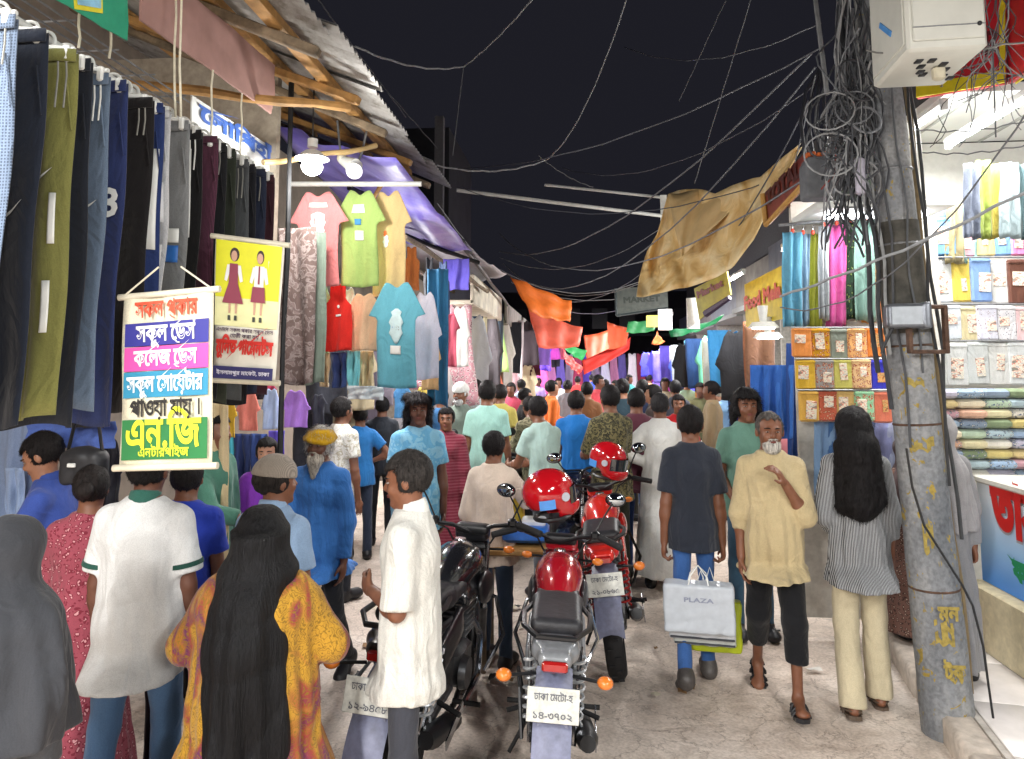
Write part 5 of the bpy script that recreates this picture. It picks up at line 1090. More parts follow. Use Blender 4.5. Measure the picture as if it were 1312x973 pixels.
pal = ['#d8cfa8', '#8fa4b8', '#c8b878', '#b4c8b0', '#c49aa4', '#e0dcd0', '#8494a8', '#d4c08c', '#a8bcc4', '#d2a890', '#b8b4c4', '#7c8c6c', '#e4d8bc', '#9cb4d0']
cols_ = 'first second third fourth fifth'.split(); rws = 'bottom second third fourth fifth sixth seventh eighth top'.split()
for cx in range(5):
    base = atY(1188 + cx * 33, 596, 5.5)
    for k in range(9):
        c = pal[(cx * 5 + k * 3) % 14]; p = base + Vector((rg.uniform(-.012, .012) + .09, rg.uniform(-.01, .01), k * .068 - .05))
        o = MB().bbox((0, 0, 0), (.185, .26, .060), .022).build('folded_cloth', fabric(c, 'floral' if (cx + k) % 3 == 0 else None, ('#f0ead8', '#5a6a80'), 2), None, loc=p, rz=rg.uniform(-.05, .05))
        tag(o, '%s folded cloth, %s of the %s stack from the left in the bright shop' % (cname(c), rws[k], cols_[cx]), 'folded cloth', 'stacks of folded cloth in the bright shop')
bd = atX(1275, 590, 2.95)
for i, (dx, c, nm) in enumerate(((0, '#d4d4d8', 'large pale'), (.34, '#b8b4bc', 'grey speckled'))):
    r = empty('bundle', (2.98 + dx, 4.9 - dx * .6, 1.24), .4, '%s cloth bundle wrapped in clear plastic on the counter edge' % nm, 'bundle'); SDF().ell((0, 0, .06), (.22, .16, .075)).wrinkle(.008, 2, i).build('wrapping', plain(c, .2, vary=.25, nscale=25, coat=.5), r, h=.012)
    MB().tube([(-.02, -.17, .04), (-.02, -.1, .135), (-.02, .1, .135), (-.02, .17, .04)], .006, 5).build('tie', plain('#8a8a8c', .4), r)
# counter with printed board towards the street
cp = [atX(1250, 588, 2.62), atX(1345, 588 + 30, 2.62)]; Ya = cp[0].y; Yc = atX(1420, 471, 2.62).y
r = empty('counter', (3.0, (Ya + 3.0) / 2, .13), 0, 'shop counter with a sky blue board of red and green Bengali lettering', 'counter'); off = r.location
MB().box(Vector((3.02, (Ya + 3.0) / 2, .86)) - off, (.76, Ya - 3.0, .62)).build('cabinet', plain('#c8d4e0', .5), r, smooth=False)
MB().bbox(Vector((3.02, (Ya + 3.0) / 2, 1.195)) - off, (.84, Ya - 2.96, .045), .01).build('counter_top', plain('#d8d6cc', .4, vary=.1), r)
MB().bbox(Vector((2.98, (Ya + 3.0) / 2, .33)) - off, (.9, Ya - 2.9, .40), .01).build('plinth', plain('#cbbf9e', .6, vary=.15), r)
BM = NT('printed_board'); g_ = BM.n('ShaderNodeSeparateXYZ'); BM.l(BM.obj(), g_.inputs[0]); BM.l(BM.ramp(g_.outputs[2], [(.0, lin('#3c86dc')), (.25, lin('#9cc4ea')), (.55, lin('#dce6ee'))]), BM.p.inputs['Base Color']); BM.p.inputs['Roughness'].default_value = .35
bo = MB().box((0, 0, .31), (.012, Ya - 2.98, .64)).build('printed_board', BM.m, r, smooth=False); bo.location = Vector((2.63, (Ya + 3.0) / 2, .545)) - off
def side_text(body, px, py, w, sz, c, bold=.06):
    p = atX(px, py, 2.618) - bo.location - off; text_mesh(body, sz, plain(c, .4, vary=.04, bump=0), bo, on_wall(p, (0, -1, 0), (0, 0, 1)), width=w, bold=bold, name='lettering')
side_text('তাস', 1306, 690, .60, .42, '#9c9ca4'); bo.children[-1].location.x += .001; bo.children[-1].location.y += .006; bo.children[-1].location.z -= .008
side_text('তাস', 1306, 688, .60, .42, '#c81f1c'); bo.children[-1].location.x -= .003
side_text('ফা', 1306, 745, .24, .17, '#1d8a58')
# --- shop signs on the right
def board_sign(c4, Y0, Y1, face, border, label, words, wc, size, name='shop_sign', width=.8):
    TL, TR, BR, BL = c4; a = atY(*TL, Y0); b = atY(*TR, Y1); c = atY(*BR, Y1); d = atY(*BL, Y0); r = empty(name, d, 0, label, 'sign'); nn = -((b - a).cross(d - a)).normalized(); nn = nn if nn.y < 0 else -nn
    quad_sheet(*[q - d for q in (a, b, c, d)], .04, 6, 3).build('panel', plain(face, .5, vary=.22, nscale=9), r)
    if border:
        for (p, q) in ((d, c), (a, d)): MB().tube([p - d + nn * .03, q - d + nn * .03], .022, 6).build('border', plain(border, .5), r)
    for k, (t, v, wf_, sz, col_) in enumerate(words):
        pc = a.lerp(b, .5).lerp(d.lerp(c, .5), v) - d + nn * .03; text_mesh(t, sz, plain(col_, .5), r, on_wall(pc, b - a, a - d), width=(b - a).length * wf_, bold=.05)
    return r
board_sign([(982, 248), (1034, 195), (1036, 235), (986, 288)], 6.3, 5.2, '#7c3126', '#b98a3c', 'rust red shop sign tucked behind the tip of the tan tarpaulin', [('TOTAL', .55, .85, .17, '#4a1410')], None, 0)
board_sign([(955, 365), (1008, 338), (1006, 408), (957, 419)], 8.2, 6.9, '#b5a520', None, 'yellow shop sign with red lettering left of the scarves', [('Food Mela', .60, .9, .2, '#a8341c')], None, 0)
board_sign([(890, 370), (932, 348), (937, 378), (897, 410)], 9.5, 8.8, '#a29a34', None, 'small yellow hanging sign with a dark arrow', [('Market', .42, .8, .12, '#7a3a3a')], None, 0)
board_sign([(788, 370), (855, 366), (856, 395), (790, 405)], 15, 15, '#6b7470', '#4a565a', 'weathered grey green signboard hanging far down the alley', [('MARKET', .6, .7, .16, '#4a5450')], None, 0)
a = atY(903, 403, 8.9); m = MB(); m.tube([a + Vector((0, -.05, 0)), atY(934, 382, 8.6) + Vector((0, -.05, 0))], [.045, .03], 6); tag(m.build('sign_arrow', plain('#3c2f4c', .5)), 'dark arrow strip fixed along the bottom of the small yellow sign', 'arrow')
for i, (px, py, Y, w, h, c) in enumerate(((852, 410, 12, .22, .34, '#dcdcdc'), (888, 402, 9.6, .16, .4, '#e2e4e6'), (838, 412, 12.5, .26, .2, '#d4cf6a'))):
    p = atY(px, py, Y); o = MB().bbox(p, (w, .04, h), .006).build('notice_board', plain(c, .5, vary=.1), None); tag(o, ['white notice board hanging under the grey green signboard', 'tall white notice beside the small yellow sign', 'pale yellow notice left of the white board'][i], 'notice')
# --- garments hanging at the far right stalls
farR = ['#7c5a48', '#8c5a40', '#2a2b30', '#d8b070', '#3a86c0', '#1c5a8a', '#e0dcc8', '#c03828', '#6cc0a0', '#2c4a7c', '#e89a3c', '#202226', '#58a0d0', '#c4ccd4', '#3c50c0', '#d0cce8', '#6a5cd0', '#2c2c48', '#8074d8', '#e8e4f0', '#4440b8', '#b03898', '#7c60e0', '#3838a0']
Y = 8.4
for i, c in enumerate(farR):
    k = 'pants' if i % 3 != 2 else 'shirt'; x = 1.95 + .02 * (Y - 8) + .14 * math.sin(i * 2.7)
    garment(k, (x, Y, 2.40 + .06 * math.sin(i * 1.7)), .5 if k == 'shirt' else .34, .85, fabric(c), '%s %s hanging outside the far right stalls, %s' % (cname(c), {'shirt': 'shirt', 'pants': 'trousers'}[k], ORD[i] + ' from the near end' if 0 < i < 20 else 'nearest of the row' if i == 0 else ['fourth', 'third', 'second', 'very'][i - 20] + ' last in the row'), {'shirt': 'shirt', 'pants': 'trousers'}[k], group='garments outside the far right stalls', seed=i, folds=2, amp=.03, nu=8, nv=12)
    garment('pants', (x + .4, Y + .1, 1.5), .4, .9, fabric(farR[(i * 5 + 3) % 24]), '%s trousers hanging low at the far right stalls, %s' % (cname(farR[(i * 5 + 3) % 24]), ORD[i] + ' from the near end' if 0 < i < 20 else 'nearest of the row' if i == 0 else ['fourth', 'third', 'second', 'very'][i - 20] + ' last in the row'), 'trousers', group='garments low at the far right stalls', seed=i, folds=2, amp=.03, nu=8, nv=10)
    Y *= 1.05
# violet shop lights far away
tube_lamp(1.3, 23, 2.6, along=True, L=1.6, power=60, label='violet tube light over the far end of the alley on the right', col=(.45, .3, 1), tint='#8a6cff'); tube_lamp(-.9, 27, 2.6, along=True, L=1.6, power=60, label='violet tube light over the far end of the alley on the left', col=(.6, .35, 1), tint='#a084ff')
# blue violet cloth wall at the far end
for i in range(14):
    c = ['#6a5cd0', '#e0d4e8', '#c8ccd8', '#d490b8', '#8c80d8', '#e8e4e8', '#b04860'][i % 7]; garment('dress', (-2.3 + i * .36, 30 + (i % 3) * .5, 2.5), .5, 1.5, fabric(c), '%s dress in the hanging display closing the far end, %s' % (cname(c), ORD[i] + ' from the left' if i else 'leftmost'), 'dress', group='dresses closing the far end', seed=i, nu=6, nv=8, amp=.03)
# --- tarpaulins over the alley
TN = NT('tan_tarpaulin'); n1 = TN.n('ShaderNodeTexNoise', i_Scale=3.5, i_Detail=6.0, i_Distortion=.8); TN.l(TN.obj(), n1.inputs[0]); TN.l(TN.ramp(n1.outputs[0], [(.3, lin('#cc9f58')), (.5, lin('#e6c588')), (.7, lin('#f0dcb0'))]), TN.p.inputs['Base Color']); TN.p.inputs['Roughness'].default_value = .5; TN.bump(n1.outputs[0], .7, .05)
top = [(829, 322, 8.6), (842, 300, 8.4), (857, 247, 8.2), (890, 243, 7.8), (918, 246, 7.4), (950, 234, 7.0), (975, 226, 6.6), (1000, 204, 6.2), (1027, 183, 5.8)]
bot = [(815, 381, 8.2), (840, 377, 8.0), (868, 371, 7.8), (892, 365, 7.5), (918, 356, 7.2), (940, 342, 6.9), (965, 308, 6.6), (992, 252, 6.2), (1028, 188, 5.8)]
TP3 = [atY(*q) for q in top]; BP3 = [atY(*q) for q in bot]
def lerpc(P, u): 
    k = u * (len(P) - 1); i = min(int(k), len(P) - 2); return P[i].lerp(P[i + 1], k - i)
r = empty('tarpaulin', TP3[2], 0, 'large tan tarpaulin stretched over the right side of the alley', 'tarpaulin'); O = r.location.copy()
MB().sheet(lambda u, v: lerpc(TP3, u).lerp(lerpc(BP3, u), v) - O + Vector((0, -.10 * math.sin(22 * u + 3 * v) * (1 - u) - .05 * math.sin(47 * u - 4 * v) * (1 - u) + .35 * math.sin(math.pi * v) * (1 - u * .6), 0)), 60, 16, .008).build('sheet', TN.m, r, sharp=False)
FA = [atY(857, 248, 7.9), atY(905, 244, 7.7), atY(940, 262, 7.2)]; FB = [atY(872, 330, 7.7), atY(885, 318, 7.5), atY(942, 266, 7.2)]
MB().sheet(lambda u, v: lerpc(FA, u).lerp(lerpc(FB, u), v) - O + Vector((0, .05 * math.sin(14 * u + 5 * v), 0)), 16, 8, .006).build('flap', plain('#d8b984', .5, vary=.12, nscale=5, bump=.4), r, sharp=False)
def ptarp(pts, Y, c, label, folds=5, amp=.06, sd=0, dY=.4):
    a, b, c_, d = pts; tarp('tarpaulin', (atY(*a, Y), atY(*b, Y + dY), atY(*c_, Y + dY * .6), atY(*d, Y - .2)), plain(c, .55, vary=.14, nscale=5, bump=.4), label, 16, 8, .03, sd, folds, amp=.022 if pts[2][1] - pts[0][1] > 30 else .010)
ptarp([(654, 353), (732, 386), (730, 413), (680, 400)], 12, '#e8742a', 'vivid orange tarpaulin hanging off the left canopies', sd=1)
ptarp([(676, 392), (746, 420), (742, 444), (690, 446)], 14.5, '#e8644c', 'coral tarpaulin just behind the vivid orange one', sd=2)
ptarp([(718, 434), (752, 450), (746, 462), (722, 446)], 17, '#2fa85a', 'narrow green tarpaulin dipping over the alley centre', sd=3)
ptarp([(720, 446), (748, 472), (742, 480), (724, 462)], 19, '#e0443c', 'red cloth strip left of the alley centre', sd=4)
ptarp([(746, 462), (808, 432), (806, 448), (748, 480)], 18, '#d83c34', 'long red cloth strip slanting up to the right', sd=5)
ptarp([(748, 430), (782, 422), (780, 452), (752, 462)], 20, '#e0603c', 'orange red square of cloth over the alley centre', sd=6)
ptarp([(778, 412), (806, 420), (802, 442), (780, 448)], 18, '#e46440', 'small coral pennant under the far signboard', sd=7)
ptarp([(805, 412), (842, 408), (838, 424), (802, 426)], 14, '#4aa868', 'pale green tarpaulin left of the white notice', sd=8)
ptarp([(857, 424), (928, 404), (916, 414), (860, 433)], 10, '#2f9a62', 'bright green tarpaulin below the small yellow sign', sd=9)
ptarp([(842, 424), (852, 438), (845, 440), (834, 440)], 12, '#e0703c', 'small orange triangle of cloth by the right stalls', sd=10)
# ------------------------------------------------------------ concrete pole and what hangs on it
def cap_(pts, r, n=6): return MB().tube(pts, r, n)
pf = atZ(1216, 940, .0); pt = atY(1112, -60, pf.y + .05)
PM = NT('pole_concrete'); v = PM.obj(); n1 = PM.n('ShaderNodeTexNoise', i_Scale=3.0, i_Detail=8.0, i_Roughness=.7); PM.l(PM.obj((1, 1, .4)), n1.inputs[0]); n2 = PM.n('ShaderNodeTexNoise', i_Scale=9.0, i_Detail=3.0, i_Roughness=.75, i_Distortion=1.2); PM.l(PM.obj((1.4, 1.4, .9)), n2.inputs[0]); n3 = PM.n('ShaderNodeTexNoise', i_Scale=45.0, i_Detail=5.0); PM.l(v, n3.inputs[0])
c1 = PM.ramp(n1.outputs[0], [(.3, lin('#5c6066')), (.5, lin('#85888c')), (.68, lin('#a6a6a4'))]); f = PM.ramp(n2.outputs[0], [(.625, (0, 0, 0)), (.64, (1, 1, 1))]); mx = PM.n('ShaderNodeMix', data_type='RGBA'); PM.l(f, mx.inputs[0]); PM.l(c1, mx.inputs[6]); mx.inputs[7].default_value = (*lin('#a08a3c'), 1)
m2 = PM.n('ShaderNodeMix', data_type='RGBA', blend_type='MULTIPLY'); m2.inputs[0].default_value = .6; PM.l(mx.outputs[2], m2.inputs[6]); PM.l(PM.ramp(n3.outputs[0], [(.35, (.5, .5, .5)), (.6, (1, 1, 1))]), m2.inputs[7]); PM.l(m2.outputs[2], PM.p.inputs['Base Color']); PM.p.inputs['Roughness'].default_value = .75; b = PM.bump(n1.outputs[0], .5, .03); PM.bump(n3.outputs[0], .5, .006, b)
pole = empty('utility_pole', pf, 0, 'leaning grey concrete pole with worn yellow paint marks at the kerb', 'utility pole')
D = pt - pf
def pp(t): return D * t
m = MB(); n = 30; m.tube([pp(i / n) for i in range(n + 1)], [.132 - .034 * i / n + .0015 * math.sin(i * 2.3) for i in range(n + 1)], 20); m.build('shaft', PM.m, pole)
def tz(z): return (z) / D.z
for z in (.75, 1.62, 2.05, 2.62, 3.05):
    c = pp(tz(z)); MB().torus(c, D, .126 - .008 * z / 1.5, .007, 24, 6).build('band', RUST if z < 2.5 else GREYM, pole)
yel = plain('#96843f', .7, vary=.35, nscale=40)
for i, (z, w, h) in enumerate(((.55, .09, .12), (.34, .07, .06), (1.02, .05, .15), (1.52, .12, .07), (2.18, .07, .05), (1.85, .1, .04))):   # stencilled paint
    t0 = tz(z); r0 = .133 - .034 * t0; m = MB(); a0 = -1.75 + .3 * math.sin(i * 2); nn = 6; vs = []
    for j in range(5):
        for k in range(nn + 1):
            a = a0 + (k / nn - .5) * w / r0; rr = r0 + .0025; vs.append(pp(tz(z + h * (j / 4 - .5) + .012 * math.sin(k * 2 + i))) + Vector((rr * math.cos(a), rr * math.sin(a), 0)))
    m.add(vs, [(j * (nn + 1) + k, j * (nn + 1) + k + 1, (j + 1) * (nn + 1) + k + 1, (j + 1) * (nn + 1) + k) for j in range(4) for k in range(nn) if rg.random() > .22]); m.build('paint_mark', yel, pole)
for k, (body, z) in enumerate((('মন', .62), ('টক', .33))):
    text_mesh(body, .10, yel, pole, on_wall(pp(tz(z)) + Vector((.0, -.140, 0)), (1, 0, 0), D), width=.11, bold=.05)
# dark sleeve, ribbed pipe beside the pole and cables down its side
MB().cyl(pp(tz(2.12)), pp(tz(2.75)), .121, .115, 20).build('tar_sleeve', plain('#4a4842', .8, vary=.5, nscale=12, bump=.6), pole)
for i, (dx, dy, z0, z1, r_, c) in enumerate(((.14, .02, .2, 4.1, .016, '#7b6a4c'), (.165, .0, 1.0, 3.9, .010, '#3a3c3e'), (-.15, -.04, 1.7, 4.4, .012, '#34363a'), (-.18, 0, 1.9, 4.4, .014, '#2a2c30'), (-.13, -.08, 2.0, 4.4, .009, '#8a8c8c'), (.10, -.1, 1.3, 4.2, .008, '#2c2d30'), (-.09, -.11, 1.5, 4.2, .007, '#46484c'), (.0, -.13, 1.9, 4.4, .006, '#55585c'))):
    pts = [pp(tz(z0 + (z1 - z0) * k / 14)) + Vector((dx + .012 * math.sin(k * 1.3 + i), dy + .01 * math.sin(k * 2 + i), 0)) for k in range(15)]
    tag(MB().tube([pf + q for q in pts], r_, 7).build('cable', plain(c, .55, vary=.2)), ['brown conduit strapped to the right side of the pole', 'dark cable beside the brown conduit', 'black cable on the left side of the pole', 'thick black cable left of the pole', 'pale cable looping down the left of the pole', 'thin black cable at the right front of the pole', 'thin grey cable at the left front of the pole', 'grey cable down the middle of the pole'][i], 'cable')
pts = [pf + pp(tz(z)) + Vector((x, -.15, 0)) for z, x in ((1.5, -.13), (1.3, -.12), (1.1, -.08), (.95, 0), (.8, .08), (.7, .12), (.5, .15), (.3, .155), (.15, .16))]
tag(cap_(pts, .006).build('cable', BLK), 'black cable crossing diagonally over the lower pole', 'cable')
# floodlight and empty metal frame
q = atY(1172, 405, pf.y - .22); r = empty('floodlight', q, R(-12), 'grey floodlight strapped sideways to the pole', 'floodlight')
SDF().box((-.04, 0, .0), (.105, .06, .065), .022).box((.05, -.0, 0), (.02, .065, .07), .01).build('housing', plain('#6c7077', .35, .5, vary=.2, bump=.1), r, h=.006)
MB().bbox((-.04, -.058, .0), (.16, .006, .095), .004).build('glass', plain('#b4bcc4', .1, vary=.1, bump=0), r)
for z in (-.052, .052): MB().bbox((-.03, -.02, z), (.2, .02, .012), .003).build('bracket', DARKM, r)
for k in range(4): MB().bbox((-.1 + k * .03, .056, 0), (.01, .02, .08), .002).build('fin', DARKM, r)
MB().tube([(-.1, -.02, -.04), (-.16, -.02, -.16), (-.17, -.02, -.2)], .008, 6).build('lever', DARKM, r)
q = atY(1188, 422, pf.y - .18); r = empty('metal_frame', q, R(8), 'rusty empty square metal frame fixed to the pole beside the floodlight', 'frame')
for (x, z, w, h) in ((-.10, 0, .022, .26), (.10, 0, .022, .26), (0, .12, .18, .022), (0, -.12, .18, .022)): MB().bbox((x, 0, z), (w, .035, h), .004).build('frame_bar', RUST, r)
# black junction box hanging left of the pole
q = atY(1047, 233, 5.0); r = empty('junction_box', q, 0, 'dark grey junction box hung under orange terminals left of the pole', 'junction box')
SDF().box((0, 0, 0), (.095, .09, .125), .025).box((0, -.01, .13), (.08, .08, .02), .01).build('box_body', plain('#62656a', .6, vary=.2, bump=.4), r, h=.008)
for k in range(5): MB().bbox((-.07 + .033 * k, -.05, .165 + .006 * (k % 2)), (.026, .05, .03), .004).build('terminal', plain('#c8642c', .5), r)
for k in range(4): MB().tube([(-.08 + .05 * k, -.03, .17), (-.1 + .05 * k, -.03, .4), (-.05 + .04 * k, 0, .62), (.06, 0, .8)], .012, 6).build('lead', plain('#23252d', .5), r)
q = atY(1102, 226, 4.2); o = MB().bbox(q, (.05, .05, .22), .015).build('meter_box', plain('#b8b4c4', .5, vary=.15)); tag(o, 'slim pale plastic meter box among the cables left of the pole', 'meter box')
# white electricity cabinet high on the pole
W1 = plain('#c9cac2', .5, vary=.07, nscale=6, bump=.08); CY = pf.y - .35
a = atY(1163, 66, 3.2); bx = empty('electric_cabinet', a, R(-3), 'large white metal electricity cabinet mounted high on the pole', 'cabinet')
MB().bbox((.16, .22, .42), (.32, .44, .84), .012).build('cabinet_box', W1, bx); MB().bbox((.165, -.004, .43), (.285, .014, .78), .006).build('door', W1, bx)
MB().bbox((-.003, .22, .42), (.008, .39, .76), .002).build('side_panel', W1, bx)
MB().bbox((-.009, .22, .20), (.004, .17, .026), .001, Matrix.Rotation(R(38), 3, 'X')).build('blue_sticker', plain('#4f8fd0', .5), bx)
for k, (x, y) in enumerate(((.1, .02), (.16, .06), (.2, .1), (.24, .12), (.32, .05), (.38, .09), (.42, .14), (.2, .02), (.5, .16))): MB().bbox((x * .55 + .03, y * 1.6 + .08, -.003), (.03, .04, .008), .002).build('vent_slot', DARKM, bx)
MB().bbox((.2, .2, -.03), (.05, .04, .06), .008).build('gland', plain('#b8b29c', .5), bx); MB().ball((.285, -.012, .10), .010).build('lock', DARKM, bx); MB().bbox((.165, -.012, .1), (.29, .005, .005), .002).build('seam', GREYM, bx)
# tangle of cables
def rcurve(p, q, amp, n=10, seed=0):
    rr = random.Random(seed); p = Vector(p); q = Vector(q); ph = [rr.uniform(0, 6.28) for _ in range(6)]; am = [rr.uniform(.3, 1) * amp for _ in range(6)]; out = []
    for i in range(n + 1):
        t = i / n; e = math.sin(math.pi * t); o = Vector((am[0] * math.sin(3.1 * t * 2 + ph[0]) + am[1] * .5 * math.sin(9 * t + ph[1]), am[2] * math.sin(5 * t + ph[2]), am[3] * .6 * math.sin(6 * t + ph[3]) - amp * .8)) * e
        out.append(p.lerp(q, t) + o)
    return out
m = MB(); rr = random.Random(11); tm_ = [plain('#3c3e43', .6, vary=.3), plain('#6c6f74', .6, vary=.3), plain('#8c8e90', .55, vary=.2), plain('#7a2c28', .6, vary=.2)]
for i in range(82):
    m.m(0 if i % 5 < 3 else 1 if i % 5 == 3 else (3 if i % 14 == 2 else 2)); x0 = rr.uniform(1070, 1116); x1 = rr.uniform(1050, 1128); y0 = rr.uniform(-40, 120); y1 = rr.uniform(150, 330)
    m.tube(rcurve(atY(x0, y0, rr.uniform(4.0, 4.7)), atY(x1, y1, rr.uniform(4.0, 4.6)), rr.uniform(.03, .16), 12, i), rr.uniform(.003, .0075), 5)
for i in range(16):
    m.m(i % 3); c = atY(rr.uniform(1060, 1110), rr.uniform(90, 260), rr.uniform(4.0, 4.4)); R_ = rr.uniform(.06, .16); ax = Vector((rr.uniform(-.6, .6), 1, rr.uniform(-.6, .6))); m.torus(c, ax, R_, rr.uniform(.004, .007), 20, 5)
tag(m.build('cable_tangle', tm_), 'dense tangle of black and grey cables bunched beside the concrete pole', 'cables', kind='stuff')
m = MB()
for i in range(26):
    m.m(i % 3); m.tube(rcurve(atY(rr.uniform(1255, 1300), rr.uniform(-40, 90), 3.6), atY(rr.uniform(1190, 1330), rr.uniform(60, 190), 3.9), rr.uniform(.03, .1), 10, i + 500), rr.uniform(.0018, .0035), 5)
tag(m.build('cable_tangle', tm_), 'loose bundle of grey wires in front of the red shop sign', 'cables', kind='stuff')
# overhead cables crossing the sky
OC = [((455, 60, 6), (595, 85, 9), .10, .012, '#a9abad', 'pale sagging cable from the corrugated roof to the lone drop wire'), ((595, 85, 9), (690, -10, 7), .05, .012, '#a9abad', 'pale cable rising from the lone drop wire to the top of the sky'), ((594, 85, 9), (580, 200, 9.2), 0, .008, '#7c7e82', 'thin drop wire hanging in the middle of the sky'),
      ((560, 212, 7.5), (700, 205, 9), .10, .012, '#a0a2a6', 'pale cable sweeping right from the violet awning tip'), ((700, 205, 9), (806, -10, 7), .28, .010, '#9da0a4', 'pale cable curving up to the top centre of the sky'), ((640, 322, 12), (1040, 68, 5), .5, .010, '#66686e', 'long thin cable rising from the alley to the cable tangle'),
      ((645, 338, 13), (1045, 85, 5), .9, .009, '#5e6066', 'second long cable just below the first rising one'), ((560, 215, 8), (1050, 62, 5), .25, .008, '#55575e', 'dark cable stretched across the sky above the white poles'), ((840, 360, 12), (1036, 130, 5.2), .5, .008, '#4e5058', 'dark cable descending from the tangle behind the tan tarpaulin'),
      ((890, 235, 9), (965, -10, 6), 0, .008, '#54565c', 'thin cable dropping from the sky to the tan tarpaulin'), ((640, 345, 14), (860, 340, 14), .5, .010, '#8c8e92', 'sagging cable over the orange tarpaulin'), ((650, 352, 16), (900, 320, 12), .6, .010, '#808286', 'cable looping between the left awnings and the tan tarpaulin'),
      ((640, 330, 13), (850, 290, 11), .4, .008, '#74767c', 'cable just above the sagging one'), ((655, 362, 18), (830, 375, 17), .3, .012, '#8a8c90', 'far cable low over the alley'), ((670, 372, 20), (820, 352, 19), .5, .012, '#787a80', 'farther cable low over the alley'), ((690, 385, 24), (800, 395, 24), .3, .014, '#8a8c90', 'farthest cable low over the alley'),
      ((590, 240, 8), (1030, 215, 6.5), .35, .007, '#4a4c54', 'faint dark cable behind the white poles'), ((800, 60, 8), (1052, 30, 4.8), .2, .006, '#4a4c54', 'faint wire at the upper right of the sky'), ((450, 65, 6), (560, 190, 8), .0, .007, '#55575c', 'dark wire from the roof edge down to the dim building'), ((400, -10, 4.5), (520, 150, 8), 0, .007, '#4c4e54', 'dark wire running off the corrugated roof'),
      ((690, 200, 9), (760, 240, 10), .05, .007, '#6a6c70', 'short wire near the upper white pole'), ((640, 300, 12), (1100, 180, 4.6), .7, .009, '#5c5e64', 'thick low cable joining the tangle'), ((720, 215, 9), (1045, 110, 5), .3, .006, '#4c4e56', 'fine wire from the white poles to the tangle'), ((930, 0, 6), (870, 130, 8), 0, .006, '#45474e', 'faint slanting wire in the upper right sky'), ((1045, 95, 4.8), (1010, 240, 6), .02, .006, '#4c4e54', 'wire from the tangle to the red brown sign'),
      ((1000, 380, 4.6), (1330, 238, 3.3), .03, .011, '#8e9296', 'straight grey cable crossing in front of the scarves and the bright shop'), ((1000, 395, 4.9), (1330, 120, 3.4), .3, .006, '#5e6064', 'thin wire hanging in front of the packets'), ((1110, 66, 3.5), (1330, 50, 3.2), .03, .006, '#6e6e6c', 'wire lying across the face of the white cabinet'), ((1170, 165, 4.2), (1330, 150, 3.6), .04, .005, '#7a7c80', 'thin wire below the red shop sign'), ((1180, 195, 4.4), (1330, 182, 3.7), .03, .005, '#7a7c80', 'thin wire above the hanging scarves of the bright shop'),
      ((1272, 60, 3.6), (1276, 175, 3.6), 0, .005, '#55575a', 'vertical dark wire in front of the tube lights'), ((640, 352, 14), (560, 260, 9), .1, .008, '#6c6e74', 'cable under the edge of the violet awning'), ((1045, 0, 4.6), (1060, 120, 4.3), .0, .02, '#8e9092', 'stiff grey cable above the tangle')]
for i, (a, b, sag, r_, c, lb) in enumerate(OC):
    A = atY(*a); B = atY(*b); n = 16
    pts = [A.lerp(B, k / n) - Vector((0, 0, 4 * sag * (k / n) * (1 - k / n))) + Vector((0, 0, .006 * math.sin(k * 1.9 + i))) for k in range(n + 1)]
    tag(MB().tube(pts, r_ * .75, 5).build('overhead_cable', plain(c, .55, vary=.15)), lb, 'overhead cable')
for (a, b, r_, lb) in (((585, 244, 8), (850, 277, 9), .022, 'long white pole strung across the alley under the sky'), ((698, 237, 9.5), (848, 253, 9.2), .018, 'short white pole above the long white one')):
    tag(MB().cyl(atY(*a), atY(*b), r_, n=8).build('pole', WHITEP), lb, 'pole')
a = atY(850, 250, 9.1); tag(MB().sheet(lambda u, v: a + Vector((-.04 + .08 * u, .01 * math.sin(v * 9), -.36 * v)), 3, 8, .01).build('cloth_strip', WHITEP), 'white cloth strip tied at the right end of the white poles', 'cloth')
# bulb lamp, horn lamp heads near the T-shirts
q = atY(400, 204, 4.15); r = empty('bulb_lamp', q, 0, 'glowing white bulb under an enamel shade over the salmon pink T-shirt', 'lamp')
MB().cyl((0, 0, .0), (0, 0, .05), .10, .04, 20).build('lamp_shade', WHITEP, r); MB().cyl((0, 0, .07), (0, 0, .12), .03, n=12).build('socket', WHITEP, r); MB().ball((0, 0, -.045), (.062, .062, .055), 16, 10).build('bulb', emis('#fffaf0', 14), r); MB().tube([(0, 0, .12), (.0, .0, .5)], .005, 5).build('cord', BLK, r)
light(r, (0, -.02, -.14), (0, 0, 0), .07, 16, (1, .97, .9), 'POINT')
for i, (px, py, a_) in enumerate(((438, 205, 40), (458, 214, -20))):
    q = atY(px, py, 4.8); r = empty('spot_lamp', q, R(a_), ['white lamp head tilted left beside the bulb', 'white lamp head tilted right beside the bulb'][i], 'lamp'); MB().cyl((0, 0, 0), (.05, -.10, -.06), .03, .055, 16).build('lamp_shade', WHITEP, r); MB().ball((0, 0, .01), .035).build('joint', plain('#cfc8b4', .5), r); MB().tube([(0, 0, .02), (0, .05, .12), (0, .1, .3)], .008, 6).build('arm', GREYM, r)
# white lamps under the right canopies
for i, (px, py, Y) in enumerate(((978, 420, 7.0), (984, 433, 7.3))):
    q = atY(px, py, Y); r = empty('pendant_lamp', q, 0, ['white disc lamp hanging left of the packets', 'lower white disc lamp left of the packets'][i], 'lamp'); MB().cyl((0, 0, 0), (0, 0, .05), .14, .10, 16).build('lamp_shade', WHITEP, r); MB().cyl((0, 0, .05), (0, 0, .2), .03, .05, n=10).build('socket', WHITEP, r); MB().cyl((0, 0, -.012), (0, 0, -.002), .10, n=16).build('diffuser', emis('#f4f8ff', 8), r)
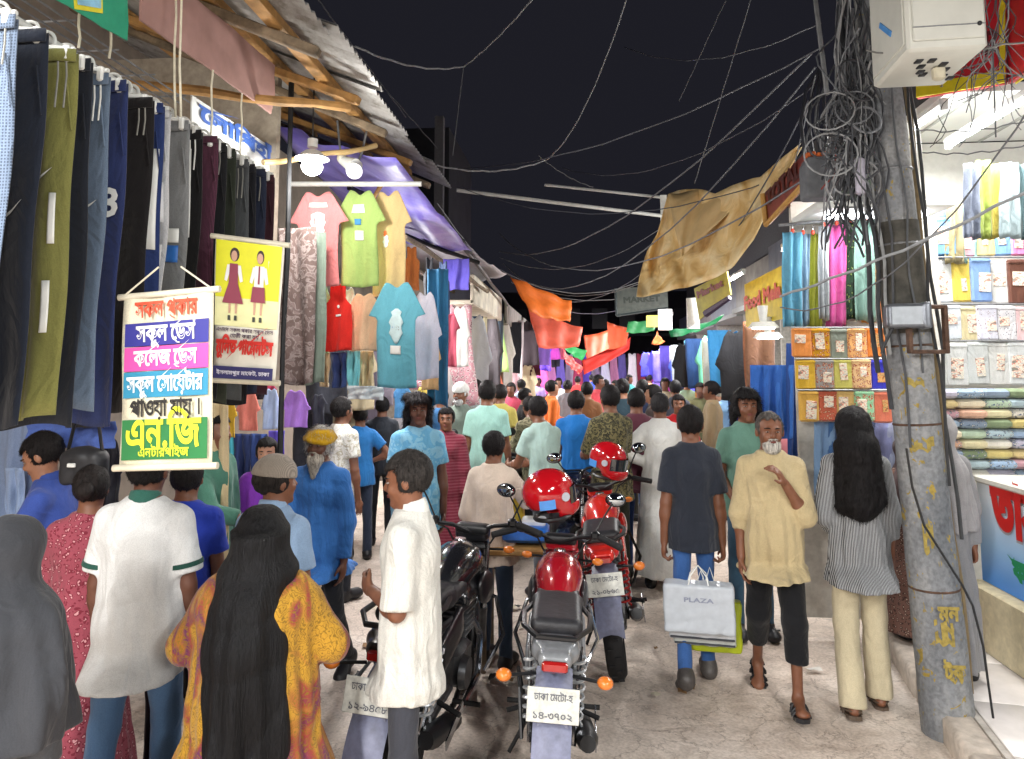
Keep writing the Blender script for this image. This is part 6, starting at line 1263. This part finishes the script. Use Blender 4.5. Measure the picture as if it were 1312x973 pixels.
# ------------------------------------------------------------ motorcycles
RUB = plain('#1a1a1c', .75, vary=.3, nscale=40, bump=.5); CHR = plain('#b9bcc2', .18, 1, vary=.1, bump=0); ENG = plain('#6b6d70', .4, .8, vary=.3, nscale=20); SEATM = plain('#232327', .5, vary=.25, nscale=50, bump=.4); ORG = plain('#d8782c', .25, vary=.05, bump=0, coat=.5); TL_ = plain('#a01818', .2, vary=.05, bump=0, coat=.8)
def motorcycle(label, x, y, rz, paint, accent='#2a2a2e', lean=0, steer=0, plate=True, z0=0, detail=1, tailc=None, scale=1.0, num='১৪-৩৭০২'):
    r = empty('motorcycle', (x, y, z0), rz, label, 'motorcycle'); r.rotation_euler = (0, lean, rz); r.scale = (scale,) * 3
    P = plain(paint, .22, .1, vary=.06, nscale=8, bump=0, coat=1.0); A = plain(accent, .35, .2, vary=.2, coat=.4); T_ = P if tailc is None else plain(tailc, .3, .2, vary=.15, coat=.6)
    SM = Matrix.Rotation(steer, 3, 'Z'); piv = Vector((0, .50, 0))
    def st(p): return piv + SM @ (Vector(p) - piv)
    for yy, f in ((-.62, False), (.70, True)):
        c = st((0, yy, .30)) if f else Vector((0, yy, .30)); ax = SM @ Vector((1, 0, 0)) if f else Vector((1, 0, 0)); w = r
        ty = MB().torus(c, ax, .248, .052 if not f else .045, 40, 10, 1.15).build('tyre', RUB, w); m = MB()
        MB().torus(c, ax, .198, .02, 36, 8, 1.6).build('rim', A, w)
        m = MB(); u = ax.orthogonal().normalized(); v_ = ax.cross(u)
        for k in range(5): t = k * 6.283 / 5; d = u * math.cos(t) + v_ * math.sin(t); m.cyl(c - ax * .0, c + d * .195, .018, .013, 6)
        m.cyl(c - ax * .06, c + ax * .06, .05, n=14); m.build('wheel_spokes', A, w); MB().torus(c + ax * .045, ax, .085, .006, 24, 5).build('brake_disc', CHR, w)
        if detail:   # tread blocks
            m = MB()
            for k in range(36): t = k * 6.283 / 36; d = u * math.cos(t) + v_ * math.sin(t); m.box(c + d * (.298 if not f else .290) + ax * (.018 * (1 if k % 2 else -1)), (.034, .012, .012), Matrix((ax, d.cross(ax), d)).transposed())
            tag(m.build('tread', RUB, w, smooth=False), kind='stuff')
    for q in (-1, 1):
        MB().tube([st((q * .085, .70, .30)), st((q * .085, .62, .52))], .026, 10).build('fork_slider', ENG, r); MB().tube([st((q * .085, .62, .52)), st((q * .085, .50, .92))], .019, 10).build('fork_tube', CHR, r)
    m = MB(); m.sheet(lambda u, v: st((( v - .5) * .12, .70 + .325 * math.cos(R(20 + 150 * u)), .30 + .325 * math.sin(R(20 + 150 * u)) - .02 * (2 * v - 1) ** 2)), 14, 4, .006); m.build('front_fender', P, r)
    MB().bbox(st((0, .52, .90)), (.21, .06, .03), .008, SM).build('fork_clamp', ENG, r)
    hb = [(-.36, .30, 1.03), (-.25, .36, 1.06), (-.12, .44, 1.03), (0, .47, .98), (.12, .44, 1.03), (.25, .36, 1.06), (.36, .30, 1.03)]; MB().tube([st(p) for p in hb], .012, 8).build('handlebar', BLK, r)
    for q in (-1, 1):
        MB().tube([st((q * .25, .36, 1.06)), st((q * .38, .29, 1.027))], .019, 10).build('grip', RUB, r); MB().tube([st((q * .23, .40, 1.055)), st((q * .30, .40, 1.035)), st((q * .38, .35, 1.01))], .006, 6).build('lever', CHR, r)
        MB().bbox(st((q * .22, .38, 1.065)), (.05, .05, .045), .01, SM).build('switch_box', BLK, r); MB().tube([st((q * .22, .39, 1.08)), st((q * .27, .41, 1.18)), st((q * .31, .40, 1.25))], .0055, 6).build('mirror_stalk', BLK, r)
        M_ = SM @ Matrix.Rotation(q * .15, 3, 'Z'); MB().ball(st((q * .33, .395, 1.275)), (.062, .018, .042), 14, 8, M_).build('mirror', BLK, r); MB().ball(st((q * .33, .385, 1.275)), (.054, .012, .035), 14, 8, M_).build('mirror_glass', plain('#a8b0b8', .03, 1, vary=.02, bump=0), r)
        MB().tube([st((q * .10, .60, .86)), st((q * .20, .60, .86))], .008, 6).build('indicator_stalk', BLK, r); MB().ball(st((q * .22, .60, .86)), (.035, .028, .022), 10, 8).build('indicator', ORG, r)
        MB().tube([(q * .08, -.80, .72), (q * .19, -.84, .72)], .008, 6).build('indicator_stalk', BLK, r); MB().ball((q * .215, -.845, .72), (.035, .035, .026), 12, 8).build('indicator', ORG, r)
        MB().tube([(q * .10, -.60, .34), (q * .12, -.45, .72)], .012, 8).build('shock_absorber', CHR, r)
        m = MB(); m.tube([Vector((q * .10, -.60, .34)).lerp(Vector((q * .12, -.45, .72)), .2 + .7 * k / 64) + Vector((.03 * math.cos(k * .72), .03 * math.sin(k * .72), 0)) for k in range(65)], .007, 5); m.build('shock_spring', plain('#c8ccd0', .3, .5) if tailc else plain('#b02020', .4), r)
        MB().tube([(q * .07, -.62, .30), (q * .08, -.1, .36)], .02, 8).build('swing_arm', ENG, r)
        MB().tube([(q * .1, .42, .80), (q * .12, .1, .72), (q * .11, -.35, .74), (q * .1, -.70, .78)], .015, 8).build('frame_tube', BLK, r); MB().tube([(q * .05, .42, .76), (q * .07, .34, .40), (q * .07, .05, .22), (q * .09, -.25, .26)], .015, 8).build('frame_tube', BLK, r)
        MB().tube([(q * .10, -.1, .30), (q * .24, -.1, .30)], .013, 8).build('foot_peg', RUB, r); MB().tube([(q * .10, -.35, .40), (q * .22, -.40, .38)], .012, 8).build('foot_peg', RUB, r)
    SDF().ell(st((0, .62, .88)), (.105, .09, .10)).box(st((0, .55, .97)), (.10, .05, .05), .03, k=.03).build('headlight_cowl', P if paint != '#1c1d21' else A, r, h=.012); MB().ball(st((0, .695, .875)), (.082, .03, .07), 16, 8, SM).build('headlight', plain('#c4c8cc', .08, .3, vary=.04, bump=0, coat=1), r)
    SDF().box(st((0, .50, 1.0)), (.10, .045, .03), .02).build('instrument_panel', BLK, r, h=.01)
    SDF().ell((0, .18, .87), (.135, .26, .125)).ell((0, .02, .83), (.10, .16, .09), k=.05).box((0, .18, .76), (.14, .22, .04), .03, k=.03).ell((.17, .1, .80), (.05, .16, .07), k=.02, op='s').ell((-.17, .1, .80), (.05, .16, .07), k=.02, op='s').build('fuel_tank', P, r, h=.010)
    MB().cyl((0, .24, .985), (0, .24, 1.0), .035, .03, 16).build('fuel_cap', CHR, r)
    for q in (-1, 1):
        SDF().ell((q * .14, .30, .74), (.035, .15, .09), M=Matrix.Rotation(-.35, 3, 'X')).build('tank_shroud', A if tailc else P, r, h=.012); SDF().box((q * .125, -.28, .66), (.02, .17, .08), .02, M=Matrix.Rotation(.25, 3, 'X')).build('side_cover', T_, r, h=.012)
        m = MB(); m.sheet(lambda u, v: Vector((q * (.134 + .003), .05 + .26 * u, .90 - .05 * v - .05 * (u - .5) ** 2)), 6, 2, .004)
    SDF().box((0, -.12, .82), (.115, .15, .04), .035, k=.05).box((0, -.45, .865), (.12, .22, .038), .035, k=.06).ell((0, -.25, .84), (.11, .14, .045), k=.05).wrinkle(.0015, 4).build('seat', SEATM, r, h=.010)
    SDF().box((0, -.62, .80), (.105, .16, .035), .03, k=.05).box((0, -.76, .79), (.075, .10, .035), .03, k=.05).build('tail_cowl', T_, r, h=.010)
    for k in range(5): MB().bbox((0, -.66 - .035 * k, .838 - .004 * k), (.15 - .016 * k, .014, .012), .004).build('louvre', plain('#3c3c40', .4), r)
    MB().bbox((0, -.865, .775), (.11, .03, .045), .012).build('tail_light', TL_, r)
    MB().tube([(-.12, -.32, .86), (-.155, -.5, .875), (-.145, -.72, .89), (-.08, -.84, .885), (.08, -.84, .885), (.145, -.72, .89), (.155, -.5, .875), (.12, -.32, .86)], .0125, 8).build('grab_rail', BLK, r)
    m = MB(); m.sheet(lambda u, v: Vector(((v - .5) * .16, -.62 + .36 * math.cos(R(95 + 80 * u)) , .36 + .36 * math.sin(R(95 + 80 * u)) - .03 * (2 * v - 1) ** 2)) + Vector((0, -.0 - .03 * u, 0)), 14, 4, .008); m.build('rear_fender', plain('#70748c', .5, vary=.25) if plate else BLK, r)
    MB().bbox((0, -.93, .52), (.13, .012, .28), .005, Matrix.Rotation(R(-12), 3, 'X')).build('mud_flap', plain('#777b90', .5, vary=.2) if plate else BLK, r)
    pl = MB().bbox((0, 0, 0), (.215, .006, .13), .004).build('number_plate', plain('#c4c5be', .5, vary=.22, nscale=30), r); pl.location = (0, -.945, .655); pl.rotation_euler = (R(-14), 0, 0)
    for k, (b_, z) in enumerate((('ঢাকা েমেটা-হ', .018), (num, -.05))): text_mesh(b_, .038, plain('#5c5e66', .5), pl, on_wall((0, -.006, z), (1, 0, 0), (0, 0, 1)), width=.16, bold=.015)
    m = MB(); m.bbox((0, .12, .40), (.20, .26, .20), .03); m.build('crankcase', ENG, r); m = MB()
    for k in range(7): m.bbox((0, .20 + .006 * k, .53 + .028 * k), (.18, .17, .012), .004)
    m.cyl((0, .19, .48), (0, .25, .74), .06, n=12); m.build('cylinder_fins', ENG, r)
    for q in (-1, 1): MB().cyl((q * .10, .05, .38), (q * .135, .05, .38), .085, .075, 18).build('engine_cover', ENG, r)
    MB().tube([(.05, .33, .58), (.10, .40, .45), (.12, .30, .27), (.13, .0, .24), (.14, -.2, .27)], .02, 8).build('exhaust_pipe', CHR, r); MB().tube([(.14, -.18, .27), (.15, -.26, .29), (.16, -.62, .38), (.16, -.70, .40)], [.028, .045, .05, .035], 12).build('muffler', BLK, r); MB().bbox((.205, -.42, .345), (.006, .26, .05), .003, Matrix.Rotation(R(14), 3, 'X')).build('heat_shield', CHR, r)
    MB().tube([(-.16, .30, .30), (-.24, .36, .48), (-.18, .40, .66), (0, .42, .70), (.18, .40, .66), (.24, .36, .48), (.16, .30, .30)], .012, 8).build('crash_guard', BLK if tailc is None else CHR, r)
    MB().tube([(-.09, .0, .26), (-.22, -.04, .012)], .011, 6).build('side_stand', BLK, r); MB().bbox((-.085, -.35, .33), (.02, .5, .09), .01).build('chain_cover', BLK, r)
    MB().tube([(-.13, -.42, .42), (-.17, -.5, .62), (-.15, -.72, .62), (-.13, -.78, .44), (-.14, -.6, .36), (-.13, -.42, .42)], .009, 6).build('saree_guard', BLK, r)
    for q in (-1, 1): MB().tube([st((q * .2, .39, 1.04)), st((q * .15, .55, .98)), st((q * .06, .52, .84)), (q * .05, .35, .72)], .006, 5).build('brake_cable', BLK, r)
    return r
motorcycle('red motorcycle with grey tail in the foreground, seen from behind', -.17, 3.92, R(1), '#a31423', '#3a3c40', R(3), R(-8), tailc='#85888c', scale=.95)
motorcycle('bright red motorcycle with a white plate behind the foreground one', .24, 5.5, R(-2), '#d02a22', '#27272b', R(-7), R(6), num='২১-০৮৬৫')
motorcycle('black motorcycle parked left of the foreground one', -.75, 3.9, R(-7), '#1c1d21', '#1b1b1f', R(3), R(15), tailc='#1b1b1f', num='১২-৯৪৫৮')
motorcycle('dark blue motorcycle facing the viewer behind the bright red one', .05, 7.2, R(172), '#1f2c4c', '#27272b', R(4), R(-10))
motorcycle('black motorcycle between the mint shirted man and the cream shirted man', -.75, 7.9, R(150), '#222327', '#27272b', R(3), R(12), detail=0)
motorcycle('small dark motorcycle farthest down the alley', -.45, 10.2, R(190), '#2c2c30', '#27272b', R(3), R(-12), detail=0)
motorcycle('grey motorcycle leaning beside the farthest one', -1.0, 9.6, R(20), '#50545a', '#27272b', R(4), R(10), detail=0)
motorcycle('dark green motorcycle standing left of the packets', 2.0, 8.3, R(175), '#23362c', '#27272b', R(4), R(10), detail=0)
# helmets hung on handlebars
def helmet(label, loc, rz, tilt, sc=1.0):
    r = empty('helmet', loc, rz, label, 'helmet'); r.rotation_euler = (tilt, 0, rz); r.scale = (sc,) * 3
    RD = plain('#b40f1a', .12, vary=.05, bump=0, coat=1)
    SDF().ell((0, -.01, .03), (.128, .152, .125)).ell((0, .05, -.06), (.105, .12, .075), k=.04).ell((0, .0, -.03), (.10, .12, .10), k=.01, op='s').box((0, .13, .005), (.10, .07, .042), .02, k=.01, op='s').cut(lambda x, y, z: -.115 - z).build('shell', RD, r, h=.007)
    MB().sheet(lambda u, v: Vector((.118 * math.sin(R(-65 + 130 * u)), .01 + .14 * math.cos(R(-65 + 130 * u)), .05 - .09 * v)), 14, 5, .003).build('visor', plain('#20242c', .08, vary=.02, bump=0, coat=1), r)
    for q in (-1, 1): MB().cyl((q * .118, .03, .01), (q * .132, .03, .01), .024, n=14).build('visor_hinge', plain('#b8bcc4', .3), r)
    MB().torus((0, .0, -.108), (0, 0, 1), .10, .012, 24, 6).build('rim_trim', BLK, r)
    MB().sheet(lambda u, v: Vector((.128 * math.sin(R(100 + 34 * u)), -.01 + .152 * math.cos(R(100 + 34 * u)), .01 - .05 * v)) * 1.015, 6, 3, .003).build('sticker', plain('#4c8cd4', .3), r)
    return r
helmet('large glossy red helmet resting on the foreground motorcycle handlebar', atY(705, 636, 4.14), R(-60), R(8), .98)
helmet('smaller red helmet resting on the farther red motorcycle', atY(780, 592, 5.77), R(-120), R(-10), .98)
# blue and white cartons and tray
p = atY(674, 682, 5.0); o = MB().bbox(p, (.30, .26, .09), .02).build('carton', plain('#2468c4', .35, vary=.15)); tag(o, 'bright blue flat carton by the hand of the cream shirted man', 'carton')
p = atY(684, 668, 5.08); o = MB().bbox(p, (.16, .18, .04), .01).build('carton', plain('#d8dce4', .35, vary=.1)); tag(o, 'small white carton lying on the blue one', 'carton')
p = atY(662, 660, 5.3); o = MB().bbox(p, (.10, .2, .30), .01).build('carton', plain('#dcc43c', .4, vary=.12)); tag(o, 'yellow carton standing behind the blue one', 'carton')
r = empty('handcart', (atY(674, 700, 5.0).x, 5.05, 0), 0, 'low wooden handcart under the blue carton', 'cart'); MB().bbox((0, 0, .76), (.6, .5, .04), .008).build('tray', WOOD, r)
for q in (-1, 1):
    for w in (-1, 1): MB().bbox((q * .26, w * .2, .38), (.035, .035, .74), .004).build('leg', WOODG, r)
# litter and small things at the kerb
for i in range(34):
    px = rg.uniform(440, 1050); py = rg.uniform(740, 915); g = atZ(px, py, .006); c = rg.choice(['#d8d4cc', '#8c6c48', '#3c3a38', '#c8c0a8'])
    o = MB().sheet(lambda u, v: Vector((u * (.03 + .01 * (i % 7)), v * (.02 + .008 * (i % 5)), .006 * math.sin(u * 5 + i) * math.cos(v * 4))), 3, 3, .002).build('paper_scrap', plain(c, .8), None, loc=g + Vector((0, 0, .008)), rz=rg.uniform(0, 3)); tag(o, 'small scrap of litter trodden on the street', 'litter', 'litter scraps on the street')
# ------------------------------------------------------------ the crowd
F = fabric
WHT = '#e9e8e4'
H1, H2, H3 = .0075, .011, .018
person_ = at_person
person_('man in a white polo shirt with green collar and sleeve bands, seen from behind', 190, 3.1, 568, 4, h=H1, skin='dark', arms=('hang', 'hang'), legs=('half', 'trail'), top=('tee', F('#e4e5e4'), {'collar': F('#35685c'), 'cuff': F('#244e44'), 'hem': .70, 'sleeve': .78, 'loose': .024, 'folds': (7, .0, .006, 3), 'flare': 0}), bottom=('jeans', F('#5d7fa8')), seed=3, girth=1.02, slim=1.0)
person_('woman in a black headscarf and a yellow and purple patterned dress, seen from behind', 334, 2.62, 648, 8, h=H1, top=('dress', F('#8c5c1c', 'bands', ('#9c6420', '#5c2850', '#8c3c30', '#b08428')), {'loose': .035, 'folds': (9, .004, .03, 2), 'flare': .24, 'sw': .02}), bottom=(None, None), hair=('hijab', '#0b0b0e', .70, .54), seed=5, girth=1.34, slim=.95, arms=(((.62, .2, -1), (-.4, .9, -.2)), ((.62, .2, -1), (-.4, .9, -.2))))
person_('woman in a dark grey headscarf and gown at the left edge', 14, 2.25, 662, -12, h=H1, top=('dress', F('#4a4c50'), {'loose': .03, 'folds': (8, .003, .028, 1)}), bottom=(None, None), hair=('hijab', F('#3c3e43'), .95, 1.1), seed=6, girth=1.05)
person_('woman in a pink and maroon printed dress behind the white polo shirt', 118, 3.25, 596, 20, h=H2, top=('dress', F('#9c4a58', 'floral', ('#d8a0a4', '#7c2838'), 2), {'loose': .04}), bottom=(None, None), hair=('bun', '#1d1716'), seed=7, arms=('fwd', 'fwd'))
person_('boy in a blue shirt looking down at the goods on the left', 88, 3.55, 553, 105, h=H1, skin='light', arms=('table', 'table'), top=('tee', F('#3a52a0'), {'collar': F('#3a52a0'), 'sleeve': .9, 'hem': .84}), bottom=('jeans', F('#20242e')), nod=R(-28), seed=8, face=True, lean=.12, z0=0)
person_('man in a royal blue shirt hidden behind the white polo shirt', 240, 3.5, 585, 15, h=H2, top=('tee', F('#2c44b8')), bottom=('trousers', F('#22242c')), seed=9)
person_('person in a dark green top reaching over the stall behind the banner', 275, 4.5, 528, -100, h=H2, top=('shirt', F('#4a7a68')), bottom=('trousers', F('#2c2c30')), arms=('table', 'hang'), seed=10)
person_('man in a beige knitted skull cap and pale blue shirt', 352, 3.2, 584, -15, h=H1, skin='mid', top=('tee', F('#8fa9c8'), {'collar': F('#8fa9c8')}), bottom=('trousers', F('#30343c')), hair=('cap', '#26211f', F('#b9aea0', 'check', ('#8c8278',), 6)), look=R(-25), seed=11)
person_('old man in a bright blue tunic with a yellow turban and white beard', 412, 4.58, 546, 172, h=H1, skin='dark', top=('long', F('#3c78c4', wr=1.0), {'hem': .72, 'sleeve': 1.9, 'loose': .03, 'flare': .01}), bottom=('slim', F('#1e2026')), hair=('turban', '#c8c4c0', F('#d4a41c')), beard=('long', '#b8b0a4'), face=True, arms=('swing', 'hang'), legs=('fwd', 'back'), seed=12, slim=.95)
person_('woman in violet clothes behind the skull cap', 343, 4.9, 560, 195, h=H2, skin='fair', top=('shirt', F('#8a3cb8')), bottom=('trousers', F('#3c2c5c')), hair=('bun', '#1a1514'), face=True, seed=13)
person_('man in a white printed T-shirt with his back turned near the shirts stall', 437, 6.3, 508, -30, h=H2, top=('tee', F('#dedcd4', 'camo', ('#b8b09c', '#dedcd4'))), bottom=('trousers', F('#20232b')), seed=14)
person_('man in a blue T-shirt with a hand on his hip', 462, 7.6, 519, 20, h=H2, top=('tee', F('#2a74b8')), bottom=('jeans', F('#2a3448')), arms=('hip', 'bag'), seed=15, legs=('stand', 'half'))
person_('man in dark clothes behind the blue T-shirt', 490, 8.2, 508, 10, h=H2, top=('tee', F('#2c3038')), bottom=('trousers', F('#22252c')), seed=16)
person_('man in a white panjabi shirt with rolled sleeves walking left in the foreground', 528, 3.0, 577, 90, h=H1, skin='mid', top=('kurta', F('#d2d1ca', wr=1.0), {'sleeve': .95, 'collar': F('#e6e6e0'), 'hem': .70, 'loose': .03, 'flare': -.01, 'folds': (6, .0, .008, 3)}), bottom=('trousers', F('#3a3c44')), arms=('hang', ((.08, .06, -1), (-.85, .7, .12))), legs=('half', 'stand'), hair=('short', '#2c2826'), face=True, nod=R(-10), seed=17, slim=.86, girth=.88)
person_('man in a light blue T-shirt with a dark headcloth', 536, 5.6, 504, 195, h=H1, skin='dark', top=('tee', F('#6cb0d8', 'camo', ('#6cb0d8', '#8cc4e0')), {'hem': .72}), bottom=('trousers', F('#4a5c78')), hair=('wild', '#20191c'), face=True, arms=('table', 'hang'), seed=18)
person_('woman in a maroon top with striped skirt standing behind the light blue T-shirt', 572, 6.8, 521, 185, h=H2, skin='mid', top=('dress', F('#7a2438', 'hstripe', ('#8c4450',), 1)), bottom=(None, None), hair=('bun', '#151112'), face=True, seed=19, slim=.85)
person_('young person with black hair behind the maroon dressed woman', 566, 8.8, 497, 30, h=H3, top=('tee', F('#3a6a9c')), bottom=('jeans', F('#262c3c')), seed=20)
person_('old man in a grey green kurta with a white cap', 591, 8.4, 490, 160, h=H2, top=('kurta', F('#7c8a80')), bottom=('trousers', F('#c8c4b8')), hair=('cap', '#cccccc', F('#dcdcd8')), beard=('short', '#cccccc'), face=True, seed=21)
person_('man in a mint T-shirt and grey trousers seen from behind', 624, 7.4, 487, 2, h=H2, top=('tee', F('#a8d8cc'), {'hem': .74}), bottom=('wide', F('#b4a8a0')), seed=22)
person_('man in a pale shirt just left of the mint T-shirt', 610, 9.5, 486, 60, h=H3, top=('tee', F('#c8d8dc')), bottom=('trousers', F('#50545c')), seed=23)
person_('man in a mustard yellow T-shirt right of the mint one', 641, 9.2, 492, -10, h=H3, top=('tee', F('#bcae5c')), bottom=('jeans', F('#4a5a80')), seed=24)
person_('man in a cream shirt and jeans reaching towards the parked motorcycles', 632, 5.0, 552, -14, h=H1, skin='mid', top=('shirt', F('#e4d4c4', 'vstripe', ('#d8c4b4',), 4), {'hem': .74, 'loose': .035}), bottom=('jeans', F('#43566e')), arms=('reach', 'bag'), legs=('stand', 'half'), seed=25)
person_('man in a pale mint shirt leaning over a motorcycle', 703, 6.5, 508, 38, h=H2, top=('tee', F('#b4d0c8'), {'hem': .74}), bottom=('trousers', F('#5c6068')), arms=('table', 'table'), seed=26, lean=.2)
person_('man in a khaki patterned shirt behind the leaning man', 688, 8.0, 508, 30, h=H2, top=('shirt', F('#8c8468', 'camo', ('#6c6650', '#a8a080'))), bottom=('trousers', F('#3c3c40')), arms=('table', 'table'), lean=.2, seed=27)
person_('man in a vivid blue T-shirt seen from behind', 738, 7.4, 500, -5, h=H2, top=('tee', F('#2478c8'), {'hem': .72}), bottom=('trousers', F('#24262e')), seed=28)
person_('man in a dark camouflage shirt', 782, 6.8, 493, 22, h=H2, top=('tee', F('#54503a', 'camo', ('#2c2c24', '#7c7450'), 2), {'sleeve': .9, 'hem': .72}), bottom=('trousers', F('#33352c')), arms=('table', 'table'), seed=29)
person_('man in a plum T-shirt and blue jeans', 815, 7.3, 497, -4, h=H2, top=('tee', F('#6a3a48'), {'hem': .76, 'sleeve': .85}), bottom=('jeans', F('#2f4a84')), legs=('half', 'trail'), arms=('table', 'hang'), seed=30)
person_('man in a long white robe seen from behind', 845, 7.0, 503, -8, h=H2, top=('thobe', F('#e8e8e4'), {'loose': .035}), bottom=('trousers', F('#d8d8d4')), arms=('table', 'hip'), legs=('half', 'trail'), hair=('short', '#2c2a2c'), seed=31)
dk = person_('man in a charcoal T-shirt carrying white shopping bags', 884, 4.95, 519, -3, h=H1, skin='mid', top=('tee', F('#2a2f3a'), {'hem': .79, 'sleeve': .75, 'loose': .03}), bottom=('jeans', F('#39609c')), arms=('carry', 'carry'), legs=('half', 'back'), shoes=('shoe', '#4c4846'), seed=32, slim=.78, girth=.88)
hr = person.hand[1]
person_('man in a cream short kurta and black cropped trousers holding his chin', 985, 4.66, 526, 172, h=H1, skin='mid', top=('kurta', F('#c2b088', wr=1.1), {'hem': .74, 'sleeve': 1.35, 'slit': 1, 'loose': .04, 'flare': .035}), bottom=('cropped', F('#141519')), arms=('hang', 'chin'), legs=('back', 'fwd'), shoes=('sandal', '#232326'), hair=('thin', '#5c5652'), beard=('short', '#c8c4bc'), face=True, belly=.05, seed=33, slim=.86, girth=.92, look=R(6))
person_('man in a green shirt with wild black hair behind the cream kurta', 955, 5.75, 498, 182, h=H2, skin='mid', top=('tee', F('#6a9484')), bottom=('jeans', F('#3c5c74')), hair=('wild', '#151214'), face=True, arms=('bag', 'hang'), seed=34)
person_('woman with long loose black hair in a striped tunic and cream trousers', 1092, 4.62, 522, -8, h=H1, top=('long', F('#24262c', 'vstripe', ('#b8babc',), 3.4), {'hem': .70, 'loose': .03, 'sleeve': 1.5, 'flare': .03}), bottom=('wide', F('#cfc3a4')), hair=('long', '#0f0c0e'), arms=('hang', 'bag'), legs=('half', 'trail'), shoes=('sandal', '#5a4c40'), seed=35, slim=.8)
person_('woman in a brown patterned gown half hidden behind the pole', 1160, 5.4, 560, 12, h=H2, top=('dress', F('#7a5a50', 'floral', ('#b8a090', '#4c3430'), 2)), bottom=(None, None), hair=('hijab', F('#5c4c4c'), .95), seed=36, z0=.13)
person_('woman in a grey gown and headscarf standing right of the pole', 1204, 4.75, 530, -6, h=H2, slim=.66, girth=.9, top=('dress', F('#8f8f92'), {'folds': (8, .003, .022, 4), 'flare': .03, 'loose': .03}), bottom=(None, None), hair=('hijab', F('#a09ea0'), .95, .95), arms=('carry', 'carry'), seed=37, z0=.14)
person_('woman in a red dress with an orange scarf facing the viewer', 869, 8.8, 505, 176, h=H2, skin='mid', top=('dress', F('#b81c24')), bottom=(None, None), hair=('bun', '#171214'), face=True, seed=38, slim=.9)
person_('child in a rose coloured shirt beside the right stalls', 1005, 8.0, 520, 160, h=H3, top=('tee', F('#c87c84')), bottom=('trousers', F('#3c3c48')), seed=39)
# bags carried by the man in charcoal
BGW = plain('#d3d7dc', .3, vary=.08, nscale=14, bump=.5); hz = hr
hl = Vector((dk.location.x + .04, dk.location.y - .22, hr.z))
for i, (dx, dy, w, h_, dp, c, lb, tilt, zo) in enumerate(((.0, -.10, .40, .27, .13, '#b9c0c8', 'front white shopping bag with faint lettering', .0, -.02), (.03, .0, .38, .20, .12, '#c9ccd0', 'grey white shopping bag squeezed behind the front one', .03, -.16), (.05, .04, .36, .15, .10, '#bfc4c0', 'white box bag lowest in the bunch', .0, -.26), (.10, .10, .36, .30, .08, '#a8b41e', 'lime green shopping bag hanging at the back of the bunch', 0, -.17))):
    r = empty('shopping_bag', (hl.x - .06 + dx, hl.y + dy, hl.z - .06 + zo), R(-8), lb, 'shopping bag'); m = SDF(); m.box((0, 0, -h_ / 2), (w / 2, dp / 2, h_ / 2), .012).wrinkle(.006, 2.2, i).cut(lambda x, y, z: z + .0 - .01); m.build('bag_body', plain(c, .3, vary=.08, nscale=14, bump=.3), r, h=.009)
    for q in (-1, 1): MB().tube([(-.06, q * dp * .4, -.01), (-.045, q * dp * .3, .05), (.0, 0, .09 - zo * .6), (.045, q * dp * .3, .05), (.06, q * dp * .4, -.01)], .004, 5).build('handle', WH, r)
    if i == 0: text_mesh('PLAZA', .035, plain('#8a90a4', .5), r, on_wall((0, -dp / 2 - .008, -.09), (1, 0, 0), (0, 0, 1)), width=.17, bold=.03)
    if i in (1, 2): MB().bbox((0, -dp / 2 - .004, -h_ + .012), (w * .98, .006, .012), .002).build('edge_band', plain('#3c4048', .5), r)
# far crowd, one figure each
fc = [(655, 490, 12.5, 'crimson', '#b84860'), (668, 486, 15, 'pale blue', '#a8b8d8'), (706, 487, 11.5, 'orange', '#e8742c'), (716, 484, 17, 'white', '#d8d8d8'), (727, 487, 14, 'dusty grey', '#8c8890'), (752, 489, 10.5, 'brown', '#8a5c3c'), (766, 480, 13, 'coral pink', '#d8505c'), (776, 486, 18, 'violet', '#7c5cc0'), (797, 485, 9.6, 'slate blue', '#2f4450'), (789, 487, 16, 'magenta', '#b84490'), (823, 486, 10.5, 'navy', '#26304c'), (838, 492, 9.4, 'dark brown', '#3c3230'), (852, 484, 14, 'cream', '#d8ccb0'), (865, 487, 11, 'slate grey', '#4c505c'), (880, 483, 15, 'pale green', '#a8c8b0'), (897, 490, 12, 'olive', '#6c6c4c'), (912, 488, 10, 'sand', '#b8a484'), (930, 492, 11.5, 'light blue', '#8cb4d8'), (690, 484, 20, 'lilac', '#b098d0'), (740, 482, 21, 'red', '#c83c3c'), (758, 480, 24, 'blue', '#3c5cc0'), (806, 480, 20, 'teal', '#3c8c8c'), (832, 480, 22, 'peach', '#e0a888'), (672, 497, 10.5, 'charcoal', '#2c2e34'), (600, 500, 11, 'indigo', '#34407c'), (514, 512, 9.5, 'grey', '#7c7c80'), (640, 483, 17, 'black', '#202024')]
for i, (px, py, Y, nm, c) in enumerate(fc):
    fcg = i % 3 == 0; hs = ('short', '#151214') if i % 4 else ('bun', '#171214')
    person_('distant %s in a %s top %s in the far crowd' % ('woman' if hs[0] == 'bun' else 'man', nm, 'facing the viewer' if fcg else 'walking away'), px, Y, py, (175 if fcg else 0) + rg.uniform(-25, 25) + (70 if i % 5 == 1 else -65 if i % 7 == 2 else 0), h=H3 if Y < 14 else .026, skin=['dark', 'mid', 'light'][i % 3], top=(['tee', 'shirt', 'kurta'][i % 3], F(c)), bottom=('trousers', F(['#24262e', '#3a4a6c', '#50504c'][i % 3])), hair=hs, seed=40 + i, arms=(['hang', 'table', 'bag'][i % 3], ['hang', 'hang', 'table'][i % 3]), legs=(['stand', 'half', 'fwd'][i % 3], ['stand', 'trail', 'back'][i % 3]))
